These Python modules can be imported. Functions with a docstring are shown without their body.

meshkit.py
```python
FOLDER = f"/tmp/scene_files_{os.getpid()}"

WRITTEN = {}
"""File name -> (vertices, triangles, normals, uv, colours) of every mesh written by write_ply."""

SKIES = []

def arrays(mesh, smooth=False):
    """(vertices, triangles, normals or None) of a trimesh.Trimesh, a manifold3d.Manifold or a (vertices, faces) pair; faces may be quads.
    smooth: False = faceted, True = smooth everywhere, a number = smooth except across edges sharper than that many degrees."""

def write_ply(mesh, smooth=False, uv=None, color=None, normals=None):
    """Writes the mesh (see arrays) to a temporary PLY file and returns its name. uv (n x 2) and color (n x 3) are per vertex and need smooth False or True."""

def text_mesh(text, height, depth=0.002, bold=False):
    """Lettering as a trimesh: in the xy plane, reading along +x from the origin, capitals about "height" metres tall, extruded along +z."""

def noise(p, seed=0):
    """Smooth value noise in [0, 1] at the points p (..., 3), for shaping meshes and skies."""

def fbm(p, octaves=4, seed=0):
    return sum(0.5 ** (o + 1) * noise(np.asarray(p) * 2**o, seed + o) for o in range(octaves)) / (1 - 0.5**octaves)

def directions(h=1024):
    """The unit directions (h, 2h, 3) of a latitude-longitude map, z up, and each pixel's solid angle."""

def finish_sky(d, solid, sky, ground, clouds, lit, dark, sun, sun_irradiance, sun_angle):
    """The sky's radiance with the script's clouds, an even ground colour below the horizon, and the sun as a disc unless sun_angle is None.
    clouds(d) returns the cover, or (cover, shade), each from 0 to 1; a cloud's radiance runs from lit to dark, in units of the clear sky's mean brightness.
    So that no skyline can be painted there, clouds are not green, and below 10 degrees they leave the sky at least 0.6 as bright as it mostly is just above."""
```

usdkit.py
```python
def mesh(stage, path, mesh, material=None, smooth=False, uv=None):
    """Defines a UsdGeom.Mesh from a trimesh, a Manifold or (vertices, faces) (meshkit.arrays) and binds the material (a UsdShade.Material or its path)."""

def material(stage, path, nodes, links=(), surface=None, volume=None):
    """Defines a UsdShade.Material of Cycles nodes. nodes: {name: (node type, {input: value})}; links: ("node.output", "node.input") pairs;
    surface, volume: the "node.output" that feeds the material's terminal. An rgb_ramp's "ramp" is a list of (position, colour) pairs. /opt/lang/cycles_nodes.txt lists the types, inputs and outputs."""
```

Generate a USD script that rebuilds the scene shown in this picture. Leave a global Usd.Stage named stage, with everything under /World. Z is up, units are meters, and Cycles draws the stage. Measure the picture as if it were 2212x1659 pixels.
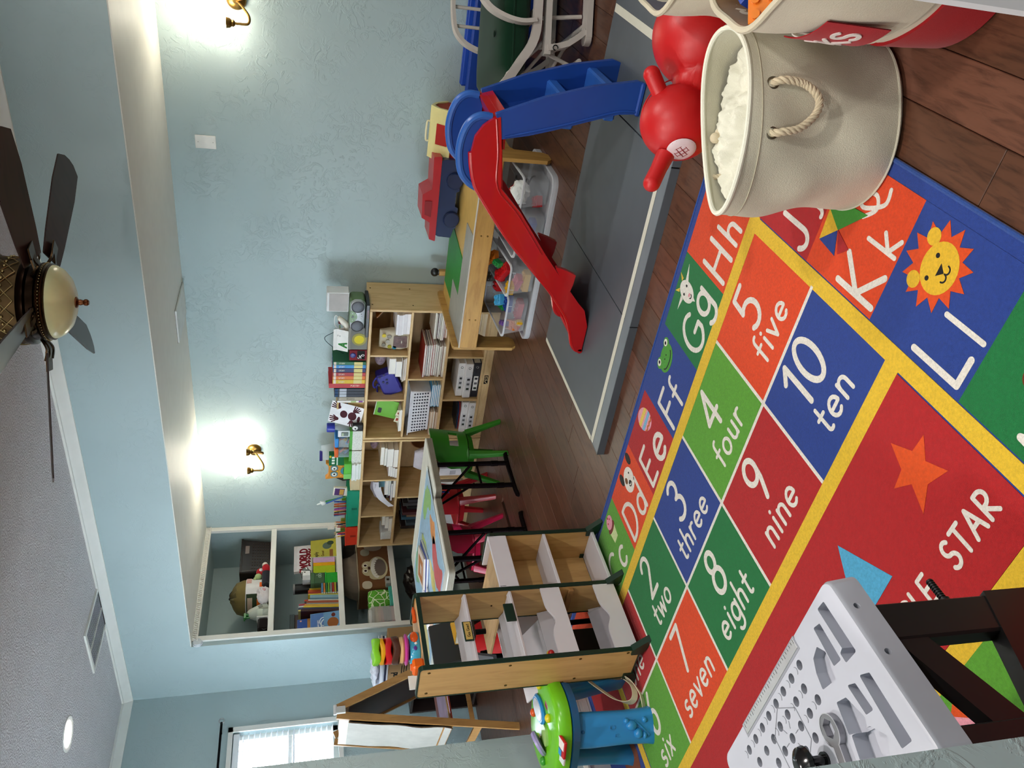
import math, random
import numpy as np, trimesh, manifold3d as m3
from shapely.geometry import Polygon, LineString, Point, MultiPolygon, box as sbox
from shapely import affinity
from shapely.ops import unary_union
from scipy.spatial.transform import Rotation as Ro
from pxr import Usd, UsdGeom, UsdLux, UsdShade, Gf, Sdf
import usdkit, meshkit
stage = Usd.Stage.CreateInMemory()
UsdGeom.SetStageUpAxis(stage, "Z"); UsdGeom.SetStageMetersPerUnit(stage, 1.0)
UsdGeom.Xform.Define(stage, "/World"); UsdGeom.Scope.Define(stage, "/World/Looks")
rng = random.Random(7)
PI = math.pi
# ---------------------------------------------------------------- camera (the picture is a phone photo lying on its side: scene-down points to picture-right)
CAMH = 1.41
cam = UsdGeom.Camera.Define(stage, "/World/camera")
Rc = Ro.from_euler('yxz', [0.626922906, 0.260283685, 0]).as_matrix()
Wc = np.array([Rc[:, 0], Rc[:, 2], -Rc[:, 1]])          # world axes X (along the sconce wall), Y (towards it), Z in camera terms
ax = [Wc @ v for v in ((0, 1, 0), (1, 0, 0), (0, 0, -1))]
M = Gf.Matrix4d(*[float(t) for r in [(*ax[0], 0), (*ax[1], 0), (*ax[2], 0), (0, 0, CAMH, 1)] for t in r])
cam.AddTransformOp().Set(M)
cam.CreateHorizontalApertureAttr(36.0); cam.CreateVerticalApertureAttr(27.0)
cam.CreateFocalLengthAttr(36.0 * 1698.6 / 2212.0)
cam.CreateClippingRangeAttr((0.02, 200.0))
EXPOSURE = 1.5
cam.CreateExposureAttr(EXPOSURE)
# ---------------------------------------------------------------- helpers
def lin(h, k=1.0):
    h = h.lstrip('#'); c = [int(h[i:i + 2], 16) / 255 for i in (0, 2, 4)]
    return tuple(k * (x / 12.92 if x <= 0.04045 else ((x + 0.055) / 1.055) ** 2.4) for x in c)
_mats = {}
def mat(kind, hexc='808080', rough=None, **kw):
    key = (kind, hexc, rough, tuple(sorted(kw.items())))
    if key in _mats: return _mats[key]
    path = f"/World/Looks/{kind}_{hexc.lower()}_{len(_mats):03d}"
    c = lin(hexc); n = {}; l = []
    var = kw.get('var', 0.10); scale = kw.get('scale', 9.0); bump = kw.get('bump', 0.0); bscale = kw.get('bscale', 300.0)
    stretch = kw.get('stretch', (1, 1, 1)); dist = kw.get('dist', 0.002)
    p = dict(base_color=c, roughness=0.5)
    if kind == 'plastic': p.update(roughness=0.35, specular_ior_level=0.5)
    if kind == 'paper': p.update(roughness=0.75, specular_ior_level=0.25)
    if kind == 'fabric': p.update(roughness=0.95, specular_ior_level=0.1, sheen_weight=0.15); bump = bump or 0.35; bscale = kw.get('bscale', 700.)
    if kind == 'wood': p.update(roughness=0.42)
    if kind == 'metal': p.update(metallic=1.0, roughness=0.3)
    if kind == 'paint': p.update(roughness=0.6, specular_ior_level=0.3)
    if kind == 'clear': p.update(roughness=0.25, alpha=kw.get('alpha', 0.22), specular_ior_level=0.5)
    if kind == 'milky': p.update(roughness=0.4, transmission_weight=0.0, alpha=kw.get('alpha', 0.75))
    if rough is not None: p['roughness'] = rough
    for q in ('coat_weight', 'subsurface_weight', 'sheen_weight', 'specular_ior_level'):
        if q in kw: p[q] = kw[q]
    n['p'] = ('principled_bsdf', p)
    n['tc'] = ('texture_coordinate', {})
    n['mp'] = ('mapping', dict(scale=tuple(float(s) for s in stretch)))
    l.append(('tc.object', 'mp.vector'))
    if kind == 'wood':
        n['ns'] = ('noise_texture', dict(scale=scale, detail=6.0, roughness=0.62, distortion=0.6))
        dk = lin(kw['dark']) if 'dark' in kw else tuple(x * 0.72 for x in c)
        n['rp'] = ('rgb_ramp', {'ramp': [(0.3, dk), (0.52, c), (0.75, tuple(min(1, x * 1.12) for x in c))]})
        l += [('mp.vector', 'ns.vector'), ('ns.fac', 'rp.fac')]
        src = 'rp.color'
        if kw.get('rnd'):
            n['oi'] = ('geometry', {}); n['oo'] = ('object_info', {})
            n['mr'] = ('map_range', dict(from_min=0., from_max=1., to_min=1 - kw['rnd'], to_max=1 + kw['rnd']))
            n['hv'] = ('hsv', dict()); l += [('oo.random', 'mr.value'), ('mr.result', 'hv.value'), ('rp.color', 'hv.color')]; src = 'hv.color'
        l.append((src, 'p.base_color'))
    else:
        n['ns'] = ('noise_texture', dict(scale=scale, detail=3.0, roughness=0.6))
        n['rp'] = ('rgb_ramp', {'ramp': [(0.3, tuple(x * (1 - var) for x in c)), (0.7, tuple(min(1, x * (1 + var * 0.6)) for x in c))]})
        l += [('mp.vector', 'ns.vector'), ('ns.fac', 'rp.fac'), ('rp.color', 'p.base_color')]
    if bump:
        n['nb'] = ('noise_texture', dict(scale=bscale, detail=2.0, roughness=0.5))
        n['bp'] = ('bump', dict(strength=float(bump), distance=float(dist)))
        l += [('mp.vector', 'nb.vector'), ('nb.fac', 'bp.height'), ('bp.normal', 'p.normal')]
    m = usdkit.material(stage, path, n, l, surface='p.BSDF')
    _mats[key] = m
    return m
def emit(hexc, strength):
    key = ('emit', hexc, strength)
    if key not in _mats:
        _mats[key] = usdkit.material(stage, f"/World/Looks/emit_{len(_mats):03d}", {'e': ('emission', dict(color=lin(hexc), strength=float(strength)))}, [], surface='e.emission')
    return _mats[key]
_used = {}
def numbered(parent, name):
    k = (str(parent), name); i = _used.get(k, -1) + 1; _used[k] = i
    return f"{parent}/{name}" + (f"_{i:03d}" if i else "")
def tagp(prim, label=None, cat=None, group=None, kind=None):
    if label and len(label.split()) > 16: label = ' '.join(label.split()[:16]).rstrip(',')
    for k, v in (('label', label), ('category', cat), ('group', group), ('kind', kind)):
        if v: prim.SetCustomDataByKey(k, v)
_tf = {}
def thing(name, label, cat, loc=(0, 0, 0), rz=0.0, group=None, kind=None):
    path = numbered('/World', name)
    x = UsdGeom.Xform.Define(stage, path)
    x.AddTranslateOp().Set(Gf.Vec3d(*map(float, loc)))
    if rz: x.AddRotateZOp().Set(float(rz))
    tagp(x.GetPrim(), label, cat, group, kind)
    _tf[path] = (np.array(loc, float), float(rz))
    return path
def dup(src, label, loc, rz=0.0, group=None):
    name = src.rsplit('/', 1)[1]
    if name[-4:-3] == '_' and name[-3:].isdigit(): name = name[:-4]
    cd = stage.GetPrimAtPath(src).GetCustomData()
    path = numbered('/World', name)
    x = UsdGeom.Xform.Define(stage, path)
    x.GetPrim().GetReferences().AddInternalReference(src)
    x.GetPrim().SetInstanceable(True)
    x.ClearXformOpOrder()
    x = UsdGeom.Xformable(x.GetPrim())
    op = x.GetPrim().GetAttribute('xformOp:translate'); op.Set(Gf.Vec3d(*map(float, loc)))
    order = ['xformOp:translate']
    if rz:
        a = x.GetPrim().GetAttribute('xformOp:rotateZ')
        if not a: a = x.AddRotateZOp().GetAttr()
        a.Set(float(rz)); order.append('xformOp:rotateZ')
    x.GetXformOpOrderAttr().Set(order)
    tagp(x.GetPrim(), label, cd.get('category'), group or cd.get('group'))
    return path
def arr(mesh):
    if isinstance(mesh, (list, tuple)) and len(mesh) and not isinstance(mesh[0], np.ndarray): return cat(*mesh)
    return mesh
def part(parent, name, mesh, material, label=None, kind=None, smooth=35, world=False):
    mesh = arr(mesh)
    if world:
        loc, rz = _tf[str(parent)]
        mesh = tm(mesh).copy(); mesh.apply_translation(-loc)
        if rz: mesh.apply_transform(trimesh.transformations.rotation_matrix(-math.radians(rz), [0, 0, 1]))
    path = numbered(parent, name)
    usdkit.mesh(stage, path, mesh, material, smooth=smooth)
    if label or kind: tagp(stage.GetPrimAtPath(path), label, None, None, kind)
    return path
def solo(name, label, cat_, mesh, material, group=None, kind=None, smooth=35):
    path = numbered('/World', name)
    usdkit.mesh(stage, path, arr(mesh), material, smooth=smooth)
    tagp(stage.GetPrimAtPath(path), label, cat_, group, kind)
    return path
def struct(name, mesh, material, parent='/World', smooth=35, label=None):
    path = numbered(parent, name)
    usdkit.mesh(stage, path, arr(mesh), material, smooth=smooth)
    tagp(stage.GetPrimAtPath(path), label, None, None, 'structure' if parent == '/World' else None)
    return path
# --- mesh makers
def tm(x):
    if hasattr(x, 'to_mesh'):
        q = x.to_mesh(); return trimesh.Trimesh(np.array(q.vert_properties)[:, :3], np.array(q.tri_verts), process=False)
    return x
def cat(*ms):
    out = []
    for m in ms:
        if isinstance(m, (list, tuple)): m = cat(*m)
        out.append(tm(m))
    return trimesh.util.concatenate(out)
def box(x0, x1, y0, y1, z0, z1, b=0.0):
    if x1 < x0: x0, x1 = x1, x0
    if y1 < y0: y0, y1 = y1, y0
    if z1 < z0: z0, z1 = z1, z0
    if b <= 0:
        m = trimesh.creation.box([x1 - x0, y1 - y0, z1 - z0]); m.apply_translation([(x0 + x1) / 2, (y0 + y1) / 2, (z0 + z1) / 2]); return m
    b = min(b, (x1 - x0) / 2.01, (y1 - y0) / 2.01, (z1 - z0) / 2.01)
    pts = []
    for i in (0, 1):
        for j in (0, 1):
            for k in (0, 1):
                X, Y, Z = (x0, x1)[i], (y0, y1)[j], (z0, z1)[k]; sx, sy, sz = (1, -1)[i], (1, -1)[j], (1, -1)[k]
                pts += [(X + sx * b, Y + sy * b, Z), (X + sx * b, Y, Z + sz * b), (X, Y + sy * b, Z + sz * b)]
    return tm(m3.Manifold.hull_points(np.array(pts)))
def cyl(p0, p1, r0, r1=None, n=20):
    p0 = np.array(p0, float); p1 = np.array(p1, float); r1 = r0 if r1 is None else r1
    L = np.linalg.norm(p1 - p0)
    m = tm(m3.Manifold.cylinder(L, r0, r1, n))
    T = trimesh.geometry.align_vectors([0, 0, 1], (p1 - p0) / L); m.apply_transform(T); m.apply_translation(p0); return m
def sph(c, r, n=3, s=(1, 1, 1)):
    m = trimesh.creation.icosphere(n, 1.0); m.vertices = m.vertices * (r * np.array(s)) + np.array(c); return m
def lathe(prof, n=32, c=(0, 0, 0)):
    prof = np.array(prof, float); k = len(prof)
    a = np.linspace(0, 2 * PI, n, endpoint=False)
    v = np.stack([np.outer(np.cos(a), prof[:, 0]), np.outer(np.sin(a), prof[:, 0]), np.tile(prof[:, 1], (n, 1))], -1).reshape(-1, 3) + np.array(c)
    f = []
    for i in range(n):
        j = (i + 1) % n
        for q in range(k - 1):
            a0, a1, b0, b1 = i * k + q, i * k + q + 1, j * k + q, j * k + q + 1
            f += [[a0, b0, b1], [a0, b1, a1]]
    m = trimesh.Trimesh(v, f, process=False); m.merge_vertices(); m.update_faces(m.nondegenerate_faces()); return m
def catmull(pts, n=8, closed=False):
    P = np.array(pts, float); out = []
    N = len(P); rngi = range(N if closed else N - 1)
    for i in rngi:
        p0, p1, p2, p3 = [P[(i + d) % N] if closed else P[min(max(i + d, 0), N - 1)] for d in (-1, 0, 1, 2)]
        for t in np.linspace(0, 1, n, endpoint=False):
            out.append(0.5 * ((2 * p1) + (-p0 + p2) * t + (2 * p0 - 5 * p1 + 4 * p2 - p3) * t ** 2 + (-p0 + 3 * p1 - 3 * p2 + p3) * t ** 3))
    if not closed: out.append(P[-1])
    return np.array(out)
def tube(pts, r, n=10, smoothpath=0, closed=False):
    P = catmull(pts, smoothpath, closed) if smoothpath else np.array(pts, float)
    N = len(P); rr = np.full(N, r) if np.ndim(r) == 0 else np.interp(np.linspace(0, 1, N), np.linspace(0, 1, len(r)), r)
    T = np.gradient(P, axis=0) if not closed else (np.roll(P, -1, 0) - np.roll(P, 1, 0))
    T /= np.linalg.norm(T, axis=1, keepdims=True) + 1e-12
    u = np.cross(T[0], [0, 0, 1]); u = np.cross(T[0], [1, 0, 0]) if np.linalg.norm(u) < 0.05 else u
    u /= np.linalg.norm(u); rings = []
    a = np.linspace(0, 2 * PI, n, endpoint=False)
    for i in range(N):
        u = u - T[i] * (u @ T[i]); u /= np.linalg.norm(u) + 1e-12; w = np.cross(T[i], u)
        rings.append(P[i] + rr[i] * (np.outer(np.cos(a), u) + np.outer(np.sin(a), w)))
    v = np.vstack(rings); f = []
    for i in range(N if closed else N - 1):
        i2 = (i + 1) % N
        for j in range(n):
            k = (j + 1) % n
            f += [[i * n + j, i * n + k, i2 * n + k], [i * n + j, i2 * n + k, i2 * n + j]]
    if not closed:
        v = np.vstack([v, P[:1], P[-1:]]); c0, c1 = len(v) - 2, len(v) - 1
        for j in range(n):
            k = (j + 1) % n
            f += [[c0, k, j], [c1, (N - 1) * n + j, (N - 1) * n + k]]
    return trimesh.Trimesh(v, f, process=False)
def ribbon(pts, w, t, up=(0, 0, 1), smoothpath=8):
    """flat strap: a rectangle w (along up) by t swept along pts"""
    P = catmull(pts, smoothpath); N = len(P); T = np.gradient(P, axis=0); T /= np.linalg.norm(T, axis=1, keepdims=True)
    v = []; 
    for i in range(N):
        U = np.array(up if np.ndim(up) == 1 else up[i], float); U = U - T[i] * (U @ T[i]); U /= np.linalg.norm(U) + 1e-9; S = np.cross(T[i], U)
        for a, b in ((-1, -1), (1, -1), (1, 1), (-1, 1)): v.append(P[i] + U * a * w / 2 + S * b * t / 2)
    f = []
    for i in range(N - 1):
        for j in range(4):
            k = (j + 1) % 4; f += [[i * 4 + j, i * 4 + k, i * 4 + 4 + k], [i * 4 + j, i * 4 + 4 + k, i * 4 + 4 + j]]
    f += [[0, 2, 1], [0, 3, 2], [N * 4 - 4, N * 4 - 3, N * 4 - 2], [N * 4 - 4, N * 4 - 2, N * 4 - 1]]
    m = trimesh.Trimesh(np.array(v), f, process=False); m.fix_normals(); return m
def geoms(p):
    return [g for g in getattr(p, 'geoms', [p]) if g.geom_type == 'Polygon' and g.area > 1e-9]
def ext(poly, h, z=0.0):
    return cat(*[trimesh.creation.extrude_polygon(g, h, engine='earcut') for g in geoms(poly)]).apply_translation([0, 0, z])
def rot(m, deg, axis, c=(0, 0, 0)):
    m = tm(m).copy(); m.apply_transform(trimesh.transformations.rotation_matrix(math.radians(deg), axis, c)); return m
def mv(m, x=0, y=0, z=0):
    m = tm(m).copy(); m.apply_translation([x, y, z]); return m
def sc(m, x, y, z):
    m = tm(m).copy(); m.vertices = m.vertices * np.array([x, y, z]); return m
def exz(poly, y0, y1):
    """extrude an (x,z) outline along y"""
    m = ext(poly, y1 - y0); v = m.vertices.copy(); m.vertices = np.stack([v[:, 0], y1 - v[:, 2], v[:, 1]], -1); return m
def eyz(poly, x0, x1):
    """extrude a (y,z) outline along x"""
    m = ext(poly, x1 - x0); v = m.vertices.copy(); m.vertices = np.stack([x0 + v[:, 2], v[:, 0], v[:, 1]], -1); return m
def rrect(w, h, r, cx=0, cy=0):
    r = min(r, w / 2 - 1e-4, h / 2 - 1e-4); return sbox(cx - w / 2 + r, cy - h / 2 + r, cx + w / 2 - r, cy + h / 2 - r).buffer(r, 6)
def oval(cx, cy, rx, ry, n=28):
    a = np.linspace(0, 2 * PI, n, endpoint=False); return Polygon(np.stack([cx + rx * np.cos(a), cy + ry * np.sin(a)], -1))
def man(m):
    m = tm(m); return m3.Manifold(m3.Mesh(np.asarray(m.vertices, np.float32), np.asarray(m.faces, np.uint32)))
def diff(a, *bs):
    a = man(a)
    for b in bs: a = a - man(b)
    return tm(a)
def loft(rings, cap0=True, cap1=True):
    rings = [np.array(r, float) for r in rings]; n = len(rings[0]); v = np.vstack(rings); f = []
    for i in range(len(rings) - 1):
        for j in range(n):
            k = (j + 1) % n; f += [[i * n + j, i * n + k, i * n + n + k], [i * n + j, i * n + n + k, i * n + n + j]]
    if cap0: v = np.vstack([v, rings[0].mean(0)]); c = len(v) - 1; f += [[c, (j + 1) % n, j] for j in range(n)]
    if cap1: v = np.vstack([v, rings[-1].mean(0)]); c = len(v) - 1; o = (len(rings) - 1) * n; f += [[c, o + j, o + (j + 1) % n] for j in range(n)]
    return trimesh.Trimesh(v, f, process=False)
def ring(cx, cy, z, rx, ry, n=40, ang=0.0, p=2.0):
    a = np.linspace(0, 2 * PI, n, endpoint=False); ca, sa = np.cos(a), np.sin(a)
    x = rx * np.sign(ca) * np.abs(ca) ** (2 / p); y = ry * np.sign(sa) * np.abs(sa) ** (2 / p)
    c, s = math.cos(ang), math.sin(ang)
    return np.stack([cx + c * x - s * y, cy + s * x + c * y, np.full(n, z)], -1)
# --- a round-pen alphabet: strokes as polylines/arcs on a grid of cap height 1
def arc(cx, cy, rx, ry, a0, a1, n=14):
    a = np.radians(np.linspace(a0, a1, n)); return [(cx + rx * math.cos(t), cy + ry * math.sin(t)) for t in a]
GL = {
 '1': (.42, [[(.05, .78), (.28, 1), (.28, 0)]]), '2': (.55, [arc(.27, .73, .23, .27, 165, -30) + [(.03, 0), (.52, 0)]]),
 '3': (.52, [arc(.22, .76, .22, .24, 140, -80), arc(.22, .26, .26, .27, 85, -140)]), '4': (.55, [[(.4, 0), (.4, 1), (.02, .3), (.54, .3)]]),
 '5': (.52, [[(.46, 1), (.1, 1), (.06, .55)] + arc(.22, .31, .26, .31, 110, -130)]),
 '6': (.5, [[(.36, 1), (.12, .62)] + arc(.25, .28, .22, .28, 150, 510, 24)]), '7': (.5, [[(.02, 1), (.5, 1), (.16, 0)]]),
 '8': (.52, [arc(.26, .76, .19, .23, 0, 360, 22), arc(.26, .27, .24, .27, 0, 360, 24)]),
 '9': (.5, [arc(.25, .72, .22, .27, 0, 360, 24), [(.47, .72), (.44, .4), (.3, 0)]]), '0': (.6, [arc(.3, .5, .26, .5, 0, 360, 30)]),
 'c': (.45, [arc(.25, .27, .22, .27, 45, 315)]), 'd': (.48, [arc(.23, .27, .21, .27, 0, 360, 22), [(.45, 1), (.45, 0)]]),
 'e': (.5, [[(.04, .28), (.46, .28)] + arc(.25, .27, .22, .27, 5, 310)]), 'f': (.36, [arc(.3, .82, .14, .18, 80, 180) + [(.16, 0)], [(.02, .55), (.34, .55)]]),
 'g': (.48, [arc(.23, .27, .21, .27, 0, 360, 22), [(.45, .54), (.45, -.12)] + arc(.24, -.14, .21, .2, 0, -150)]),
 'h': (.46, [[(.06, 1), (.06, 0)], [(.06, .3)] + arc(.24, .34, .17, .2, 170, 0) + [(.41, 0)]]), 'i': (.16, [[(.08, .54), (.08, 0)], [(.08, .76), (.08, .78)]]),
 'j': (.26, [[(.18, .54), (.18, -.14)] + arc(.06, -.14, .12, .16, 0, -110), [(.18, .76), (.18, .78)]]),
 'k': (.46, [[(.06, 1), (.06, 0)], [(.4, .56), (.08, .26), (.44, 0)]]), 'l': (.16, [[(.08, 1), (.08, 0)]]),
 'n': (.46, [[(.06, .54), (.06, 0)], [(.06, .3)] + arc(.24, .34, .17, .2, 170, 0) + [(.41, 0)]]), 'o': (.5, [arc(.25, .27, .22, .27, 0, 360, 24)]),
 'r': (.34, [[(.06, .54), (.06, 0)], [(.06, .3)] + arc(.24, .32, .17, .22, 170, 60)]), 's': (.4, [arc(.2, .41, .16, .13, 50, 260) + arc(.2, .14, .17, .14, 80, -140)]),
 't': (.36, [[(.16, .85), (.16, .12)] + arc(.27, .12, .11, .12, 190, 300), [(.02, .55), (.34, .55)]]), 'u': (.46, [[(.06, .54), (.06, .2)] + arc(.23, .2, .17, .2, 180, 360) + [(.4, .54), (.4, 0)]]),
 'v': (.44, [[(.02, .54), (.22, 0), (.42, .54)]]), 'w': (.62, [[(.02, .54), (.16, 0), (.31, .5), (.46, 0), (.6, .54)]]), 'x': (.42, [[(.02, .54), (.4, 0)], [(.4, .54), (.02, 0)]]),
 'a': (.48, [arc(.23, .27, .21, .27, 0, 360, 22), [(.45, .54), (.45, 0)]]), 'm': (.66, [[(.06, .54), (.06, 0)], [(.06, .3)] + arc(.2, .34, .13, .2, 170, 0) + [(.33, 0)], [(.33, .3)] + arc(.47, .34, .13, .2, 170, 0) + [(.6, 0)]]),
 'y': (.44, [[(.02, .54), (.22, .05)], [(.42, .54), (.12, -.3)]]), 'z': (.42, [[(.03, .54), (.4, .54), (.03, 0), (.4, 0)]]),
 'p': (.48, [[(.05, .54), (.05, -.35)], arc(.26, .27, .21, .27, 0, 360, 22)]), 'b': (.48, [[(.05, 1), (.05, 0)], arc(.26, .27, .21, .27, 0, 360, 22)]),
 'A': (.7, [[(.02, 0), (.34, 1), (.66, 0)], [(.14, .36), (.54, .36)]]), 'B': (.6, [[(.06, 0), (.06, 1)] + arc(.24, .77, .26, .23, 90, -90) + arc(.26, .27, .3, .27, 90, -90) + [(.06, 0)]]), 'C': (.7, [arc(.4, .5, .36, .5, 45, 315, 20)]), 'D': (.7, [[(.06, 0), (.06, 1)] + arc(.2, .5, .44, .5, 90, -90, 18) + [(.06, 0)]]),
 'E': (.55, [[(.5, 1), (.06, 1), (.06, 0), (.5, 0)], [(.06, .52), (.44, .52)]]), 'F': (.52, [[(.5, 1), (.06, 1), (.06, 0)], [(.06, .52), (.42, .52)]]),
 'G': (.74, [arc(.4, .5, .36, .5, 50, 330, 22) + [(.7, .45), (.44, .45)]]), 'H': (.66, [[(.06, 0), (.06, 1)], [(.6, 0), (.6, 1)], [(.06, .5), (.6, .5)]]), 'I': (.2, [[(.1, 1), (.1, 0)]]),
 'J': (.5, [[(.42, 1), (.42, .24)] + arc(.23, .24, .19, .24, 0, -160)]), 'K': (.62, [[(.06, 1), (.06, 0)], [(.56, 1), (.08, .46), (.6, 0)]]), 'L': (.52, [[(.06, 1), (.06, 0), (.5, 0)]]),
 'M': (.8, [[(.05, 0), (.12, 1), (.4, .3), (.68, 1), (.75, 0)]]), 'N': (.66, [[(.06, 0), (.06, 1), (.6, 0), (.6, 1)]]), 'O': (.8, [arc(.4, .5, .36, .5, 0, 360, 30)]), 'P': (.56, [[(.06, 0), (.06, 1)] + arc(.24, .74, .28, .26, 90, -90) + [(.06, .48)]]),
 'R': (.6, [[(.06, 0), (.06, 1)] + arc(.24, .74, .28, .26, 90, -90) + [(.08, .48), (.56, 0)]]), 'S': (.55, [arc(.28, .75, .22, .25, 40, 260) + arc(.27, .25, .25, .25, 80, -145)]), 'T': (.6, [[(.02, 1), (.58, 1)], [(.3, 1), (.3, 0)]]),
 'U': (.64, [[(.06, 1), (.06, .3)] + arc(.32, .3, .26, .3, 180, 360) + [(.58, 1)]]), 'V': (.6, [[(.02, 1), (.3, 0), (.58, 1)]]), 'W': (.9, [[(.02, 1), (.23, 0), (.45, .8), (.67, 0), (.88, 1)]]), 'Y': (.6, [[(.02, 1), (.3, .5), (.58, 1)], [(.3, .5), (.3, 0)]]), ' ': (.3, []), 'Z': (.6, [[(.05, 1), (.55, 1), (.05, 0), (.55, 0)]]),
}
def word(text, h, w=0.1, gap=0.13, slant=0.0):
    """shapely outlines of text, baseline at y=0, starting at x=0, and its width"""
    out = []; x = 0.0
    for ch in text:
        adv, st = GL[ch]
        for s in st:
            p = np.array(s, float); p[:, 0] += x; out.append(LineString(p).buffer(w / 2, 4, cap_style=1, join_style=1))
        x += adv + gap
    g = affinity.scale(unary_union(out), h, h, origin=(0, 0))
    if slant: g = affinity.affine_transform(g, [1, slant, 0, 1, 0, 0])
    return g, (x - gap) * h
def letters(text, h, w=0.1, gap=0.13):
    out = []; x = 0.0
    for ch in text:
        adv, st = GL[ch]
        if st:
            g = unary_union([LineString(np.array(s, float) + [x, 0]).buffer(w / 2, 4) for s in st]); out.append(affinity.scale(g, h, h, origin=(0, 0)))
        x += adv + gap
    return out, (x - gap) * h
# ---------------------------------------------------------------- daylight outside; lamps are built further down with their fittings
sky = UsdLux.DomeLight.Define(stage, "/World/sky")
sky.CreateColorAttr(Gf.Vec3f(0.78, 0.88, 1.0)); sky.CreateIntensityAttr(2.0)
CAN, SCONCE = 205.0, 17.0          # radiance of the recessed lamps and of the sconce shades
# ---------------------------------------------------------------- room
XL, YR, YS, ZS, ZC, XW, XN, YN, XR, YF = -5.40, 5.26, 4.03, 2.237, 2.77, -6.013, -3.50, 1.955, 1.25, 0.385
def wallmat(hexc, bump=0.55, scale=13.0, thr=(0.50, 0.60)):
    """trowelled plaster: painted, with ridges and flat skips"""
    path = f"/World/Looks/plaster_{len(_mats):03d}"
    n = {'p': ('principled_bsdf', dict(base_color=lin(hexc), roughness=0.55, specular_ior_level=0.3)), 'g': ('geometry', {}),
         'n1': ('noise_texture', dict(scale=scale, detail=5.0, roughness=0.6, distortion=1.6)),
         'r1': ('rgb_ramp', {'ramp': [(thr[0], (0, 0, 0)), (thr[1], (1, 1, 1)), (thr[1] + .05, (.35, .35, .35)), (1, (.3, .3, .3))]}),
         'n2': ('noise_texture', dict(scale=3.2, detail=2.0)), 'r2': ('rgb_ramp', {'ramp': [(0.42, (0.1, .1, .1)), (0.6, (1, 1, 1))]}),
         'mx': ('mix', dict(mix_type='multiply', fac=1.0)), 'b': ('bump', dict(strength=bump, distance=0.004)),
         'n3': ('noise_texture', dict(scale=1.3, detail=2.0)), 'r3': ('rgb_ramp', {'ramp': [(0.3, tuple(.94 * c for c in lin(hexc))), (0.7, lin(hexc))]})}
    l = [('g.position', 'n1.vector'), ('n1.fac', 'r1.fac'), ('g.position', 'n2.vector'), ('n2.fac', 'r2.fac'), ('r1.color', 'mx.color1'), ('r2.color', 'mx.color2'),
         ('mx.color', 'b.height'), ('b.normal', 'p.normal'), ('g.position', 'n3.vector'), ('n3.fac', 'r3.fac'), ('r3.color', 'p.base_color')]
    m = usdkit.material(stage, path, n, l, surface='p.BSDF'); _mats[path] = m; return m
BLUE = wallmat('B3C5C7'); BLUE2 = wallmat('B3C5C7', bump=0.3)
POP = mat('paint', 'D6D1D2', rough=0.9, bump=0.9, bscale=95., dist=0.012, var=0.05)
WHITE = mat('paint', 'EDEBE4', rough=0.4, var=0.03); SOFF = mat('paint', 'E4E2D9', rough=0.5, var=0.03)
YB = -1.6
struct('floor', box(XW - .1, XR + .1, YB - .1, YR + .1, -0.06, -0.012), mat('wood', '2A1A14', dark='1A100C'))
struct('ceiling', [box(XW - .13, XR + .1, YF - .12, YS, ZC, ZC + .08), box(-4.05, XR + .1, YB - .1, YF - .12, ZC, ZC + .08)], POP)
struct('soffit', [box(XL, XR + .1, YS, YR + .1, ZS, ZC + .08)], BLUE2)
struct('soffit_underside', box(XL, XR, YS + .002, YR, ZS - .006, ZS + .002), SOFF)
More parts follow.
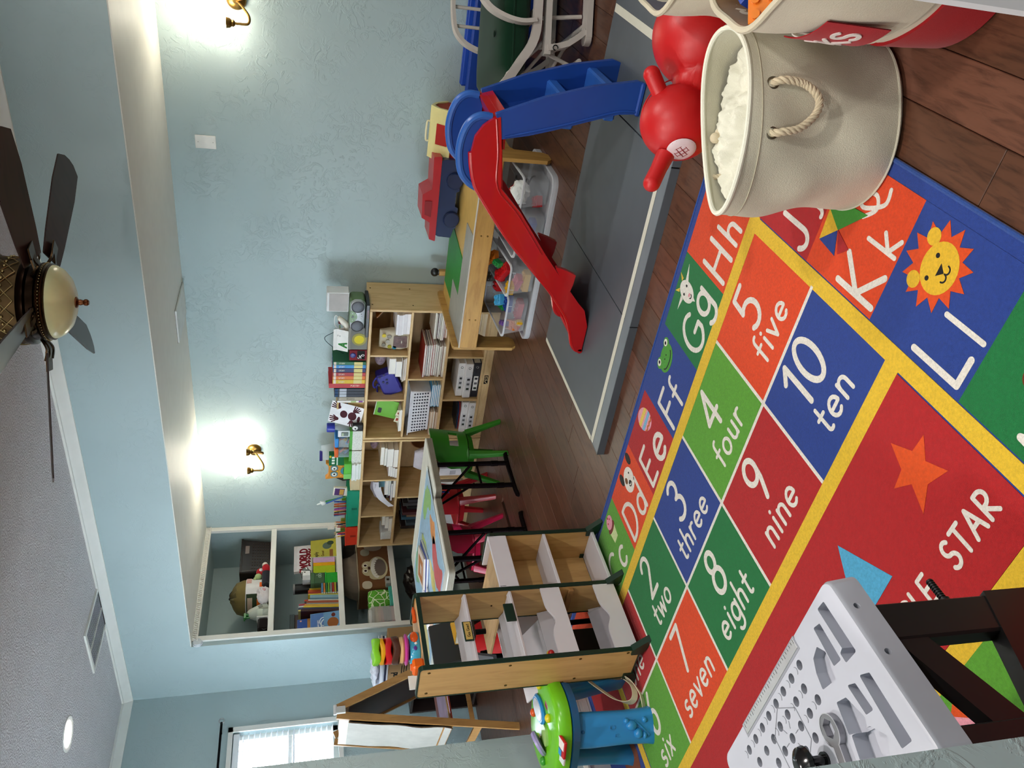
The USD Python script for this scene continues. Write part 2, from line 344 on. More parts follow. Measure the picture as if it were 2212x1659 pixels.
# wall with the sconces
struct('wall_back', box(XL - .7, XR + .1, YR, YR + .1, -.05, ZC), BLUE)
struct('wall_right', box(XR, XR + .1, YB, YR, -.05, ZC), BLUE2)
struct('wall_rear', box(-4.05, XR, YB - .1, YB, -.05, ZC), BLUE2)
# alcove block: the wall between X=XL and the nook, with a shelved recess opened in it
AY0, AY1 = 4.10, 5.245        # recess opening along Y
AD = 0.50                     # depth
ztop = 2.20
blk = diff(box(XW - .02, XL, YS, YR, -.05, ZC), box(XL - AD, XL + .1, AY0, AY1, .08, ztop))
struct('wall_left', blk, BLUE2)
for nm, m in (('trim_1', box(XL - .01, XL + .018, AY1 - .03, YR - .002, .0, ztop + .05)),
              ('trim_2', box(XL - .01, XL + .018, AY0 - .03, AY0 + .012, .0, ztop + .05)),
              ('trim_3', box(XL - .01, XL + .02, AY0 - .03, YR - .002, ztop - .01, ztop + .037))):
    struct(nm, m, WHITE)
rope = [cyl((XL + .022, y, ztop + .002), (XL + .022, y + .013, ztop + .024), .0055, n=6) for y in np.arange(AY0 - .02, AY1, .019)]
struct('rope_moulding', cat(*rope, box(XL + .015, XL + .03, AY0 - .03, AY1 + .01, ztop - .012, ztop - .004)), WHITE, parent='/World/trim_3')
SHZ = [1.675, 1.115, 0.665, 0.30]
for i, z in enumerate(SHZ):
    t = thing('alcove_shelf', f"white painted fixed shelf board in the alcove, {['top one under the brown basket','second one carrying the row of books','third one carrying the monkey hamper','lowest one in shadow'][i]}", 'shelf', (XL, AY0, z))
    part(t, 'board', box(XL - AD + .005, XL - .022, AY0 + .002, AY1 - .002, z - .024, z), WHITE, world=True)
    part(t, 'front_rail', box(XL - .022, XL + .012, AY0 + .012, AY1 - .03, z - .042, z + .004, .003), WHITE, world=True)
# wall S (nook side), window wall W, nook return and dividing wall N
struct('wall_window', [box(XW - .12, XW, YF - .12, 2.70, -.05, ZC), box(XW - .12, XW, 3.665, YS + .6, -.05, ZC), box(XW - .12, XW, 2.70, 3.665, -.05, 1.135), box(XW - .12, XW, 2.70, 3.665, 1.935, ZC)], BLUE2)
struct('wall_divider', box(XN - .12, XN, YF, YN, -.05, ZC), BLUE)
DX0, DX1 = -5.75, -4.05
struct('wall_nook_near', [box(XW, DX0, YF - .12, YF, -.05, ZC), box(DX1, XN, YF - .12, YF, -.05, ZC), box(DX0, DX1, YF - .12, YF, 2.1, ZC)], BLUE2)
struct('wall_near', [box(XN, -.834, YF - .12, YF, -.05, ZC), box(.07, XR, YF - .12, YF, -.05, ZC), box(-.834, .07, YF - .12, YF, 2.15, ZC)], BLUE)
struct('wall_outer', box(-4.05, -3.95, YB, YF - .12, -.05, ZC), BLUE2)
# white jamb at the right of the doorway the photographer leans through
struct('trim_6', [box(-.0262, .07, YF - .12, YF + .0, .0, 2.15, .002), box(-.834, -.0262, YF - .12, YF, 2.13, 2.15)], mat('paint', 'E9E7EA', rough=.35, var=.02))
def crown(p0, p1, n):
    """cove crown along p0->p1, n = inward direction"""
    pr = [(0, 0), (.012, 0), (.02, .012), (.045, .035), (.058, .05), (.07, .052), (.07, .065), (0, .065)]
    p0, p1, n = map(np.array, (p0, p1, n)); rings = [[p + n * a + np.array([0, 0, ZC - .065 + b]) for a, b in pr] for p in (p0, p1)]
    m = loft(rings); m.fix_normals(); return m
struct('trim_4', crown((XW, YS, 0.), (XR, YS, 0.), (0., -1., 0.)), WHITE)
struct('trim_5', crown((XW, YS, 0.), (XW, YF, 0.), (1., 0., 0.)), WHITE)
def base_(p0, p1, n, h=.135):
    pr = [(0, 0), (.014, 0), (.014, h - .03), (.02, h - .026), (.02, h - .016), (.008, h), (0, h)]
    p0, p1, n = map(np.array, (p0, p1, n)); rings = [[p + n * a + np.array([0, 0, b]) for a, b in pr] for p in (p0, p1)]
    m = loft(rings); m.fix_normals(); return m
struct('baseboard_divider', [base_((XN, YF, 0.), (XN, YN + .015, 0.), (1., 0., 0.)), base_((XN - .12, YN, 0.), (XN + .015, YN, 0.), (0., 1., 0.))], WHITE)
struct('baseboard_back', base_((XL, YR, 0.), (XR, YR, 0.), (0., -1., 0.)), WHITE)
struct('baseboard_nook', base_((XW, YS, 0.), (XL, YS, 0.), (0., -1., 0.)), WHITE)
# floor boards: one mesh each where the lens can tell them apart
def plankmat(i):
    return mat('wood', ['5E3C2C', '684232', '563626', '61402F'][i], dark=['42281D', '4A2C20', '3C2419', '452B20'][i], scale=7.0 + i, stretch=(7, 1, 7), rough=.34, bump=.10, bscale=60., dist=.001)
pw = .127; rngp = random.Random(3); nb = 0
for k in range(int((1.2 + 3.9) / pw)):
    x = -3.93 + k * pw
    y = 0.9 - rngp.random() * 1.1
    while y < 5.2499:
        L = rngp.uniform(.85, 1.5); y1 = min(y + L, 5.25)
        if y1 > 0.75 and y1 - y > .03 and nb < 299 and not (x < -3.6 and y1 < 1.9):
            struct('plank', box(x + .0008, x + pw - .0008, max(y, .7) + .0008, y1 - .0008, -.012, 0, .0016), plankmat(rngp.randrange(4)), parent='/World/floor'); nb += 1
        y = y1
rest = []
for k in range(int((XR - XW) / pw) + 1):
    x = XW + k * pw
    if x + pw < -3.95: rest += [box(x, x + pw - .001, a, b - .001, -.012, 0) for a, b in ((YB, .4), (.4, 1.7), (1.7, 2.9), (2.9, 4.02))]
    else: rest.append(box(x, min(x + pw - .001, XR), YB, .7, -.012, 0))
rest.append(box(1.18, XR, .7, 5.25, -.012, 0)); rest.append(box(-3.95, -3.6, .4, .7, -.012, 0))
rest.append(box(XL, -3.93, 4.02, 5.25, -.012, 0))
p = struct('plank_field', rest, plankmat(0), parent='/World/floor'); tagp(stage.GetPrimAtPath(p), kind='stuff')
# ---------------------------------------------------------------- window with blinds
t = struct('window_1', [box(XW - .10, XW - .06, 2.70, 2.74, 1.135, 1.935), box(XW - .10, XW - .06, 3.625, 3.665, 1.135, 1.935), box(XW - .10, XW - .06, 2.7, 3.665, 1.135, 1.175), box(XW - .10, XW - .06, 2.7, 3.665, 1.895, 1.935), box(XW - .10, XW - .065, 2.7, 3.665, 1.49, 1.53)], WHITE)
PANE = usdkit.material(stage, '/World/Looks/pane', {'f': ('fresnel', {'IOR': 1.45}), 't': ('transparent_bsdf', dict(color=(.96, .98, .97))), 'g': ('glossy_bsdf', dict(roughness=0.03)), 'm': ('mix_closure', {})}, [('f.fac', 'm.fac'), ('t.BSDF', 'm.closure1'), ('g.BSDF', 'm.closure2')], surface='m.closure')
struct('pane', box(XW - .085, XW - .082, 2.74, 3.625, 1.175, 1.49), PANE, parent='/World/window_1'); struct('pane', box(XW - .085, XW - .082, 2.74, 3.625, 1.53, 1.895), PANE, parent='/World/window_1')
struct('casing', [box(XW - .002, XW + .012, 3.66, 3.70, 1.10, 1.97), box(XW - .002, XW + .012, 2.66, 2.70, 1.10, 1.97), box(XW - .002, XW + .03, 2.66, 3.70, 1.10, 1.137), box(XW - .002, XW + .012, 2.66, 3.70, 1.935, 1.97)], WHITE, parent='/World/window_1')
bl = thing('window_blind', 'white slatted horizontal blind hanging in the sunlit window', 'blind', (XW - .03, 3.18, 1.9))
SL = mat('plastic', 'F4F6FA', rough=.4, var=.02)
part(bl, 'head_rail', box(XW - .055, XW - .005, 2.715, 3.65, 1.885, 1.93, .004), SL, world=True)
for k in range(17):
    z = 1.86 - k * .0425
    s = box(-.024, .024, -.465, .465, -.0012, .0012); s = rot(s, 14, [0, 1, 0]); s = mv(s, XW - .03, 3.1825, z)
    part(bl, 'slat', s, SL, world=True)
for y in (2.85, 3.2, 3.5): part(bl, 'ladder_cord', cat(cyl((XW - .052, y, 1.15), (XW - .052, y, 1.89), .0012, n=5), cyl((XW - .006, y, 1.15), (XW - .006, y, 1.89), .0012, n=5)), SL, world=True)
rd = thing('curtain_rod', 'black curtain rod with a round silver end ring above the window', 'curtain rod', (XW + .06, 3.18, 2.02))
part(rd, 'rod', cyl((XW + .06, 2.55, 2.02), (XW + .06, 3.72, 2.02), .009), mat('metal', '1E1E20', rough=.45), world=True)
part(rd, 'end_ring', tube([(XW + .06, 3.735 + .019 * math.cos(a), 2.02 + .019 * math.sin(a)) for a in np.linspace(0, 2 * PI, 24, endpoint=False)], .005, 8, closed=True), mat('metal', 'C8C8C8'), world=True)
part(rd, 'bracket', cyl((XW, 3.66, 2.02), (XW + .06, 3.66, 2.02), .006), mat('metal', '1E1E20', rough=.45), world=True)
# glazed sliding door of the nook (behind the dividing wall, out of the frame)
struct('window_2', [box(DX0, DX0 + .06, YF - .08, YF - .03, 0, 2.1), box(DX1 - .06, DX1, YF - .08, YF - .03, 0, 2.1), box(DX0, DX1, YF - .08, YF - .03, 2.04, 2.1), box(DX0, DX1, YF - .08, YF - .03, 0, .06), box((DX0 + DX1) / 2 - .04, (DX0 + DX1) / 2 + .04, YF - .08, YF - .03, 0, 2.1)], WHITE)
struct('pane', box(DX0 + .06, DX1 - .06, YF - .057, YF - .053, .06, 2.04), PANE, parent='/World/window_2')
# ---------------------------------------------------------------- alphabet rug
RUG = thing('alphabet_rug', 'large colourful alphabet and number play rug with blue border on the wood floor', 'rug', (-2.0, 1.4, 0))
def pile(hexc): return mat('fabric', hexc, var=.16, scale=160., bump=.7, bscale=900., dist=.003)
RC = dict(red='B01A1E', orange='DE4412', dgreen='14733A', lgreen='5A9E2E', blue='223E8C', yellow='E3BA2E', white='E6E0D6', dblue='2A4A9C')
RX0, RX1, RY0, RY1 = -3.492, -.507, .42, 2.512
def rp(name, poly, z, h, hexc, label=None):
    part(RUG, name, ext(poly, h, z), pile(hexc), label, smooth=False, world=True)
bord = rrect(RX1 - RX0, RY1 - RY0, .02, (RX0 + RX1) / 2, (RY0 + RY1) / 2)
rp('backing', bord, .0, .0075, RC['blue'], 'blue bound edge of the rug')
edge = catmull([(x, y, .005) for x, y in list(bord.exterior.coords)[:-1]], 1, True)
part(RUG, 'binding', tube([(x, y, .0055) for x, y in list(bord.exterior.coords)[:-1]], .0065, 8, closed=True), pile('2B4D96'), world=True)
def cell(x0, x1, y0, y1, c): rp('cell', sbox(x0, y0, x1, y1), .0072, .0018, RC[c])
XC = [-3.062, -2.65, -2.2, -1.766, -1.333, -.914]
Y0, Ym, Y1 = 1.372, 1.736, 2.095
for i, c in enumerate(['red', 'dgreen', 'blue', 'lgreen', 'orange']): cell(XC[i] + .004, XC[i + 1] - .004, Ym + .004, Y1 - .001, c)
for i, c in enumerate(['lgreen', 'orange', 'dgreen', 'red', 'blue']): cell(XC[i] + .004, XC[i + 1] - .004, Y0 + .001, Ym - .004, c)
for i in range(1, 5): rp('white_line', sbox(XC[i] - .0062, Y0, XC[i] + .0062, Y1), .0072, .0019, RC['white'])
rp('white_line', sbox(XC[0], Ym - .0062, XC[5], Ym + .0062), .0072, .0021, RC['white'])
cell(XC[0] - .005, -.926, .832, 1.322, 'red')
yb = unary_union([sbox(-3.11, 2.095, -.868, 2.15), sbox(-.921, .79, -.872, 2.12), sbox(-3.112, .79, -3.066, 2.12), sbox(-3.1, 1.32, -.9, 1.373), sbox(-3.112, .78, -.872, .831)])
rp('yellow_band', yb, .0072, .002, RC['yellow'])
bx = [-3.45, -3.09, -2.775, -2.452, -2.125, -1.823, -1.496, -1.176, -.868]
for i, c in enumerate(['orange', 'dgreen', 'lgreen', 'orange', 'red', 'blue', 'dgreen', 'orange']): cell(bx[i], bx[i + 1], 2.15, 2.476, c)
cell(-.868, -.545, 2.13, 2.476, 'lgreen')
ry = [2.13, 1.803, 1.48, 1.132, .79, .455]
for i, c in enumerate(['red', 'orange', 'blue', 'dgreen', 'orange']): cell(-.868, -.545, ry[i + 1], ry[i], c)
for i, c in enumerate(['red', 'blue', 'lgreen', 'orange', 'red']): cell(-3.45, -3.112, ry[i + 1], ry[i], c)
bb = [-3.112, -2.79, -2.47, -2.15, -1.83, -1.51, -1.19, -.868]
for i, c in enumerate(['lgreen', 'red', 'blue', 'orange', 'dgreen', 'lgreen', 'blue']): cell(bb[i], bb[i + 1], .455, .78, c)
def put(text, x, y, h, w=.1, name='letter', gap=.13):
    gs, W = letters(text, h, w, gap)
    for g in gs: rp(name, affinity.translate(g, x, y), .0088, .0012, RC['white'])
def putc(text, cx, y, h, w=.1, name='letter', gap=.13):
    _, W = letters(text, h, w, gap); put(text, cx - W / 2, y, h, w, name, gap)
for i, (n_, wd) in enumerate([('1', 'one'), ('2', 'two'), ('3', 'three'), ('4', 'four'), ('5', 'five')]):
    cx = (XC[i] + XC[i + 1]) / 2
    putc(n_, cx - .01, 1.908, .165, .12, 'numeral'); putc(wd, cx, 1.795, .105, .12, gap=.16)
for i, (n_, wd) in enumerate([('6', 'six'), ('7', 'seven'), ('8', 'eight'), ('9', 'nine'), ('10', 'ten')]):
    cx = (XC[i] + XC[i + 1]) / 2
    putc(n_, cx - .01, 1.547, .16, .125, 'numeral', .1); putc(wd, cx, 1.428, .105, .12, gap=.16)
for t_, x, y, h in (('B', -3.06, 2.178, .165), ('b', -2.93, 2.178, .13), ('C', -2.75, 2.178, .15), ('c', -2.61, 2.178, .165), ('D', -2.425, 2.172, .17), ('d', -2.275, 2.172, .165), ('E', -2.105, 2.175, .165), ('e', -1.975, 2.172, .2),
                    ('F', -1.795, 2.17, .165), ('f', -1.69, 2.17, .145), ('G', -1.462, 2.172, .165), ('g', -1.31, 2.205, .17), ('H', -1.155, 2.172, .165), ('h', -1.01, 2.172, .145), ('I', -.84, 2.16, .16),
                    ('J', -.862, 1.83, .15), ('j', -.74, 1.85, .12), ('K', -.852, 1.492, .158), ('k', -.708, 1.492, .112), ('L', -.852, 1.156, .155), ('l', -.738, 1.15, .122), ('M', -.85, .815, .15), ('m', -.7, .815, .14), ('Z', -3.28, 1.66, .09)):
    put(t_, x, y, h, .115)
put('TRIANGLE', -1.62, .915, .064, .17, gap=.16); put('STAR', -1.175, .915, .064, .17, gap=.2)
def motif(name, layers):
    for k, (poly, hexc) in enumerate(layers): rp(name, poly, .0088, .0012 + .0005 * k, hexc)
rp('triangle_shape', Polygon([(-1.428, 1.226), (-1.337, 1.040), (-1.55, 1.033)]), .0088, .0012, '4FA6CE')
rp('star_shape', Polygon([(-.991, 1.166), (-1.045, 1.171), (-1.075, 1.236), (-1.104, 1.171), (-1.158, 1.162), (-1.11, 1.126), (-1.141, 1.058), (-1.076, 1.089), (-1.011, 1.063), (-1.037, 1.126)]), .0088, .0012, 'DE4F12')
def spiky(cx, cy, r0, r1, n):
    a = np.linspace(0, 2 * PI, 2 * n, endpoint=False); return Polygon([(cx + (r1 if i % 2 else r0) * math.cos(t), cy + (r1 if i % 2 else r0) * math.sin(t)) for i, t in enumerate(a)])
ink = '141210'
motif('lion', [(spiky(-.655, 1.362, .073, .106, 13), 'DD4A12'), (unary_union([oval(-.655, 1.352, .062, .056), oval(-.712, 1.408, .021, .021), oval(-.602, 1.408, .021, .021)]), 'E2B428'),
               (unary_union([oval(-.69, 1.372, .006, .006), oval(-.632, 1.372, .006, .006), Polygon([(-.674, 1.352), (-.642, 1.352), (-.658, 1.333)]), LineString(arc(-.668, 1.33, .01, .01, 180, 360) + arc(-.648, 1.33, .01, .01, 180, 360)).buffer(.002)]), ink)])
motif('kite', [(Polygon([(-.79, 1.785), (-.80, 1.70), (-.72, 1.735)]), '223E8C'), (Polygon([(-.70, 1.79), (-.79, 1.785), (-.735, 1.725)]), 'E2B428'), (Polygon([(-.79, 1.69), (-.735, 1.725), (-.76, 1.655)]), 'B01A1E'), (Polygon([(-.70, 1.79), (-.735, 1.725), (-.655, 1.64), (-.66, 1.70)]), '3E8E2A')])
motif('kite_tail', [(LineString(catmull([(-.665, 1.655), (-.63, 1.62), (-.60, 1.64), (-.615, 1.69), (-.645, 1.67), (-.61, 1.60), (-.57, 1.60)], 6)).buffer(.006), RC['white'])])
motif('goat', [(unary_union([oval(-1.30, 2.388, .038, .06), Polygon([(-1.335, 2.42), (-1.392, 2.415), (-1.34, 2.40)]), Polygon([(-1.27, 2.42), (-1.205, 2.43), (-1.262, 2.40)]), Polygon([(-1.31, 2.335), (-1.29, 2.335), (-1.298, 2.31)])]), 'E6E2D8'), (unary_union([Polygon([(-1.33, 2.44), (-1.315, 2.445), (-1.34, 2.472)]), Polygon([(-1.285, 2.445), (-1.27, 2.44), (-1.262, 2.472)])]), 'DDB83E'),
               (unary_union([oval(-1.318, 2.40, .005, .006), oval(-1.282, 2.40, .005, .006), LineString(arc(-1.30, 2.352, .008, .008, 180, 360)).buffer(.002)]), ink), (oval(-1.30, 2.362, .008, .005), 'E08C98')])
motif('frog', [(unary_union([oval(-1.60, 2.385, .062, .05), oval(-1.648, 2.42, .024, .024), oval(-1.552, 2.42, .024, .024)]), '4A9A32'), (unary_union([oval(-1.648, 2.424, .015, .015), oval(-1.552, 2.424, .015, .015)]), 'EDE8DC'), (unary_union([oval(-1.646, 2.424, .007, .007), oval(-1.554, 2.424, .007, .007), LineString(arc(-1.60, 2.375, .045, .022, 185, 355)).buffer(.0022), oval(-1.61, 2.392, .003, .003), oval(-1.59, 2.392, .003, .003)]), ink)])
eg = affinity.rotate(oval(-1.925, 2.402, .048, .068), 20)
motif('easter_egg', [(eg, 'EBA3B2'), (eg.intersection(sbox(-2.1, 2.41, -1.8, 2.435)), 'E8C65A'), (eg.intersection(sbox(-2.1, 2.375, -1.8, 2.395)), '7FB6D6'), (eg.intersection(LineString([(-1.99 + .012 * i, 2.352 + .008 * (i % 2)) for i in range(12)]).buffer(.004)), 'C86A2E')])
motif('puppy', [(oval(-2.245, 2.375, .052, .062), 'EDE6DC'), (unary_union([oval(-2.30, 2.43, .018, .034), oval(-2.178, 2.44, .018, .034)]), '1A1815'), (unary_union([oval(-2.268, 2.39, .012, .016)]), '7A4A1E'), (unary_union([oval(-2.222, 2.395, .004, .005), oval(-2.245, 2.36, .011, .008), LineString(arc(-2.245, 2.352, .012, .012, 180, 360)).buffer(.002)]), ink)])
motif('cupcake', [(Polygon([(-2.60, 2.38), (-2.53, 2.38), (-2.54, 2.32), (-2.59, 2.32)]), 'CFE0A0'), (unary_union([oval(-2.565, 2.395, .042, .022)]), '7A2A22'), (oval(-2.565, 2.425, .036, .034), 'E79AAE'), (unary_union([oval(-2.58, 2.43, .005, .005), oval(-2.552, 2.435, .005, .005), oval(-2.566, 2.452, .006, .006)]), 'B01A1E')])
motif('bear_shape', [(Polygon([(-3.30, 1.73), (-3.18, 1.745), (-3.15, 1.62), (-3.19, 1.50), (-3.28, 1.50), (-3.30, 1.60)]).buffer(.012), '7A3A1C')])
motif('letter', [(LineString(arc(-3.24, 1.765, .045, .05, 180, 330)).buffer(.008), RC['white'])])
motif('pig_shape', [(oval(-1.455, .645, .085, .095), 'E89AAA'), (unary_union([Polygon([(-1.51, .70), (-1.545, .78), (-1.46, .735)]), Polygon([(-1.40, .70), (-1.365, .78), (-1.45, .735)])]), 'DE4F12'), (unary_union([oval(-1.485, .67, .007, .01), oval(-1.42, .67, .007, .01)]), ink)])
motif('teddy_shape', [(unary_union([oval(-.66, .95, .075, .07), oval(-.72, 1.01, .025, .025), oval(-.60, 1.01, .025, .025)]), '6E3416')])
motif('house_shape', [(Polygon([(-.80, 2.22), (-.72, 2.22), (-.72, 2.32), (-.80, 2.32)]), '5AA9D0')])
# ---------------------------------------------------------------- the two long shelf units
BIRCH = mat('wood', 'D9B988', dark='C79F68', scale=5., stretch=(1, 6, 6), rough=.45); BIRCHV = mat('wood', 'D8B884', dark='C9A36E', scale=5., stretch=(6, 6, 1), rough=.45); BACKP = mat('wood', 'A98558', dark='97734A', scale=4., stretch=(1, 4, 4), rough=.6)
SY0, SY1 = 4.845, 5.244
def shelf_unit(x0, x1, label, divs, logo):
    t = thing('storage_shelf', label, 'shelf unit', (x0, SY1, 0)); T = .019
    P = lambda n, m, mt=BIRCH, **k: part(t, n, m, mt, world=True, **k)
    for x in (x0, x1 - T): P('side_panel', box(x, x + T, SY0, SY1, .0, .95, .003), BIRCHV)
    P('top_board', box(x0 + T, x1 - T, SY0 + .002, SY1, .931, .95, .003))
    P('shelf_board', box(x0 + T, x1 - T, SY0 + .004, SY1 - .01, .636, .654, .003)); P('shelf_board', box(x0 + T, x1 - T, SY0 + .004, SY1 - .01, .352, .37, .003))
    P('bottom_board', box(x0 + T, x1 - T, SY0 + .004, SY1 - .01, .058, .076, .003))
    P('plinth', box(x0 + T, x1 - T, SY0 + .006, SY0 + .026, .0, .057, .002))
    P('back_panel', box(x0 + T, x1 - T, SY1 - .01, SY1 - .002, .058, .94), BACKP)
    for r, xs in enumerate(divs):
        za, zb = ((.654, .931), (.37, .636), (.076, .352))[r]
        for x in xs: P('divider', box(x - .008, x + .008, SY0 + .006, SY1 - .012, za, zb, .002), BIRCHV)
    for z in ((.64, .36, .07, .93)):
        for y in (SY0 + .07, SY1 - .09):
            P('screw', cyl((x1 - .0005, y, z), (x1 + .0015, y, z), .0055, n=10), mat('metal', '6B5A3C', rough=.5))
    if logo:
        P('maker_mark', box(-3.512, -3.432, SY0 + .0035, SY0 + .0065, .016, .046), mat('paper', '17130F'), label='small black printed mark on the plinth')
        g, W = word('ECR', .02, .16); P('maker_lettering', exz(affinity.translate(g, -3.478, .021), SY0 + .0022, SY0 + .0036), mat('paper', 'D9C49A'))
        g = unary_union([LineString([(-3.508, .021), (-3.49, .04), (-3.484, .034)]).buffer(.0022)]); P('maker_lettering', exz(g, SY0 + .0022, SY0 + .0036), mat('paper', 'D9C49A'))
    return t
shelf_unit(-4.056, -2.862, 'right hand birch cubby shelf unit with a small black mark on its plinth', [[-3.262, -3.672], [-3.475], [-3.27, -3.674]], True)
shelf_unit(-5.285, -4.064, 'left hand birch cubby shelf unit beside the alcove', [[-4.502, -4.916], [-4.706], [-4.502, -4.90]], False)
TOP, R1, R2, R3 = .95, .654, .37, .076
# ------------- books and papers
PAGE = mat('paper', 'EFEAE0', var=.05, scale=60., stretch=(1, 1, 40))
def bookx(label, cx, y0, z0, th, dep, ht, hexc, group=None, lean=0., band=None, cat_='book', spine=None):
    """a book standing upright, spine towards the room (-y), thickness along x"""
    t = thing('book', label, cat_, (cx, y0, z0), 0, group)
    c = .0025 if th > .012 else .001; tr = lambda m: rot(m, lean, [0, 1, 0]) if lean else m
    cov = diff(box(-th / 2, th / 2, 0, dep, 0, ht, .0008), box(-th / 2 + c, th / 2 - c, c, dep + .01, -.01, ht + .01))
    part(t, 'cover', tr(cov), mat('plastic', hexc, rough=.45))
    part(t, 'pages', tr(box(-th / 2 + c * 1.02, th / 2 - c * 1.02, c * 1.05, dep - .004, .003, ht - .003)), PAGE)
    for k, (za, zb, hx) in enumerate(band or []):
        part(t, 'spine_label', tr(box(-th / 2 + .001, th / 2 - .001, -.0006, .001, za * ht, zb * ht)), mat('paper', hx))
    if spine:
        txt, hx, hh, zz = spine
        g, W = word(txt, hh, .14); g = affinity.rotate(g, -90, origin=(0, 0)); g = affinity.translate(g, -hh / 2, zz * ht)
        part(t, 'spine_lettering', tr(exz(g, -.0011, .0004)), mat('paper', hx))
    return t
def bookflat(label, cx, cy, z0, w, d_, th, hexc, rz=0., group=None, cat_='book', name='book', art=None):
    t = thing(name, label, cat_, (cx, cy, z0), rz, group); c = min(.002, th * .2)
    part(t, 'cover', cat(box(-w / 2, w / 2, -d_ / 2, d_ / 2, 0, c, .0004), box(-w / 2, w / 2, -d_ / 2, d_ / 2, th - c, th, .0004), box(-w / 2, -w / 2 + c, -d_ / 2, d_ / 2, 0, th, .0004)), mat('plastic', hexc, rough=.45))
    part(t, 'pages', box(-w / 2 + c, w / 2 - .003, -d_ / 2 + .003, d_ / 2 - .003, c, th - c), PAGE)
    if art:
        for k, (x0, x1, y0, y1, hx) in enumerate(art): part(t, 'cover_print', box(x0 * w, x1 * w, y0 * d_, y1 * d_, th, th + .0004 + .0002 * k), mat('paper', hx))
    return t
def crate(label, name, cat_, x0, x1, y0, y1, z0, z1, hexc, th=.003, kind='plastic', flare=0., holes=None, group=None, alpha=None, lip=.006):
    """open-topped tub"""
    cx, cy = (x0 + x1) / 2, (y0 + y1) / 2; w, d_, h = x1 - x0, y1 - y0, z1 - z0
    t = thing(name, label, cat_, (cx, cy, z0), 0, group)
    def rg(k, z, s): return np.array([(px, py, z) for px, py in list(rrect(max(.004, w - 2 * k + s), max(.004, d_ - 2 * k + s), .012).exterior.coords)[:-1]])
    body = loft([rg(flare, 0, 0), rg(0, h, 0), rg(-lip, h, 0), rg(-lip, h - .004, 0), rg(0, h - .004, 0)][:2] + [rg(th, h, 0), rg(flare + th, th, 0)])
    m_ = mat(kind, hexc, alpha=alpha) if alpha else mat(kind, hexc)
    part(t, 'tub', body, m_)
    if lip: part(t, 'rim', loft([rg(-lip, h - .006, 0), rg(-lip, h, 0), rg(th * .5, h, 0), rg(th * .5, h - .006, 0), rg(-lip, h - .006, 0)], False, False), m_)
    if holes:
        nx, nz = holes; hs = []
        for i in range(nx):
            for j in range(nz):
                xx = -w / 2 + w * (i + 1) / (nx + 1); zz = h * (j + 1.2) / (nz + 2)
                k = flare * (1 - zz / h); hs.append(cyl((xx, -d_ / 2 + k - .0022, zz), (xx, -d_ / 2 + k + .001, zz), min(w / nx, h / nz) * .26, n=8))
        part(t, 'perforation', cat(*hs), mat('plastic', '3A3A44', rough=.8), kind='stuff')
    return t
def sheetstack(label, cx, cy, z0, w, d_, th, n=6, rz=0., hexes=('F1EFE9', 'E4DDD0', 'F4F2EE'), group=None, cat_='papers', name='paper_stack', jit=.008):
    t = thing(name, label, cat_, (cx, cy, z0), rz, group); z = 0.; r_ = random.Random(int(abs(cx * 997 + cy * 31 + z0 * 71)))
    for i in range(n):
        h = th / n * r_.uniform(.6, 1.4); h = min(h, th - z) if i < n - 1 else max(.001, th - z)
        if h <= .0004: continue
        a, b = r_.uniform(-jit, jit), r_.uniform(-jit, jit)
        part(t, 'sheaf', box(-w / 2 + a, w / 2 + a, -d_ / 2 + b, d_ / 2 + b, z, z + h * .97), mat('paper', hexes[i % len(hexes)], var=.05)); z += h
    return t
# ------------- on top of the right unit
def boombox():
    t = thing('boombox', 'silver and green portable stereo with two round grey speakers', 'stereo', (-2.955, 4.98, TOP + .026))
    w, h, d_ = .25, .112, .17
    body = loft([[(x, y, z) for x, z in list(rrect(w - 2 * k, h - k, .03, 0, h / 2).exterior.coords)[:-1]] for y, k in ((-d_ / 2 + .03, .004), (-d_ / 2 + .055, 0), (d_ / 2 - .03, .0), (d_ / 2, .03))])
    body.fix_normals(); part(t, 'body', body, mat('plastic', '5E7A4E'))
    face = loft([[(x, y, z) for x, z in list(rrect(w - 2 * k, h - .012 - k, .04, 0, h / 2).exterior.coords)[:-1]] for y, k in ((-d_ / 2, .012), (-d_ / 2 + .006, .002), (-d_ / 2 + .034, .0))]); face.fix_normals()
    part(t, 'front_panel', face, mat('plastic', 'B9BEC2', rough=.25))
    for s in (-1, 1):
        c = (s * .079, -d_ / 2 - .001, .055)
        part(t, 'speaker_grille', lathe([(0, .009), (.02, .0085), (.036, .005), (.041, 0), (.041, -.006)], 28).apply_transform(trimesh.transformations.rotation_matrix(PI / 2, [1, 0, 0])).apply_translation(c), mat('metal', '77797F', rough=.6, bump=.5, bscale=900.))
        part(t, 'speaker_ring', tube([(c[0] + .043 * math.cos(a), c[1], c[2] + .043 * math.sin(a)) for a in np.linspace(0, 2 * PI, 32, endpoint=False)], .003, 6, closed=True), mat('plastic', '4A4C50'))
    part(t, 'control_panel', exz(Polygon(catmull([(-.045, .104), (.045, .104), (.03, .07), (0, .058), (-.03, .07)], 6, True)), -d_ / 2 - .003, -d_ / 2 + .002), mat('plastic', '6D8A5A'))
    part(t, 'display', box(-.009, .009, -d_ / 2 - .005, -d_ / 2, .082, .096, .002), mat('plastic', '1E221E', rough=.15))
    for x, z in ((-.028, .09), (.028, .09), (-.018, .072), (.018, .072), (-.02, .03), (0, .026), (.02, .03)): part(t, 'button', sph((x, -d_ / 2 - .002, z), .005, 2, (1, .6, .8)), mat('plastic', 'C9CDD0'))
boombox()
t = thing('disc_player', 'flat black disc player under the edge of the silver stereo', 'disc player', (-2.965, 4.95, TOP))
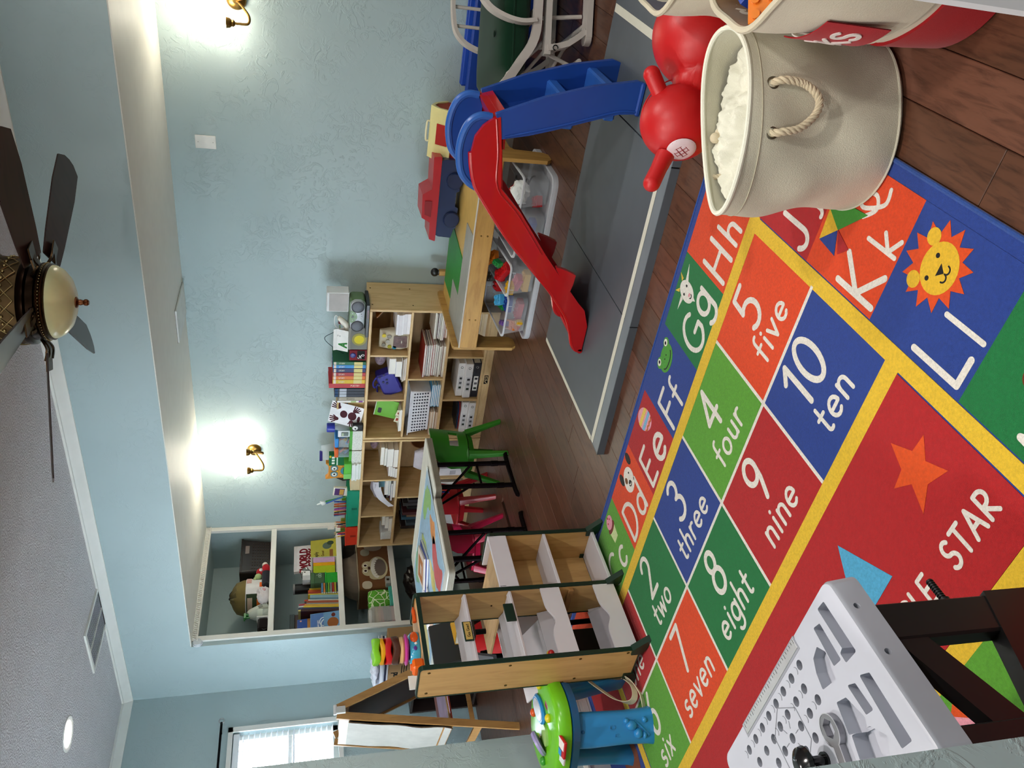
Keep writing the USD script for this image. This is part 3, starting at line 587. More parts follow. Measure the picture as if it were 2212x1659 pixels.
part(t, 'case', box(-.14, .13, -.095, .12, .001, .025, .003), mat('plastic', '141416', rough=.3)); part(t, 'disc_slot', box(-.12, -.02, -.0965, -.094, .012, .015), mat('plastic', '3A3A40')); part(t, 'logo_strip', box(.02, .09, -.0965, -.094, .007, .017), mat('plastic', '5A2A30'))
t = thing('tissue_box', 'white box with a translucent grey front standing on the stereo', 'box', (-2.885, 5.02, TOP + .14))
part(t, 'box_body', box(-.078, .078, -.05, .05, 0, .155, .004), mat('paper', 'E4E6E6')); part(t, 'front_sheet', box(-.07, .07, -.052, -.049, .006, .138), mat('paper', 'B9B4B0'), 'grey lined front sheet')
t = thing('baby_monitor', 'cream curved handset with a white cord loop on the grey box', 'handset', (-3.07, 4.98, TOP + .135))
part(t, 'handset', tube([(-.065, 0, .02), (-.04, 0, .012), (0, 0, .022), (.035, 0, .052), (.055, 0, .075)], [.014, .02, .021, .02, .014], 12, 6), mat('plastic', 'E9E2D2'))
part(t, 'cord', tube([(-.03, 0, .03), (-.04, .0, .07), (-.01, .01, .10), (.05, .015, .10), (.06, .012, .085), (.0, .008, .055), (-.02, 0, .03)], .0028, 6, 6), mat('plastic', 'F2F2F0'))
t = thing('storage_cube', 'small grey fabric cube box with a yellow round print', 'box', (-3.145, 4.985, TOP))
part(t, 'cube', box(-.095, .095, -.085, .09, 0, .137, .004), mat('fabric', '7E7E7A')); part(t, 'lid', box(-.094, .097, -.088, .093, .118, .138, .003), mat('fabric', '8C8B84'))
part(t, 'print_ring', exz(oval(-.005, .062, .052, .052), -.0868, -.084), mat('paper', 'A09A5A')); part(t, 'print_disc', exz(oval(-.005, .062, .036, .036), -.0878, -.086), mat('paper', 'D9C93A'))
t = thing('letter_card', 'white folded card printed with a green letter A', 'card', (-3.19, 4.93, TOP + .138))
part(t, 'card', [rot(box(-.09, .09, -.001, .001, 0, .10), -20, [1, 0, 0]), rot(box(-.09, .09, .049, .051, 0, .095), 16, [1, 0, 0])], mat('paper', 'EFEDE8'))
g, _ = word('A', .055, .24); g = affinity.translate(g, -.055, .012); part(t, 'letter_print', rot(exz(g, -.0018, -.0009), -20, [1, 0, 0]), mat('paper', '2E7A35'))
g, _ = word('2', .022, .12); part(t, 'number_print', rot(exz(affinity.translate(g, .03, .06), -.0018, -.0009), -20, [1, 0, 0]), mat('paper', '9A9A9A'))
t = thing('letter_block', 'dark red wooden letter block behind the white card', 'letter block', (-3.13, 5.03, TOP + .138))
part(t, 'block', rot(exz(Polygon([(-.04, 0), (.04, 0), (.045, .07), (.03, .075), (.02, .03), (-.02, .03), (-.03, .07), (-.045, .065)]), -.012, .012), 8, [0, 1, 0]), mat('plastic', '7C2027', rough=.5)); part(t, 'face', exz(Polygon([(-.03, .05), (.03, .055), (.028, .062), (-.03, .06)]), -.014, -.011), mat('plastic', '7E9A62'))
t = thing('headband', 'thin dark wire loop standing up against the wall', 'wire', (-3.2, 5.06, TOP + .13)); part(t, 'wire', tube([(.05, 0, .06), (-.02, .04, .11), (-.08, .06, .17), (-.13, .04, .13), (-.17, -.02, .03), (-.19, -.04, .0), (-.16, -.05, -.02)], .0022, 6, 7), mat('metal', '2E3A44', rough=.5))
t = thing('flash_card_box', 'maroon card box with a black and white sight word label', 'box', (-3.302, 4.945, TOP))
part(t, 'box_body', box(-.046, .044, -.025, .06, 0, .125, .002), mat('paper', '7E2430')); part(t, 'label', box(-.035, .04, -.0268, -.024, .014, .07), mat('paper', '131313'), 'black label with white lettering')
g, _ = word('Sc', .026, .16); part(t, 'lettering', exz(affinity.translate(g, -.028, .04), -.028, -.0266), mat('paper', 'F1F1F1')); g, _ = word('O', .02, .16); part(t, 'lettering', exz(affinity.translate(g, -.006, .018), -.028, -.0266), mat('paper', 'F1F1F1'))
part(t, 'round_seal', sph((.0, -.026, .10), .022, 2, (1, .25, 1)), mat('plastic', '2A2B7A'))
sp = [('green', '1F6B45', -3.383, .027), ('sky blue', '2F86C8', -3.413, .03), ('navy', '23265E', -3.448, .033), ('red', 'A8202C', -3.483, .031), ('orange', 'D9701C', -3.516, .033), ('yellow', 'D9B41C', -3.552, .035)]
for n_, hx, x, th in sp:
    bookx(f'{n_} spined reader in the rainbow row of readers on the shelf top', x, 4.93, TOP, th, .2, .242, hx, band=[(.10, .36, 'D9CE8C'), (.90, .97, 'DDD2C2')], spine=('STORY', 'E3DCC8', .012, .82))
bookx('tall red spined poetry book at the end of the rainbow readers', -3.588, 4.93, TOP, .042, .22, .268, 'B5202A', spine=('POETRY', 'E8C9B8', .015, .40))
for i, x in enumerate((-3.628, -3.655, -3.682)):
    bookx(f"black and blue glossy workbook, {['nearest the red poetry book','middle of three alike','nearest the beige book'][i]}", x, 4.93, TOP, .026, .2, .226, '1B2230', band=[(.60, .83, 'B9BFC8'), (.88, .98, '2E4A6E')])
bookx('thin beige spined book next to the black workbooks', -3.713, 4.93, TOP, .03, .2, .19, 'A39A86', spine=('READING', '5A5448', .012, .7))
bookx('slim white book with purple swirl on its spine', -3.74, 4.93, TOP, .018, .2, .20, 'E6E4DE', band=[(.05, .2, '8A5A9A'), (.3, .5, 'A9BE8A')])
t = thing('pen_box', 'tan card box printed with a bundle of coloured pens', 'box', (-3.787, 4.94, TOP)); part(t, 'box_body', box(-.034, .034, 0, .12, 0, .205, .002), mat('paper', 'C9AE78'))
for k, hx in enumerate(('2A5A8A', 'A02A2A', 'D9B92A', '1F2A3A')): part(t, 'print_stripe', rot(box(-.03, .03, -.0012, .0005, .125 + k * .015, .137 + k * .015), 12, [0, 1, 0], (0, 0, .15)), mat('paper', hx))
# handprint picture
t = thing('handprint_picture', 'white card with dark maroon handprint crab painting leaning on the shelf top', 'picture', (-3.868, 4.895, TOP))
til = lambda m: rot(rot(m, 9, [0, 1, 0], (0, 0, .12)), -14, [1, 0, 0])
part(t, 'card', til(box(-.105, .105, -.0015, .0015, .012, .262)), mat('paper', 'E9E7EA'))
def hand(cx, cz, a, s):
    ps = [oval(0, 0, .018, .02)] + [LineString([(.012 * (i - 1.5), .012), (.019 * (i - 1.5), .05 - .006 * abs(i - 1.5))]).buffer(.0048) for i in range(4)] + [LineString([(.012, -.004), (.034, .012)]).buffer(.005)]
    return affinity.translate(affinity.scale(affinity.rotate(unary_union(ps), a, origin=(0, 0)), s, s, origin=(0, 0)), cx, cz)
hp = unary_union([oval(0, .155, .036, .028), oval(.0, .088, .04, .033), hand(-.06, .205, 20, 1.), hand(.06, .205, -20, 1.), hand(-.058, .085, 120, .9), hand(.055, .075, -120, .9), oval(-.015, .035, .03, .012)])
part(t, 'handprint', til(exz(hp, -.0025, -.0012)), mat('paper', '4A1C26'))
t = thing('toy_camera', 'small black toy camera with a round white dial', 'toy camera', (-3.945, 4.875, TOP + .001)); part(t, 'body', box(-.032, .032, -.018, .018, 0, .085, .006), mat('plastic', '1C1C1E')); part(t, 'dial', lathe([(0, .006), (.018, .004), (.022, 0)], 24).apply_transform(trimesh.transformations.rotation_matrix(PI / 2, [1, 0, 0])).apply_translation([0, -.018, .062]), mat('plastic', 'E4E4E0')); part(t, 'pupil', sph((0, -.024, .062), .006, 2), mat('plastic', '0E0E0E'))
# green drawers in white printed trays and what stands in them
for k, (x0, x1, lab) in enumerate(((-4.19, -3.995, 'white patterned paper tray with a green liner, right of the pair'), (-4.355, -4.2, 'white printed paper tray with a green liner, left of the pair'))):
    t = thing('paper_tray', lab, 'tray', ((x0 + x1) / 2, 4.97, TOP)); w = (x1 - x0) / 2
    part(t, 'tray', diff(box(-w, w, -.09, .1, 0, .078, .002), box(-w + .004, w - .004, -.086, .096, .004, .1)), mat('paper', 'D9DAD2', var=.22, scale=120.)); part(t, 'liner', diff(box(-w + .005, w - .005, -.085, .095, .005, .10), box(-w + .009, w - .009, -.081, .091, .01, .12)), mat('plastic', '54A83E'))
t = thing('glue_bottle', 'clear glue bottle with a broad dark blue cap', 'bottle', (-4.05, 5.0, TOP + .012)); part(t, 'bottle', lathe([(0, 0), (.03, 0), (.034, .01), (.034, .15), (.02, .185), (.016, .20), (0, .20)], 24), mat('milky', 'CBD9E2', alpha=.6)); part(t, 'cap', lathe([(0, .2), (.037, .2), (.038, .205), (.038, .255), (.034, .262), (0, .262)], 24), mat('plastic', '1E2FA0'))
t = thing('calculator_pack', 'white carded pack with a small grey calculator', 'calculator', (-4.045, 4.91, TOP + .08)); part(t, 'card', box(-.03, .03, 0, .004, 0, .11, .001), mat('paper', 'DADDE0')); part(t, 'calculator', box(-.018, .018, -.007, .0, .03, .085, .003), mat('plastic', '6E7A74')); part(t, 'screen', box(-.014, .014, -.0085, -.006, .066, .08), mat('plastic', 'AEBB9A'))
for lab, x0, x1, hx, h2 in (('clear crate with a bright blue lid full of orange and red pieces', -4.2, -4.11, '2E86CE', 'C9501E'), ('clear crate with an orange lid full of blue pieces', -4.305, -4.215, 'E0601C', '2A5E9E')):
    t = thing('marker_box', lab, 'box', ((x0 + x1) / 2, 4.985, TOP + .012)); part(t, 'box_body', box(-.044, .044, -.06, .06, 0, .17, .004), mat('clear', 'D8E2EA', alpha=.3)); part(t, 'lid', box(-.046, .046, -.062, .062, .168, .20, .006), mat('plastic', hx))
    r_ = random.Random(int(x0 * 100))
    for k in range(7): part(t, 'content_piece', rot(box(-.012, .012, -.03, .03, -.008, .008, .003), r_.uniform(0, 180), [r_.random(), r_.random(), 1]).apply_translation([r_.uniform(-.024, .024), r_.uniform(-.02, .02), .04 + .019 * k]), mat('plastic', [hx, h2, 'C23030', '2E6FB0', 'E0B83A'][k % 5]))
t = thing('plastic_bag', 'tall clear zip bag with a purple slide closure behind the crates', 'bag', (-4.39, 5.09, TOP + .012)); part(t, 'bag', loft([ring(0, 0, z, rx, ry, 24, p=3) for z, rx, ry in ((0, .075, .04), (.06, .09, .05), (.2, .09, .04), (.26, .085, .02), (.30, .08, .004))]), mat('clear', 'DDE5E6', alpha=.35)); part(t, 'zip', box(-.085, .02, -.01, .006, .288, .312, .003), mat('plastic', '2A1F7A'))
t = thing('dice_box', 'green card game box printed with white dice', 'box', (-4.35, 4.965, TOP + .012)); part(t, 'box_body', box(-.058, .058, -.02, .03, 0, .24, .002), mat('paper', '1E6E42'))
for k in range(3): part(t, 'dice_print', box(-.04 + k * .03, -.02 + k * .03, -.0215, -.019, .195, .218), mat('paper', 'E8ECE4'))
part(t, 'dice_print', exz(oval(.04, .23, .012, .008), -.0215, -.019), mat('paper', 'D9B92A')); part(t, 'dice_print', box(-.05, .05, -.0215, -.019, .17, .18), mat('paper', 'DDE6DA'))
# ------------- on top of the left unit
t = thing('owl_organizer', 'orange and blue owl figure with big round eyes standing behind the green tray', 'owl', (-4.49, 4.985, TOP + .002))
ow = Polygon(catmull([(-.06, 0), (.06, 0), (.078, .09), (.075, .19), (.085, .272), (.05, .252), (-.05, .252), (-.085, .272), (-.075, .19), (-.078, .09)], 6, True))
part(t, 'body', exz(ow, -.014, .03), mat('plastic', 'DC8E2A')); part(t, 'belly', exz(oval(0, .095, .05, .06), -.017, -.013), mat('plastic', '3E8AA0'))
for s in (-1, 1):
    part(t, 'eye', exz(oval(s * .033, .205, .03, .03), -.018, -.013), mat('plastic', '4F7F92')); part(t, 'eye_white', exz(oval(s * .033, .205, .02, .02), -.02, -.017), mat('plastic', 'F0EDE4')); part(t, 'pupil', exz(oval(s * .03, .205, .008, .008), -.0215, -.019), mat('plastic', '121212'))
part(t, 'beak', exz(Polygon([(-.01, .185), (.01, .185), (0, .165)]), -.02, -.013), mat('plastic', 'E9C23A'))
for x, z in ((-.05, .15), (.05, .15), (-.055, .12), (.058, .12), (0, .16)): part(t, 'dot', exz(oval(x, z, .007, .007), -.0155, -.013), mat('plastic', 'F0B45A'))
part(t, 'wing', exz(Polygon([(-.078, .19), (-.115, .13), (-.105, .07), (-.07, .06)]).buffer(.006), -.005, .02), mat('plastic', '1E1A18'))
t = thing('letter_tray', 'lime green desk tray on top of white printed sheets', 'tray', (-4.4, 4.93, TOP + .076)); part(t, 'tray', diff(box(-.075, .085, -.075, .09, 0, .06, .003), box(-.07, .08, -.07, .085, .005, .08)), mat('plastic', '5FBF3E')); part(t, 'front', box(-.076, -.02, -.078, -.074, .0, .062, .001), mat('plastic', '7FD06A'), 'paler green front')
sheetstack('stack of white printed forms under the lime green tray', -4.41, 4.955, TOP, .17, .19, .074, 7, hexes=('E9ECE8', 'DCE3DA', 'F2F3EF'))
t = thing('tan_box', 'small tan card box with rows of dark print', 'box', (-4.60, 4.94, TOP)); part(t, 'box_body', box(-.115, .115, -.055, .06, 0, .075, .002), mat('paper', 'D6C49C')); part(t, 'lid_edge', box(-.116, -.02, -.0565, .061, .06, .078, .001), mat('paper', 'E4D6B6'))
for k in range(5): part(t, 'print_line', box(-.10, -.03, -.0562, -.0548, .012 + k * .011, .017 + k * .011), mat('paper', '5A4A30'))
part(t, 'red_print', box(.09, .114, -.0562, -.0548, .01, .06), mat('paper', 'C0442A'))
def caddy(lab, x0, x1, hx, inner):
    t = thing('desk_caddy', lab, 'caddy', ((x0 + x1) / 2, 4.965, TOP)); w = (x1 - x0) / 2
    out = Polygon([(-w, 0), (w, 0), (w + .006, .10), (-w - .006, .10)])
    part(t, 'tub', diff(exz(out, -.09, .10), box(-w + .004, -.004, -.085, .095, .006, .2), box(.004, w - .004, -.085, .095, .006, .2)), mat('plastic', hx))
    part(t, 'front_notch', box(-.012, .012, -.0915, -.089, .012, .06, .001), mat('plastic', inner)); part(t, 'rim', box(-w - .008, w + .008, -.094, -.088, .092, .102, .002), mat('plastic', hx))
    return t
caddy('teal green two-pocket desk caddy holding cards and pens', -5.045, -4.635, '159070', '0E6A52'); caddy('red two-pocket desk caddy full of pencils', -5.278, -5.062, 'D0361E', '9A2212')
t = thing('card_deck', 'small purple and tan picture card pack standing in the teal caddy', 'card pack', (-4.73, 4.97, TOP + .02)); part(t, 'pack', rot(box(-.045, .045, -.012, .012, 0, .19, .002), 6, [0, 1, 0]), mat('paper', 'E8E2D6')); part(t, 'picture', rot(box(-.038, .038, -.0135, -.011, .10, .18), 6, [0, 1, 0]), mat('paper', '5A3A6E')); part(t, 'picture', rot(box(-.03, .03, -.0145, -.013, .105, .14), 6, [0, 1, 0]), mat('paper', 'C99A4A'))
t = thing('pointer_stick', 'green and blue pointer with a white pointing hand at its tip', 'pointer', (-4.80, 4.97, TOP + .03)); part(t, 'stick', cyl((.04, 0, 0), (-.035, 0, .24), .008), mat('plastic', '1F7A3A')); part(t, 'stick_blue', cyl((.025, -.01, .1), (-.045, -.01, .235), .006), mat('plastic', '2C5AB0'), 'blue stripe along the pointer')
part(t, 'pointing_hand', cat(sph((-.052, 0, .262), .02, 2, (1, .6, 1)), cyl((-.05, 0, .27), (-.066, 0, .312), .006, .005), cyl((-.035, -.004, .265), (-.028, -.004, .285), .006, .005), cyl((-.04, .004, .27), (-.042, .004, .29), .006, .005), cyl((-.062, 0, .255), (-.075, 0, .268), .005, .004)), mat('plastic', 'F0F0EE'))
cols = ['C23A22', 'D9A32A', '2A4AA8', '7A2A8A', 'C25A1E', '2E7A3A', '161616', 'D06AA0', 'E0C040', 'A01E2A', '1E4A8A', 'C9925A']
cn = {'C23A22': 'red', 'D9A32A': 'mustard', '2A4AA8': 'royal blue', '7A2A8A': 'purple', 'C25A1E': 'rust', '2E7A3A': 'green', '161616': 'black', 'D06AA0': 'pink', 'E0C040': 'yellow', 'A01E2A': 'crimson', '1E4A8A': 'navy blue', 'C9925A': 'tan'}
for k in range(12):
    x = -4.845 - k * .014; hx = cols[k]
    t = thing('marker_pen', f'{cn[hx]} marker standing in the teal green caddy', 'marker', (x, 4.955 + .02 * (k % 3), TOP + .01)); a = rng.uniform(-9, 9)
    part(t, 'barrel', rot(cyl((0, 0, 0), (0, 0, .15), .006, n=10), a, [0, 1, 0]), mat('plastic', hx)); part(t, 'cap', rot(cyl((0, 0, .15), (0, 0, .19), .0068, .005, n=10), a, [0, 1, 0]), mat('plastic', hx, rough=.2))
for k in range(12):
    x = -5.085 - k * .0155; hx = cols[(k * 5 + 6) % 12]
    t = thing('pencil', f'{cn[hx]} pencil standing in the red caddy', 'pencil', (x, 4.95 + .02 * (k % 3), TOP + .01)); a = rng.uniform(-14, 14)
    part(t, 'shaft', rot(cyl((0, 0, 0), (0, 0, .15 + .02 * rng.random()), .005, n=6), a, [0, 1, 0]), mat('plastic', hx)); part(t, 'tip', rot(cyl((0, 0, .165), (0, 0, .185), .005, .001, n=6), a, [0, 1, 0]), mat('paper', 'D9BE92'))
for lab, x, hx in (('yellow green card divider inside the teal caddy', -4.80, '7FA83A'), ('olive card divider inside the red caddy', -5.17, '8AA03E')):
    t = thing('divider_card', lab, 'card', (x, 5.02, TOP + .007)); part(t, 'card', box(-.08, .08, 0, .004, 0, .13, .001), mat('paper', hx)); part(t, 'edge', box(-.081, .081, -.001, .005, .125, .132, .001), mat('paper', 'D8DCA8'))
# ---------------------------------------------------------------- inside the right unit
sheetstack('neat stack of white paper pads in the top right cubby', -3.0, 4.99, R1, .17, .23, .10, 5, hexes=('F0EEF0', 'E6E2E4'))
t = thing('brown_pouch', 'amber brown plastic folder leaning over the white pads', 'folder', (-2.985, 5.06, R1 + .10)); part(t, 'pouch', rot(box(-.10, .07, -.006, .10, 0, .012, .004), 38, [0, 1, 0]).apply_translation([0, 0, .06]), mat('plastic', '9A5E1E', rough=.25))
t = thing('zip_pouch', 'patterned zip pouch with yellow and grey circles in the top right cubby', 'pouch', (-3.165, 4.92, R1))
body = loft([ring(0, .03, z, rx, ry, 28, p=3) for z, rx, ry in ((0, .07, .05), (.05, .085, .055), (.14, .083, .045), (.2, .078, .02), (.208, .076, .006))]); part(t, 'pouch', body, mat('fabric', 'C9BFA8'))
part(t, 'window', sc(exz(rrect(.10, .10, .01, .0, .06), -.001, .001), 1, 1, 1).apply_translation([.0, -.0235, 0]), mat('plastic', '6A4E4A', rough=.25, var=.4, scale=40.))
for x, z, hx in ((-.045, .135, 'A8A03A'), (.0, .15, 'B8B4A8'), (.04, .14, '9A968C'), (.05, .18, 'D9C24A'), (-.03, .18, '8A8478'), (-.05, .10, '3E8AA0')): part(t, 'print_dot', exz(oval(x, z, .015, .015), -.020, -.0165) if z > .13 else exz(oval(x, z, .015, .015), -.0245, -.02), mat('fabric', hx))
for k, (x, w, z, h, lab) in enumerate(((-3.40, .145, R1, .035, 'thin stapled booklets under the white readers, middle top cubby'), (-3.385, .14, R1 + .036, .045, 'thick white paperback lying in the middle top cubby'), (-3.36, .14, R1 + .082, .05, 'uppermost white paperback in the middle top cubby'))):
    if k == 0: sheetstack(lab, x, 4.985, z, .2, .22, h, 5, hexes=('E8E2DA', 'C9B8A8', 'F0EEEA', 'B0A090'))
    else: bookflat(lab, x, 4.97, z, w, .22, h, 'E6E4E8')
t = thing('purple_bag', 'royal purple rubbery tote with round holes and handles', 'bag', (-3.555, 4.93, R1)); PUR = mat('plastic', '2E2A8C', rough=.5)
part(t, 'tote', rot(cat(box(-.11, .10, -.012, .09, .0, .15, .012)), -24, [0, 1, 0]).apply_translation([.02, 0, .045]), PUR)
for x, z in ((.01, .14), (.05, .17), (-.02, .17), (.03, .115), (.075, .14), (.0, .11)): part(t, 'hole', exz(oval(x, z + .02, .009, .009), -.0165, -.0115), mat('plastic', '16144A'))
part(t, 'handle', tube([(-.01, .02, .18), (-.05, .0, .22), (-.0, -.005, .235), (.06, .01, .20)], .007, 8, 6), PUR); part(t, 'handle', tube([(-.10, .02, .06), (-.13, .01, .12), (-.12, .02, .19), (-.05, .05, .20)], .007, 8, 6), PUR)
t = thing('clear_bag_of_beads', 'crumpled clear bag with mauve beads behind the white paperbacks', 'bag', (-3.40, 5.04, R1 + .135)); part(t, 'bag', sph((0, 0, .045), .05, 3, (1.3, .8, .85)), mat('clear', 'B9A4B4', alpha=.55, var=.5, scale=60.))
t = thing('notebook', 'lime green notebook with a black window leaning open in the top left cubby', 'notebook', (-3.855, 4.95, R1)); tn = lambda m: rot(rot(m, 8, [0, 1, 0]), -12, [1, 0, 0])
part(t, 'cover', tn(box(-.085, .085, -.006, .0, .03, .20, .001)), mat('plastic', '6FB52E', rough=.5)); part(t, 'pages', tn(box(-.083, .083, 0, .012, .03, .198)), PAGE); part(t, 'window_label', tn(exz(rrect(.05, .028, .008, -.03, .165), -.0068, -.0055)), mat('plastic', '1E221A')); part(t, 'spine_edge', tn(box(-.09, .09, -.004, .014, .197, .206, .002)), mat('paper', 'E4EAD8'))
t = thing('calculator', 'two small white wheel cards lying in front of the green notebook', 'card', (-3.87, 4.90, R1 + .004)); part(t, 'card', rot(box(-.06, -.004, -.002, 0, .0, .04), 18, [0, 1, 0]), mat('paper', 'D9D2B4')); part(t, 'card', rot(box(.0, .056, -.002, 0, .012, .05), 18, [0, 1, 0]), mat('paper', 'D9D2B4')); part(t, 'print', rot(box(-.045, -.02, -.003, -.0018, .012, .03), 18, [0, 1, 0]), mat('paper', 'A03A2A')); part(t, 'print', rot(exz(oval(.028, .03, .01, .01), -.003, -.0018), 18, [0, 1, 0]), mat('paper', '8A2A2A'))
sheetstack('loose white papers on the floor of the top left cubby', -3.90, 4.97, R1, .20, .2, .024, 5, rz=4)
def mags(lab, x0, x1, y0, z0, n, hmax, seed):
    r_ = random.Random(seed); g_ = lab; z = z0
    words = ['lowest', 'second lowest', 'third from the bottom', 'fourth from the bottom', 'fifth from the bottom', 'sixth from the bottom', 'seventh from the bottom', 'eighth from the bottom', 'ninth from the bottom', 'topmost']
    for k in range(n):
        th = hmax / n * .96; hx = r_.choice(['7A2A2E', 'E8E4DC', '3A2A2A', 'D9D0C0', '9A6A4A', 'ECEAE6', '5A3A4A', 'C9B89A', 'A83A2E']); nm = {'7A2A2E': 'maroon', 'E8E4DC': 'white', '3A2A2A': 'dark', 'D9D0C0': 'cream', '9A6A4A': 'tan', 'ECEAE6': 'pale', '5A3A4A': 'plum', 'C9B89A': 'buff', 'A83A2E': 'red'}[hx]
        w = (x1 - x0) * r_.uniform(.9, 1.0)
        bookflat(f'{nm} thin magazine, {words[k] if k < n - 1 else "topmost"} in the {lab}', (x0 + x1) / 2 + r_.uniform(-.01, .01), y0 + .115 + r_.uniform(-.012, .012), z, w, .225, th, hx, cat_='magazine', name='magazine'); z += th + .0004
mags('right hand pile of the wide cubby', -3.14, -2.90, 4.89, R2, 8, .105, 5); mags('left hand pile of the wide cubby', -3.47, -3.17, 4.875, R2, 10, .165, 8)
crate('white plastic basket with square perforations in the middle left cubby', 'perforated_basket', 'basket', -4.02, -3.60, 4.87, 5.10, R2 + .07, R2 + .235, 'E9E6E8', holes=(13, 6), flare=.02, lip=.012)
for k in range(5): bookflat(f"light blue covered workbook, {['lowest', 'second', 'third', 'fourth', 'topmost'][k]} of the blue pile under the white basket", -3.66 + .006 * (k % 2), 4.99, R2 + .0 + k * .0135, .21, .2, .013, '3F9ACB', group=None)
sheetstack('thick brown and white paper pile in the middle left cubby', -3.93, 4.99, R2, .25, .22, .066, 7, hexes=('C9AC90', 'E0CDB8', 'A98A70', 'EDE6DC'))
def binder(lab, x0, x1, y0, z0, h, hx, dep=.24):
    t = thing('ring_binder', lab, 'binder', ((x0 + x1) / 2, y0 + dep / 2, z0)); w = x1 - x0
    part(t, 'cover', diff(box(-w / 2, w / 2, -dep / 2, dep / 2, 0, h, .004), box(-w / 2 - .01, w / 2 + .01, -dep / 2 + .004, dep / 2 + .01, .004, h - .004)), mat('plastic', hx)); part(t, 'pages', box(-w / 2 + .01, w / 2 - .01, -dep / 2 + .02, dep / 2 - .006, .005, h - .006), PAGE)
    part(t, 'spine_label', box(-w * .30, w * .12, -dep / 2 - .001, -dep / 2 + .001, h * .22, h * .78), mat('paper', 'F2F0EC' if hx != 'EDEBEA' else 'D9D8DA'))
    for k in range(3): part(t, 'label_print', box(-w * (.26 - .14 * k), -w * (.20 - .14 * k), -dep / 2 - .0016, -dep / 2, h * .3, h * .66), mat('paper', ['2E3A2E', '6A6A70', '3A3A3A'][k]))
    part(t, 'finger_ring', tube([(w * .38 + .009 * math.cos(a), -dep / 2 - .001, h / 2 + .009 * math.sin(a)) for a in np.linspace(0, 2 * PI, 16, endpoint=False)], .002, 6, closed=True), mat('metal', 'A8A8A8'))
binder('white ring binder lying on top of two binders, middle bottom cubby', -3.655, -3.345, 4.885, R3 + .122, .052, 'EDEBEA'); binder('thick white ring binder in the middle of the middle bottom cubby', -3.655, -3.335, 4.86, R3 + .062, .06, 'EDEBEA'); binder('black ring binder lowest in the middle bottom cubby', -3.655, -3.33, 4.87, R3, .062, '26252A')
binder('upper white ring binder in the left bottom cubby', -4.02, -3.715, 4.88, R3 + .054, .052, 'EDEBEA'); binder('lower white ring binder in the left bottom cubby', -4.02, -3.71, 4.86, R3, .053, 'EDEBEA')
for k, (hx, n_) in enumerate((('B5302E', 'red'), ('2E4A7A', 'blue'), ('2A2A2E', 'black'))):
    t = thing('folder', f'{n_} plastic folder curled on top of the left bottom binders', 'folder', (-3.86, 4.99, R3 + .107 + .010 * k)); part(t, 'sheet', ribbon([(-.14, 0, 0.004), (-.05, 0, .006), (.06, 0, .008), (.125, 0, .016)], .18, .004, up=(0, 1, 0)), mat('plastic', hx)); part(t, 'tab', box(-.15, -.135, -.03, .03, .002, .006), mat('plastic', hx))
sheetstack('loose brown paper slips beside the folders in the left bottom cubby', -3.73, 5.1, R3 + .107, .05, .12, .03, 3, hexes=('8A6A50', 'B59A80'))
sheetstack('pale cardboard sleeves at the right end of the bottom shelf', -3.02, 5.02, R3, .26, .22, .12, 5, hexes=('E3D6BE', 'D4C09C'))
# ---------------------------------------------------------------- inside the left unit
for k, (n_, z, h, hx) in enumerate((('brown covered', 0, .04, 'A58A6A'), ('white', .041, .05, 'E9E7E4'), ('grey green', .092, .022, '8A8A70'), ('cream', .115, .03, 'D9C8A8'))):
    bookflat(f'{n_} thick paperback lying in the pile of the upper right cubby, left unit', -4.28 + .01 * k, 4.99, R1 + z, .19, .25, h, hx)
for k in range(4): bookflat(f"white edged booklet {['lowest','second','third','fourth'][k]} in the spread beside the thick paperbacks", -4.435 + .004 * k, 4.96, R1 + .0185 * k, .10, .2, .018, ['E6DCD6', 'CFC4C0', 'F0EDEA', 'D8C8C4'][k], rz=3 * k)
t = thing('paper_rolls', 'crumpled mauve paper bag on top of the thick paperbacks', 'paper bag', (-4.25, 5.06, R1 + .147)); part(t, 'bag', sph((0, 0, .035), .045, 3, (1.6, 1, .75)), mat('paper', '8A7078', var=.3, scale=30., bump=.8, bscale=40., dist=.02))
t = thing('blue_tin', 'light blue round-edged tin in the upper middle cubby', 'tin', (-4.60, 5.0, R1 + .075)); part(t, 'tin', box(-.06, .06, -.07, .07, 0, .055, .012), mat('metal', '7FB0C4', rough=.35)); part(t, 'tin_lid', box(-.062, .062, -.072, .072, .04, .058, .01), mat('metal', '9AC4D2', rough=.35))
t = thing('folded_paper', 'long folded white paper strip drooping in the upper middle cubby', 'paper', (-4.72, 4.93, R1 + .02)); part(t, 'strip', ribbon([(.10, .03, .13), (.03, .0, .12), (-.05, -.02, .08), (-.13, -.03, .0)], .07, .003, up=(0, .5, 1)), mat('paper', 'ECEAF0')); part(t, 'strip', ribbon([(.08, .06, .15), (-.02, .05, .16), (-.06, .05, .13)], .09, .003, up=(0, 1, .3)), mat('paper', 'CFC8D4'))
t = thing('black_cards', 'small black box with white print behind the folded paper', 'box', (-4.78, 5.0, R1 + .03)); part(t, 'box_body', box(-.03, .03, -.04, .05, 0, .045, .003), mat('paper', '26262C')); part(t, 'print', box(-.02, .02, -.0412, -.0395, .012, .03), mat('paper', 'C9C9CE'))
for k, (n_, hx, th) in enumerate((('white', 'E8E4E6', .02), ('navy and red', '2A2E6A', .018), ('blue map patterned', '7FA0A8', .018), ('pale', 'F0EFEE', .03))):
    bookflat(f'{n_} booklet lying in the upper middle cubby of the left unit', -4.63 + .012 * k - (.05 if k == 1 else 0), 4.98, R1 + sum((.02, .018, .018, .03)[:k]) + .0004 * k, .2, .2, th, hx, art=[(-.45, -.3, -.4, .4, 'C03A2E')] if k == 1 else None)
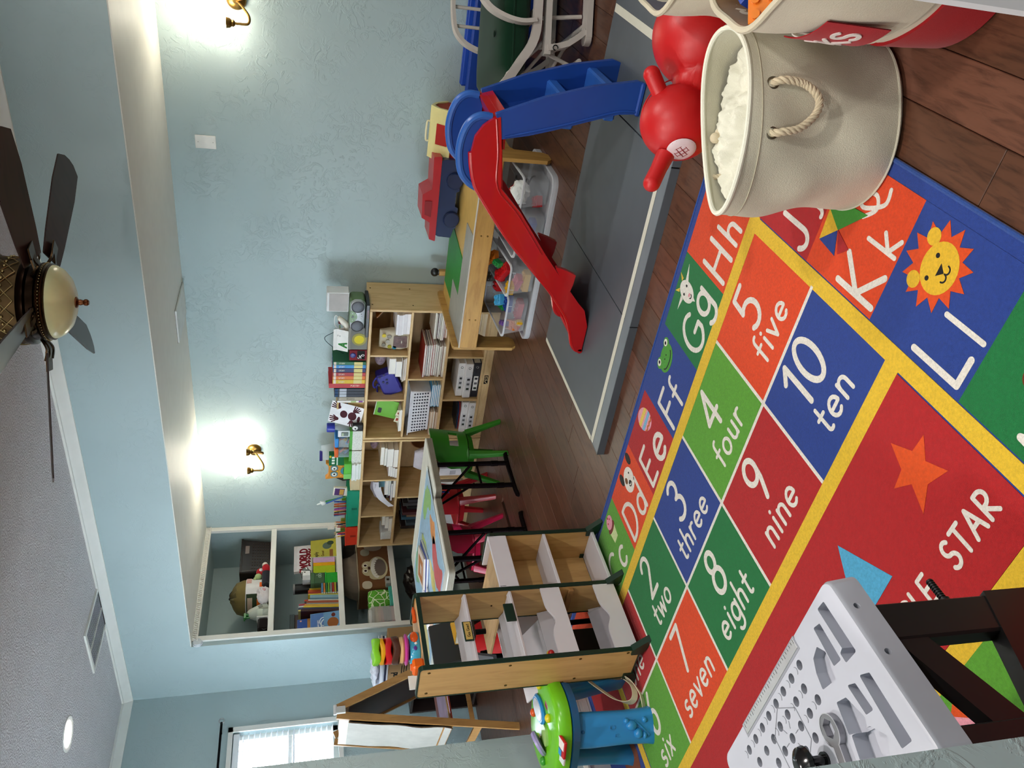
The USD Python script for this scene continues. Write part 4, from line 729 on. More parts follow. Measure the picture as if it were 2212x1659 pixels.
for k, (n_, hx) in enumerate((('grey white', 'D9D6D2'), ('pale ruled', 'ECEAE6'), ('cream', 'D8C8A8'))): bookflat(f'{n_} booklet in the small pile of the upper left cubby', -5.08 + .03 * k, 5.0, R1 + .03 * k, .16 - .02 * k, .2, .029, hx)
t = thing('dotted_box', 'white box dotted with fine black print in the upper left cubby', 'box', (-5.20, 4.95, R1)); part(t, 'box_body', box(-.045, .045, -.06, .08, 0, .085, .002), mat('paper', 'DEDCD8', var=.4, scale=220.)); part(t, 'lid', box(-.046, .046, -.061, .081, .078, .09, .001), mat('paper', 'E6E4E0'))
t = thing('document_bag', 'white document bag with printed lines drooping in the middle cubby', 'bag', (-4.36, 4.95, R2)); part(t, 'bag', loft([[(x, y, z) for x, y in list(rrect(.24 - k, .09 - kk, .03).exterior.coords)[:-1]] for z, k, kk in ((0, 0, 0), (.06, .01, .01), (.10, .03, .03), (.14, .07, .06))]), mat('paper', 'D9D0D4', bump=.5, bscale=30., dist=.02))
for k in range(3): part(t, 'print_line', box(-.09, -.02 - .02 * k, -.0462, -.044, .025 + .02 * k, .029 + .02 * k), mat('paper', '6A6068'))
t = thing('cardboard_roll', 'brown curled cardboard behind the white document bag', 'cardboard', (-4.20, 5.08, R2)); part(t, 'roll', diff(cyl((-.0, -.08, .09), (0, .08, .09), .085, n=28), cyl((0, -.1, .09), (0, .1, .09), .078, n=28)), mat('paper', '8A5A34')); part(t, 'end_flap', box(-.05, .05, -.081, -.079, .0, .04), mat('paper', '9A6A44'))
for k, (n_, hx, x) in enumerate((('charcoal', '2A2628', -4.80), ('dark grey', '3A3636', -4.85), ('black', '1A1718', -4.905), ('maroon', '4A2226', -4.95), ('tan edged', '8A6A4E', -4.985), ('orange and blue pictured', '34566A', -5.03), ('slate', '3E4A52', -5.08), ('brown black', '2E211E', -5.13))):
    bookx(f'{n_} book standing in the dark lower left cubby', x, 4.90 + .012 * (k % 3), R2, .034, .2, .16 + .02 * ((k * 2) % 4), hx, band=[(.1, .35, ['6A6A6E', 'C0602A', '8A7A6A'][k % 3])])
# bottom row, seen behind the chairs
for k, (x, hx, n_) in enumerate(((-4.22, 'ECEAF0', 'right of the three'), (-4.35, 'E6E4EA', 'middle of the three'), (-4.46, 'ECEAF0', 'left of the three'))):
    t = thing('magazine_file', f'white plastic magazine file behind the green chair, {n_}', 'magazine file', (x, 5.0, R3)); part(t, 'file', diff(exz(Polygon([(-.045, 0), (.045, 0), (.045, .22), (-.045, .22)]), -.12, .12), box(-.042, .042, -.117, .117, .004, .3)), mat('plastic', hx)); part(t, 'label', box(-.02, .02, -.1212, -.1195, .08, .13), mat('paper', '3A3A40' if k == 1 else 'B9B9C2'))
for k, (x, hx, n_) in enumerate(((-4.60, 'D9D4CE', 'white'), (-4.66, '4FAE3A', 'bright green'), (-4.72, '2A3AA0', 'deep blue'), (-4.78, '8A5A3A', 'brown'))): bookx(f'{n_} spined binder in the bottom cubby behind the chairs', x, 4.89, R3, .045, .24, .25, hx)
t = thing('white_cube', 'white lidded box at the left end of the bottom shelf', 'box', (-5.05, 5.02, R3)); part(t, 'box_body', box(-.1, .1, -.13, .13, 0, .13, .004), mat('plastic', 'E0DEE0')); part(t, 'lid', box(-.104, .104, -.134, .134, .125, .15, .004), mat('plastic', 'EDEBEE'))
t = thing('black_tablet', 'black flat screen device leaning in the bottom cubby by the green chair', 'tablet', (-4.15, 5.06, R3)); part(t, 'screen', box(-.055, .055, -.01, .01, .0, .2, .004), mat('plastic', '17171C', rough=.15)); part(t, 'frame', box(-.058, .058, -.006, .014, -.0, .205, .004), mat('plastic', '2E2E34'))
# ---------------------------------------------------------------- block table
PINE = mat('wood', 'C99A52', dark='B07E3A', scale=4., stretch=(1, 7, 7), rough=.4); PINEV = mat('wood', 'BF9450', dark='A67A3A', scale=4., stretch=(7, 7, 1), rough=.45); YTOP = mat('plastic', 'D4AE5E', rough=.5)
t = thing('block_play_table', 'low wooden block play table with green, grey and yellow building plates on top', 'play table', (-2.19, 4.74, 0))
P = lambda n, m, mt, **k: part(t, n, m, mt, world=True, **k)
def endp(x0, x1): return eyz(Polygon([(4.345, .43), (4.36, .44), (5.09, .44), (5.11, .42), (5.11, .03), (5.08, .0), (4.97, .0), (4.94, .03), (4.94, .20), (4.90, .24), (4.52, .24), (4.48, .20), (4.48, .03), (4.45, .0), (4.37, .0), (4.34, .03)]), x0, x1)
P('end_panel', endp(-2.862, -2.84), PINEV); P('end_panel', eyz(Polygon([(4.30, .40), (5.09, .40), (5.11, .38), (5.11, .03), (5.08, .0), (4.98, .0), (4.95, .03), (4.93, .22), (4.50, .22), (4.46, .20), (4.44, .03), (4.41, 0), (4.33, 0), (4.30, .03)]), -1.535, -1.513), PINEV)
P('front_rail', box(-2.84, -1.535, 4.33, 4.352, .28, .40, .004), PINE); P('back_rail', box(-2.84, -1.535, 5.07, 5.092, .28, .40, .004), PINE)
P('table_top', box(-2.84, -1.535, 4.345, 5.075, .385, .398), YTOP)
P('edge_strip', box(-2.84, -1.535, 4.328, 4.346, .396, .403, .002), mat('plastic', 'D9D3C6'))
def plate(poly, hx, lab):
    P('building_plate', ext(poly, .005, .398), mat('plastic', hx, rough=.45, bump=.6, bscale=140., dist=.002), label=lab)
plate(Polygon([(-2.25, 5.07), (-2.30, 4.57), (-2.56, 4.56), (-2.56, 4.80), (-2.73, 4.80), (-2.73, 5.07)]), '1F8A2E', 'green building plate')
plate(Polygon([(-2.04, 4.56), (-2.03, 4.352), (-2.83, 4.352), (-2.83, 4.79), (-2.565, 4.79), (-2.565, 4.56)]), 'A3A39C', 'grey building plate')
plate(sbox(-1.86, 4.75, -1.56, 5.06), '1F3A8A', 'dark blue building plate')
for x in (-2.02, -2.62):
    for z in (.315, .355): P('screw', cyl((x, 4.327, z), (x, 4.331, z), .006, n=10), mat('metal', '8A6A3A', rough=.5))
# clear boxes of bricks
CB = mat('clear', 'DCE2E8', alpha=.20); CR = mat('milky', 'E6EAF0', alpha=.72)
def brick_mesh(nx, ny, s=.032, h=.038, studs=True):
    b = box(-nx * s / 2, nx * s / 2, -ny * s / 2, ny * s / 2, 0, h, .0015); out = [b]
    if studs:
        for i in range(nx):
            for j in range(ny): out.append(cyl(((i + .5 - nx / 2) * s, (j + .5 - ny / 2) * s, h), ((i + .5 - nx / 2) * s, (j + .5 - ny / 2) * s, h + .008), s * .3, n=10))
    return cat(*out)
BRC = {'red': 'C4161C', 'yellow': 'E3B21E', 'green': '1F8A42', 'blue': '20409A', 'orange': 'E07A1E', 'sky blue': '4FB0E0', 'grey': '6E6A66', 'pink': 'D9627A', 'purple': '6A4A9A'}
def bin_(lab, x0, x1, y0, y1, h, rz=0.):
    t = thing('clear_bin', lab, 'bin', ((x0 + x1) / 2, (y0 + y1) / 2, .032), rz); w, d_ = x1 - x0, y1 - y0
    def rg(z, k, dip=0):
        pts = list(rrect(w - 2 * k, d_ - 2 * k, .03).exterior.coords)[:-1]
        return [(x, y, z - (dip * max(0, 1 - (y + d_ / 2) / (d_ * .35)) if dip else 0)) for x, y in pts]
    part(t, 'tub', loft([rg(0, .02), rg(h, 0, .03), rg(h, .0022, .03), rg(.003, .0222)]), CB)
    part(t, 'rim', loft([rg(h - .007, -.007, .03), rg(h + .001, -.007, .03), rg(h + .001, .003, .03), rg(h - .007, .0025, .03), rg(h - .007, -.007, .03)], False, False), CR)
    for sx in (-.28, .28): part(t, 'rib', box(sx * w - .002, sx * w + .002, -d_ / 2 + .001, -d_ / 2 + .004, h - .065, h - .035), CR)
    return t
B1 = bin_('clear plastic bin of large bricks, leftmost under the block table', -2.63, -2.345, 4.15, 4.62, .17); B2 = bin_('clear plastic bin with yellow and pink bricks, second from the left', -2.335, -2.13, 4.13, 4.60, .19, 3)
B3 = bin_('clear plastic bin behind the red slide, third from the left', -2.06, -1.78, 4.13, 4.60, .19); B4 = bin_('clear plastic bin holding white paper, rightmost under the block table', -1.77, -1.575, 4.17, 4.62, .19)
for lab, x0, x1 in (('long translucent lid under the two left bins', -2.65, -2.12), ('long translucent lid under the two right bins', -2.08, -1.545)):
    t = thing('bin_lid', lab, 'lid', ((x0 + x1) / 2, 4.38, 0)); w = (x1 - x0); pl = rrect(w, .54, .07)
    part(t, 'lid', ext(pl, .012, .0), CR); part(t, 'raised_rim', ext(pl.difference(pl.buffer(-.012)), .02, .012), CR)
r_ = random.Random(11)
def scatter(x0, x1, y0, y1, z0, z1, n, where, fixed=()):
    k = 0
    for i in range(n):
        cn_ = list(BRC)[r_.randrange(9)]; nx, ny = r_.choice([(2, 2), (2, 4), (2, 3), (1, 2), (2, 4)])
        if i < len(fixed): cn_, nx, ny, x, y, z, rz, rx = fixed[i]
        else: x, y, z, rz, rx = r_.uniform(x0, x1), r_.uniform(y0, y1), z0 + (z1 - z0) * (i / max(1, n - 1)), r_.uniform(0, 180), r_.uniform(-35, 35)
        t = thing('toy_brick', f"{cn_} {nx} by {ny} stud toy brick, {where}", 'toy brick', (x, y, z), rz)
        b = box(-nx * .016, nx * .016, -ny * .016, ny * .016, 0, .038, .0015)
        part(t, 'block', rot(b, rx, [1, 0, 0], (0, 0, .019)), mat('plastic', BRC[cn_], rough=.3))
        st = cat(*[cyl(((a + .5 - nx / 2) * .032, (c + .5 - ny / 2) * .032, .037), ((a + .5 - nx / 2) * .032, (c + .5 - ny / 2) * .032, .046), .0095, n=10) for a in range(nx) for c in range(ny)])
        part(t, 'studs', rot(st, rx, [1, 0, 0], (0, 0, .019)), mat('plastic', BRC[cn_], rough=.3))
ordn = ['first', 'second', 'third', 'fourth', 'fifth', 'sixth', 'seventh', 'eighth', 'ninth', 'tenth', 'eleventh', 'twelfth', 'thirteenth', 'fourteenth', 'fifteenth', 'sixteenth']
def seq(specs, where):
    for i, (cn_, nx, ny, x, y, z, rz, rx) in enumerate(specs):
        scatter(0, 0, 0, 0, 0, 0, 1, where[i] if isinstance(where, list) else where, [(cn_, nx, ny, x, y, z, rz, rx)])
seq([('red', 2, 4, -2.46, 4.22, .05, 80, 0), ('blue', 2, 4, -2.42, 4.24, .12, 86, 0), ('green', 2, 4, -2.50, 4.36, .13, 10, 8), ('red', 2, 4, -2.42, 4.45, .15, 20, -6), ('sky blue', 2, 2, -2.445, 4.30, .165, 40, 20), ('orange', 2, 2, -2.57, 4.20, .085, 20, 30), ('red', 2, 2, -2.58, 4.23, .045, 70, 15), ('purple', 1, 2, -2.565, 4.21, .135, 20, 10), ('yellow', 1, 2, -2.55, 4.19, .05, 45, 10), ('grey', 2, 3, -2.40, 4.53, .18, 30, 10)],
    ['low at the front of the leftmost bin', 'against the front wall of the leftmost bin', 'lying across the middle of the leftmost bin', 'at the back of the leftmost bin', 'on top of the leftmost bin', 'at the left front corner of the leftmost bin', 'at the bottom left of the leftmost bin', 'near the left rim of the leftmost bin', 'in the bottom left corner of the leftmost bin', 'at the rear top of the leftmost bin'])
seq([('yellow', 2, 4, -2.24, 4.19, .05, 84, 0), ('pink', 2, 3, -2.26, 4.20, .10, 70, 10), ('yellow', 2, 2, -2.29, 4.18, .145, 80, 0), ('red', 2, 4, -2.24, 4.30, .165, 60, 15), ('grey', 2, 3, -2.23, 4.40, .18, 20, 0), ('green', 1, 2, -2.20, 4.33, .205, 0, 20), ('orange', 2, 3, -2.21, 4.43, .225, 50, 30), ('red', 2, 2, -2.30, 4.36, .17, 10, 25)],
    ['against the lower front of the second bin', 'behind the yellow brick of the second bin', 'upper left front of the second bin', 'on top of the pile in the second bin', 'heaped at the back of the second bin', 'small one on the heap of the second bin', 'highest at the back of the second bin', 'at the left of the second bin'])
seq([('blue', 2, 4, -1.90, 4.20, .07, 80, 0), ('purple', 2, 3, -1.95, 4.22, .13, 60, 10), ('red', 2, 4, -1.97, 4.32, .15, 20, 25), ('blue', 2, 3, -2.0, 4.42, .16, 10, 0)], ['at the front of the third bin', 'upper front of the third bin', 'behind the slide in the third bin', 'at the back of the third bin'])
seq([('red', 2, 2, -1.74, 4.24, .05, 30, 10), ('red', 2, 4, -1.72, 4.30, .19, 60, 25)], ['bottom left of the rightmost bin', 'on top of the papers in the rightmost bin'])
t = thing('crumpled_paper', 'crumpled white paper with pencil marks in the rightmost bin', 'paper', (-1.69, 4.25, .14)); v = sph((0, 0, .04), .06, 3, (1.2, .7, .9)); v.vertices += (meshkit.fbm(v.vertices * 40)[:, None] - .5) * .04; part(t, 'paper', v, mat('paper', 'E6EAE6'), smooth=False)
t = thing('black_cord_bundle', 'tangled black cord inside the rightmost bin', 'cord', (-1.66, 4.30, .09)); part(t, 'cord', tube([(.05 * math.cos(a * 1.3) , .05 * math.sin(a), .012 * a) for a in np.linspace(0, 12, 40)], .005, 6), mat('plastic', '121214'))
# toys on the table
t = thing('toy_truck', 'red and navy plastic pickup truck toy parked on the block table', 'toy truck', (-2.01, 4.93, .403), 4)
lower = Polygon([(-.26, .05), (-.255, .13), (-.24, .16), (.24, .16), (.255, .12), (.25, .04), (.20, .035), (.19, .02), (.06, .02), (.05, .04), (-.05, .04), (-.06, .02), (-.19, .02), (-.2, .035)])
part(t, 'chassis', exz(lower.buffer(.004), -.105, .105), mat('plastic', '182A52'))
up = Polygon([(-.285, .155), (-.275, .185), (-.16, .19), (-.13, .245), (.02, .25), (.06, .19), (.265, .195), (.27, .155)])
part(t, 'cab', exz(up.buffer(.006), -.11, .11), mat('plastic', 'B5222A'))
part(t, 'window', exz(Polygon([(-.12, .195), (-.105, .232), (-.02, .235), (-.02, .195)]).buffer(.003), -.1185, -.112), mat('plastic', '8A1A22'), 'recessed red window')
for x in (-.135, .125):
    for s in (-1, 1): part(t, 'wheel', lathe([(0, -.02), (.048, -.02), (.054, -.012), (.054, .012), (.048, .02), (0, .02)], 24).apply_transform(trimesh.transformations.rotation_matrix(PI / 2, [1, 0, 0])).apply_translation([x, s * .105, .054]), mat('plastic', '14244A'))
t = thing('toy_barn', 'cream and red toy barn with an arched roof on the block table', 'toy barn', (-1.62, 5.0, .403))
wall = Polygon([(-.16, 0), (.16, 0), (.16, .11), (-.16, .11)]); part(t, 'walls', exz(wall, -.10, .10), mat('paper', 'A82A24', rough=.5))
gam = eyz(Polygon([(-.115, .10), (-.105, .125), (-.06, .19), (0, .225), (.06, .19), (.105, .125), (.115, .10), (.095, .10), (.05, .175), (0, .2), (-.05, .175), (-.095, .10)]), -.165, .165); part(t, 'roof', gam, mat('plastic', 'E8DB98'))
part(t, 'gable', eyz(Polygon([(-.095, .10), (-.05, .175), (0, .2), (.05, .175), (.095, .10)]), .145, .158), mat('paper', 'A84A34')); part(t, 'gable', eyz(Polygon([(-.095, .10), (-.05, .175), (0, .2), (.05, .175), (.095, .10)]), -.158, -.145), mat('paper', 'A84A34'))
part(t, 'roof_hatch', rot(box(-.06, .07, -.003, .003, -.04, .04), -32, [1, 0, 0]).apply_translation([0, -.086, .155]), mat('plastic', 'B0261E'), 'red hatch on the roof')
for x in (-.155, -.08, 0, .08, .155): part(t, 'white_trim', box(x - .005, x + .005, -.1025, -.0995, 0, .11), mat('paper', 'EDE6DA'))
for x0 in (-.155, -.08, 0, .08):
    part(t, 'white_trim', exz(LineString([(x0, .005), (x0 + .077, .10)]).buffer(.004), -.1025, -.0995), mat('paper', 'EDE6DA'))
part(t, 'white_trim', box(-.16, .16, -.1025, -.0995, .10, .11), mat('paper', 'EDE6DA')); part(t, 'white_trim', box(-.16, .16, -.1025, -.0995, 0, .01), mat('paper', 'EDE6DA'))
part(t, 'handle', tube([(-.06, 0, .222), (-.055, 0, .242), (.055, 0, .242), (.06, 0, .222)], .006, 8, 4), mat('plastic', 'F0E8C0'))
t = thing('webcam', 'small black rounded gadget standing where the block table meets the shelf', 'gadget', (-2.70, 5.13, .44)); part(t, 'body', sph((0, 0, .03), .03, 3, (1.1, .8, 1.)), mat('plastic', '141416')); part(t, 'foot', cyl((0, 0, 0), (0, 0, .012), .02, .016), mat('plastic', '1E1E22'))
solo_y = thing('wall_ledge', 'narrow dark ledge bracket behind the block table corner', 'ledge', (-2.70, 5.13, 0)); part(solo_y, 'ledge_post', box(-.02, .02, -.02, .02, 0, .44, .003), PINEV)
# ---------------------------------------------------------------- gym mat
t = thing('gym_mat', 'grey folding gym mat with white tape lines on the wood floor', 'mat', (-1.4, 3.2, 0))
G = mat('plastic', '565C63', rough=.42, bump=.12, bscale=220., var=.06); xs = [-2.372, -1.66, -.95, -.47]
my0 = lambda x: 2.688 + .03 * (x + 2.37)
for a, b in zip(xs[:-1], xs[1:]):
    part(t, 'mat_panel', ext(Polygon([(a + .003, my0(a)), (b - .003, my0(b)), (b - .003, 3.71), (a + .003, 3.71)]), .036, .0), G, world=True)
TP = mat('paper', 'D9D6C6', var=.06)
part(t, 'tape', ext(Polygon([(-2.36, my0(-2.36) + .075), (-.52, my0(-.52) + .075), (-.52, my0(-.52) + .105), (-2.36, my0(-2.36) + .105)]), .0015, .036), TP, label='long white tape line', world=True)
part(t, 'tape', ext(Polygon([(-2.368, 2.80), (-2.345, 2.80), (-2.345, 3.70), (-2.368, 3.70)]), .0015, .036), TP, world=True)
part(t, 'tape', ext(Polygon([(-.60, 2.86), (-.565, 2.86), (-.55, 3.70), (-.585, 3.70)]), .0015, .036), TP, world=True)
part(t, 'edge_band', ext(Polygon([(-2.36, my0(-2.36) + .004), (-.48, my0(-.48) + .004), (-.48, my0(-.48) + .07), (-2.36, my0(-2.36) + .07)]), .001, .0355), mat('plastic', '7A8288', rough=.4), label='lighter grey front edge band', world=True)
# ---------------------------------------------------------------- slide
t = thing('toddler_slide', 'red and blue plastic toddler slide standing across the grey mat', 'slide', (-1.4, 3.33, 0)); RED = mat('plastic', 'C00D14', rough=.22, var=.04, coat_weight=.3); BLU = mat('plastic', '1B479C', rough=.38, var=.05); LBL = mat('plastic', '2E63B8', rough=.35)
near, far = 3.15, 3.52; MZ = .036
top = [(-.942, .63), (-.955, .664), (-.984, .697), (-1.03, .725), (-1.098, .734), (-1.16, .723), (-1.223, .704), (-1.279, .672), (-1.476, .52), (-1.633, .372), (-1.749, .262), (-1.873, .165), (-1.956, .125), (-2.032, .10), (-2.07, .075), (-2.082, MZ + .006)]
bot = [(-1.93, MZ + .006), (-1.84, .075), (-1.80, .115), (-1.661, .235), (-1.547, .33), (-1.356, .475), (-1.243, .585), (-1.082, .605)]
side = Polygon(top + bot)
def wallm(y0, y1): return exz(side, y0, y1)
part(t, 'chute_side', wallm(near, near + .022), RED, world=True); part(t, 'chute_side', wallm(far - .022, far), RED, world=True)
tr = lambda x: np.interp(x, [-2.08, -1.95, -1.873, -1.633, -1.279, -1.1, -.94], [MZ + .012, .066, .095, .295, .582, .61, .632])
xs_ = np.linspace(-2.08, -.94, 40); flo = Polygon([(x, tr(x)) for x in xs_] + [(x, tr(x) - .014) for x in xs_[::-1]])
part(t, 'chute_floor', exz(flo, near + .02, far - .02), RED, world=True)
part(t, 'chute_rim', tube([(x, near + .011, z) for x, z in catmull(top[4:], 4)], .012, 8), RED, world=True); part(t, 'chute_rim', tube([(x, far - .011, z) for x, z in catmull(top[4:], 4)], .012, 8), RED, world=True)
part(t, 'lip', tube([(-2.078, y, MZ + .014) for y in np.linspace(near, far, 6)], .013, 8), RED, world=True)
part(t, 'rim_line', tube([(x, near - .001, z) for x, z in catmull([(-.95, .648), (-1.085, .622), (-1.245, .60), (-1.36, .492), (-1.548, .348)], 5)], .004, 6), RED, world=True)
for y0, y1 in ((near - .004, near + .02), (far - .02, far + .004)):
    part(t, 'chute_foot', exz(Polygon([(-1.615, .26), (-1.630, .212), (-1.650, .168), (-1.70, .172), (-1.735, .18)]).buffer(.006), y0, y1), RED, world=True)
part(t, 'chute_foot', exz(Polygon([(-1.93, .14), (-1.955, .105), (-2.02, .09), (-2.05, .055), (-2.04, MZ + .002), (-1.96, MZ + .002), (-1.86, .08)]), far - .01, far + .02), RED, world=True)
# hand rails
def railm(y):
    o = catmull([(-.955, .66), (-.953, .706), (-.978, .745), (-1.025, .768), (-1.085, .778), (-1.141, .774), (-1.20, .757), (-1.24, .72), (-1.265, .67)], 5)
    web = Polygon(list(o) + [(-1.24, .63), (-1.0, .64)])
    return exz(web, y - .008, y + .008), tube([(x, y, z) for x, z in o], .017, 10)
for y in (near + .034, far - .034):
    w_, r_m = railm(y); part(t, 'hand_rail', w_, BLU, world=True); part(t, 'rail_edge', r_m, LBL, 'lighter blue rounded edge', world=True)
part(t, 'rear_platform', exz(Polygon([(-.93, .60), (-.95, .66), (-1.0, .64), (-1.08, .61), (-1.08, .59)]), near + .02, far - .02), RED, world=True)
# ladder sides and steps
lad = Polygon([(-.935, .645), (-1.03, .615), (-1.005, .50), (-.975, .40), (-.925, .252), (-.885, .13), (-.878, .06), (-.885, MZ), (-.760, MZ), (-.752, .07), (-.789, .254), (-.853, .456)])
for y0, y1 in ((near + .004, near + .03), (far - .03, far - .004)):
    part(t, 'ladder_side', exz(lad.buffer(.004), y0, y1), BLU, world=True)
    part(t, 'ladder_rib', tube([(x, (y0 if y0 < 3.3 else y1), z) for x, z in catmull([(-1.022, .60), (-.965, .40), (-.915, .25), (-.877, .13), (-.872, .05)], 6)], .006, 6), BLU, world=True)
part(t, 'ladder_foot', box(-.888, -.752, near - .004, near + .036, MZ, MZ + .022, .006), BLU, world=True)
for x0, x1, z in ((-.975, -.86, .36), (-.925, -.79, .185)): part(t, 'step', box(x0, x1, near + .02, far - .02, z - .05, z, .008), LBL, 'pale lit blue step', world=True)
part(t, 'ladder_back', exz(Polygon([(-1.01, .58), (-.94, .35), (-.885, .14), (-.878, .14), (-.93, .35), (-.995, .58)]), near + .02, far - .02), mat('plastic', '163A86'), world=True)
# --------------------------------------------------------------folding tables with a world map
TBL = mat('plastic', 'D9D6CB', rough=.5, bump=.15, bscale=180.); TBS = mat('plastic', '9C9484', rough=.55); LEG = mat('metal', '1B1416', rough=.5)
def table(lab, x0, x1, y0, y1, z):
    t = thing('folding_table', lab, 'table', ((x0 + x1) / 2, (y0 + y1) / 2, 0)); P = lambda n, m, mt, **k: part(t, n, m, mt, world=True, **k)
    pl = rrect(x1 - x0, y1 - y0, .035, (x0 + x1) / 2, (y0 + y1) / 2)
    P('tabletop', loft([np.array([(x, y, zz) for x, y in list(pl.buffer(-k).exterior.coords)[:-1]]) for zz, k in ((z - .008, 0.0), (z - .002, .002), (z, .008))]), TBL)
    P('table_skirt', ext(pl.buffer(-.003), .038, z - .046), TBS)
    for k in range(4): P('skirt_groove', ext(pl.difference(pl.buffer(-.006)), .0016, z - .016 - .0085 * k), mat('plastic', '857D6E'))
    ym = (y0 + y1) / 2
    for x in (x0 + .13, x1 - .13):
        P('foot_bar', tube([(x, y0 + .06, .016), (x, y0 + .10, .03), (x, y1 - .10, .03), (x, y1 - .06, .016)], .016, 8, 3), LEG)
        for y in (ym - .11, ym + .11):
            P('leg', cyl((x, y, .03), (x, y, z - .04), .0165), LEG); P('leg_collar', cyl((x, y, .10), (x, y, .15), .0195), LEG)
        s = 1 if x < (x0 + x1) / 2 else -1
        for y in (ym - .09, ym + .09): P('brace', cyl((x, y, z * .5), (x + s * .33, ym, z - .04), .0085), LEG)
        P('cross_bar', cyl((x, ym - .11, z * .42), (x, ym + .11, z * .42), .008), LEG)
table('white folding table with black legs nearest the shelves, under half of the world map', -4.64, -3.43, 3.60, 4.13, .600)
table('white folding table with black legs behind the wooden display shelf, under half of the world map', -4.70, -3.475, 2.965, 3.59, .606)
t = thing('world_map', 'printed blue world map sheet spread over the two folding tables', 'map', (-4.05, 3.45, .6075))
mp = Polygon([(-3.53, 3.03), (-3.50, 3.90), (-4.58, 3.93), (-4.62, 3.03)])
P = lambda n, p_, z, hx, lab=None: part(t, n, ext(p_, .0006, z), mat('plastic', hx, rough=.25, var=.12, scale=25.), label=lab, world=True)
P('sheet', mp, .6078, 'A9CFEA'); P('sheet_border', mp.difference(mp.buffer(-.012)), .6084, 'E9EEF0', 'white border of the map')
def land(name, pts, hx, seed=0):
    p_ = Polygon(catmull(pts, 5, True)).buffer(0); c = np.array(p_.exterior.coords) if p_.geom_type == 'Polygon' else None
    if c is not None: c = c + (meshkit.noise(np.c_[c * 30, np.full(len(c), seed)])[:, None] - .5) * .03; p_ = Polygon(c).buffer(0)
    P(name, p_, .6085, hx)
land('continent', [(-3.62, 3.07), (-3.70, 3.20), (-3.66, 3.36), (-3.72, 3.45), (-3.82, 3.38), (-3.86, 3.22), (-3.80, 3.08)], 'E0646A', 1)
land('continent', [(-3.66, 3.38), (-3.60, 3.46), (-3.66, 3.60), (-3.72, 3.58), (-3.74, 3.46)], 'EFA060', 2)
land('continent', [(-3.90, 3.18), (-3.86, 3.32), (-3.92, 3.46), (-3.97, 3.38), (-3.96, 3.22)], 'DFD06A', 3)
land('continent', [(-3.56, 3.66), (-3.60, 3.80), (-3.72, 3.86), (-3.86, 3.84), (-3.84, 3.74), (-3.70, 3.72), (-3.64, 3.62)], '9CCB7A', 4)
land('continent', [(-3.95, 3.66), (-4.02, 3.78), (-4.14, 3.72), (-4.10, 3.58), (-4.0, 3.52)], 'BFD68A', 5)
land('continent', [(-4.15, 3.12), (-4.10, 3.26), (-4.2, 3.36), (-4.32, 3.30), (-4.34, 3.14), (-4.24, 3.08)], 'EFB08A', 6)
land('continent', [(-4.42, 3.1), (-4.38, 3.3), (-4.48, 3.4), (-4.55, 3.28), (-4.54, 3.12)], 'E6D890', 7)
land('continent', [(-4.3, 3.72), (-4.26, 3.86), (-4.4, 3.9), (-4.5, 3.8), (-4.42, 3.68)], '8FC4A0', 8)
bookflat('blue edged open-top workbook lying on the map table', -4.10, 3.56, .609, .25, .30, .016, '2C3F9A', 22); bookflat('brown picture book lying on the blue edged workbook', -4.12, 3.57, .6255, .22, .27, .012, 'D9C9BE', 27, art=[(-.4, .3, -.35, .35, 'B0703E'), (-.2, .1, -.2, .1, 'C9B0A0')])
sheetstack('white worksheet pile beside the workbook on the map table', -4.22, 3.36, .6092, .22, .28, .014, 3, rz=14, hexes=('ECEAF0', 'F4F2F6'))
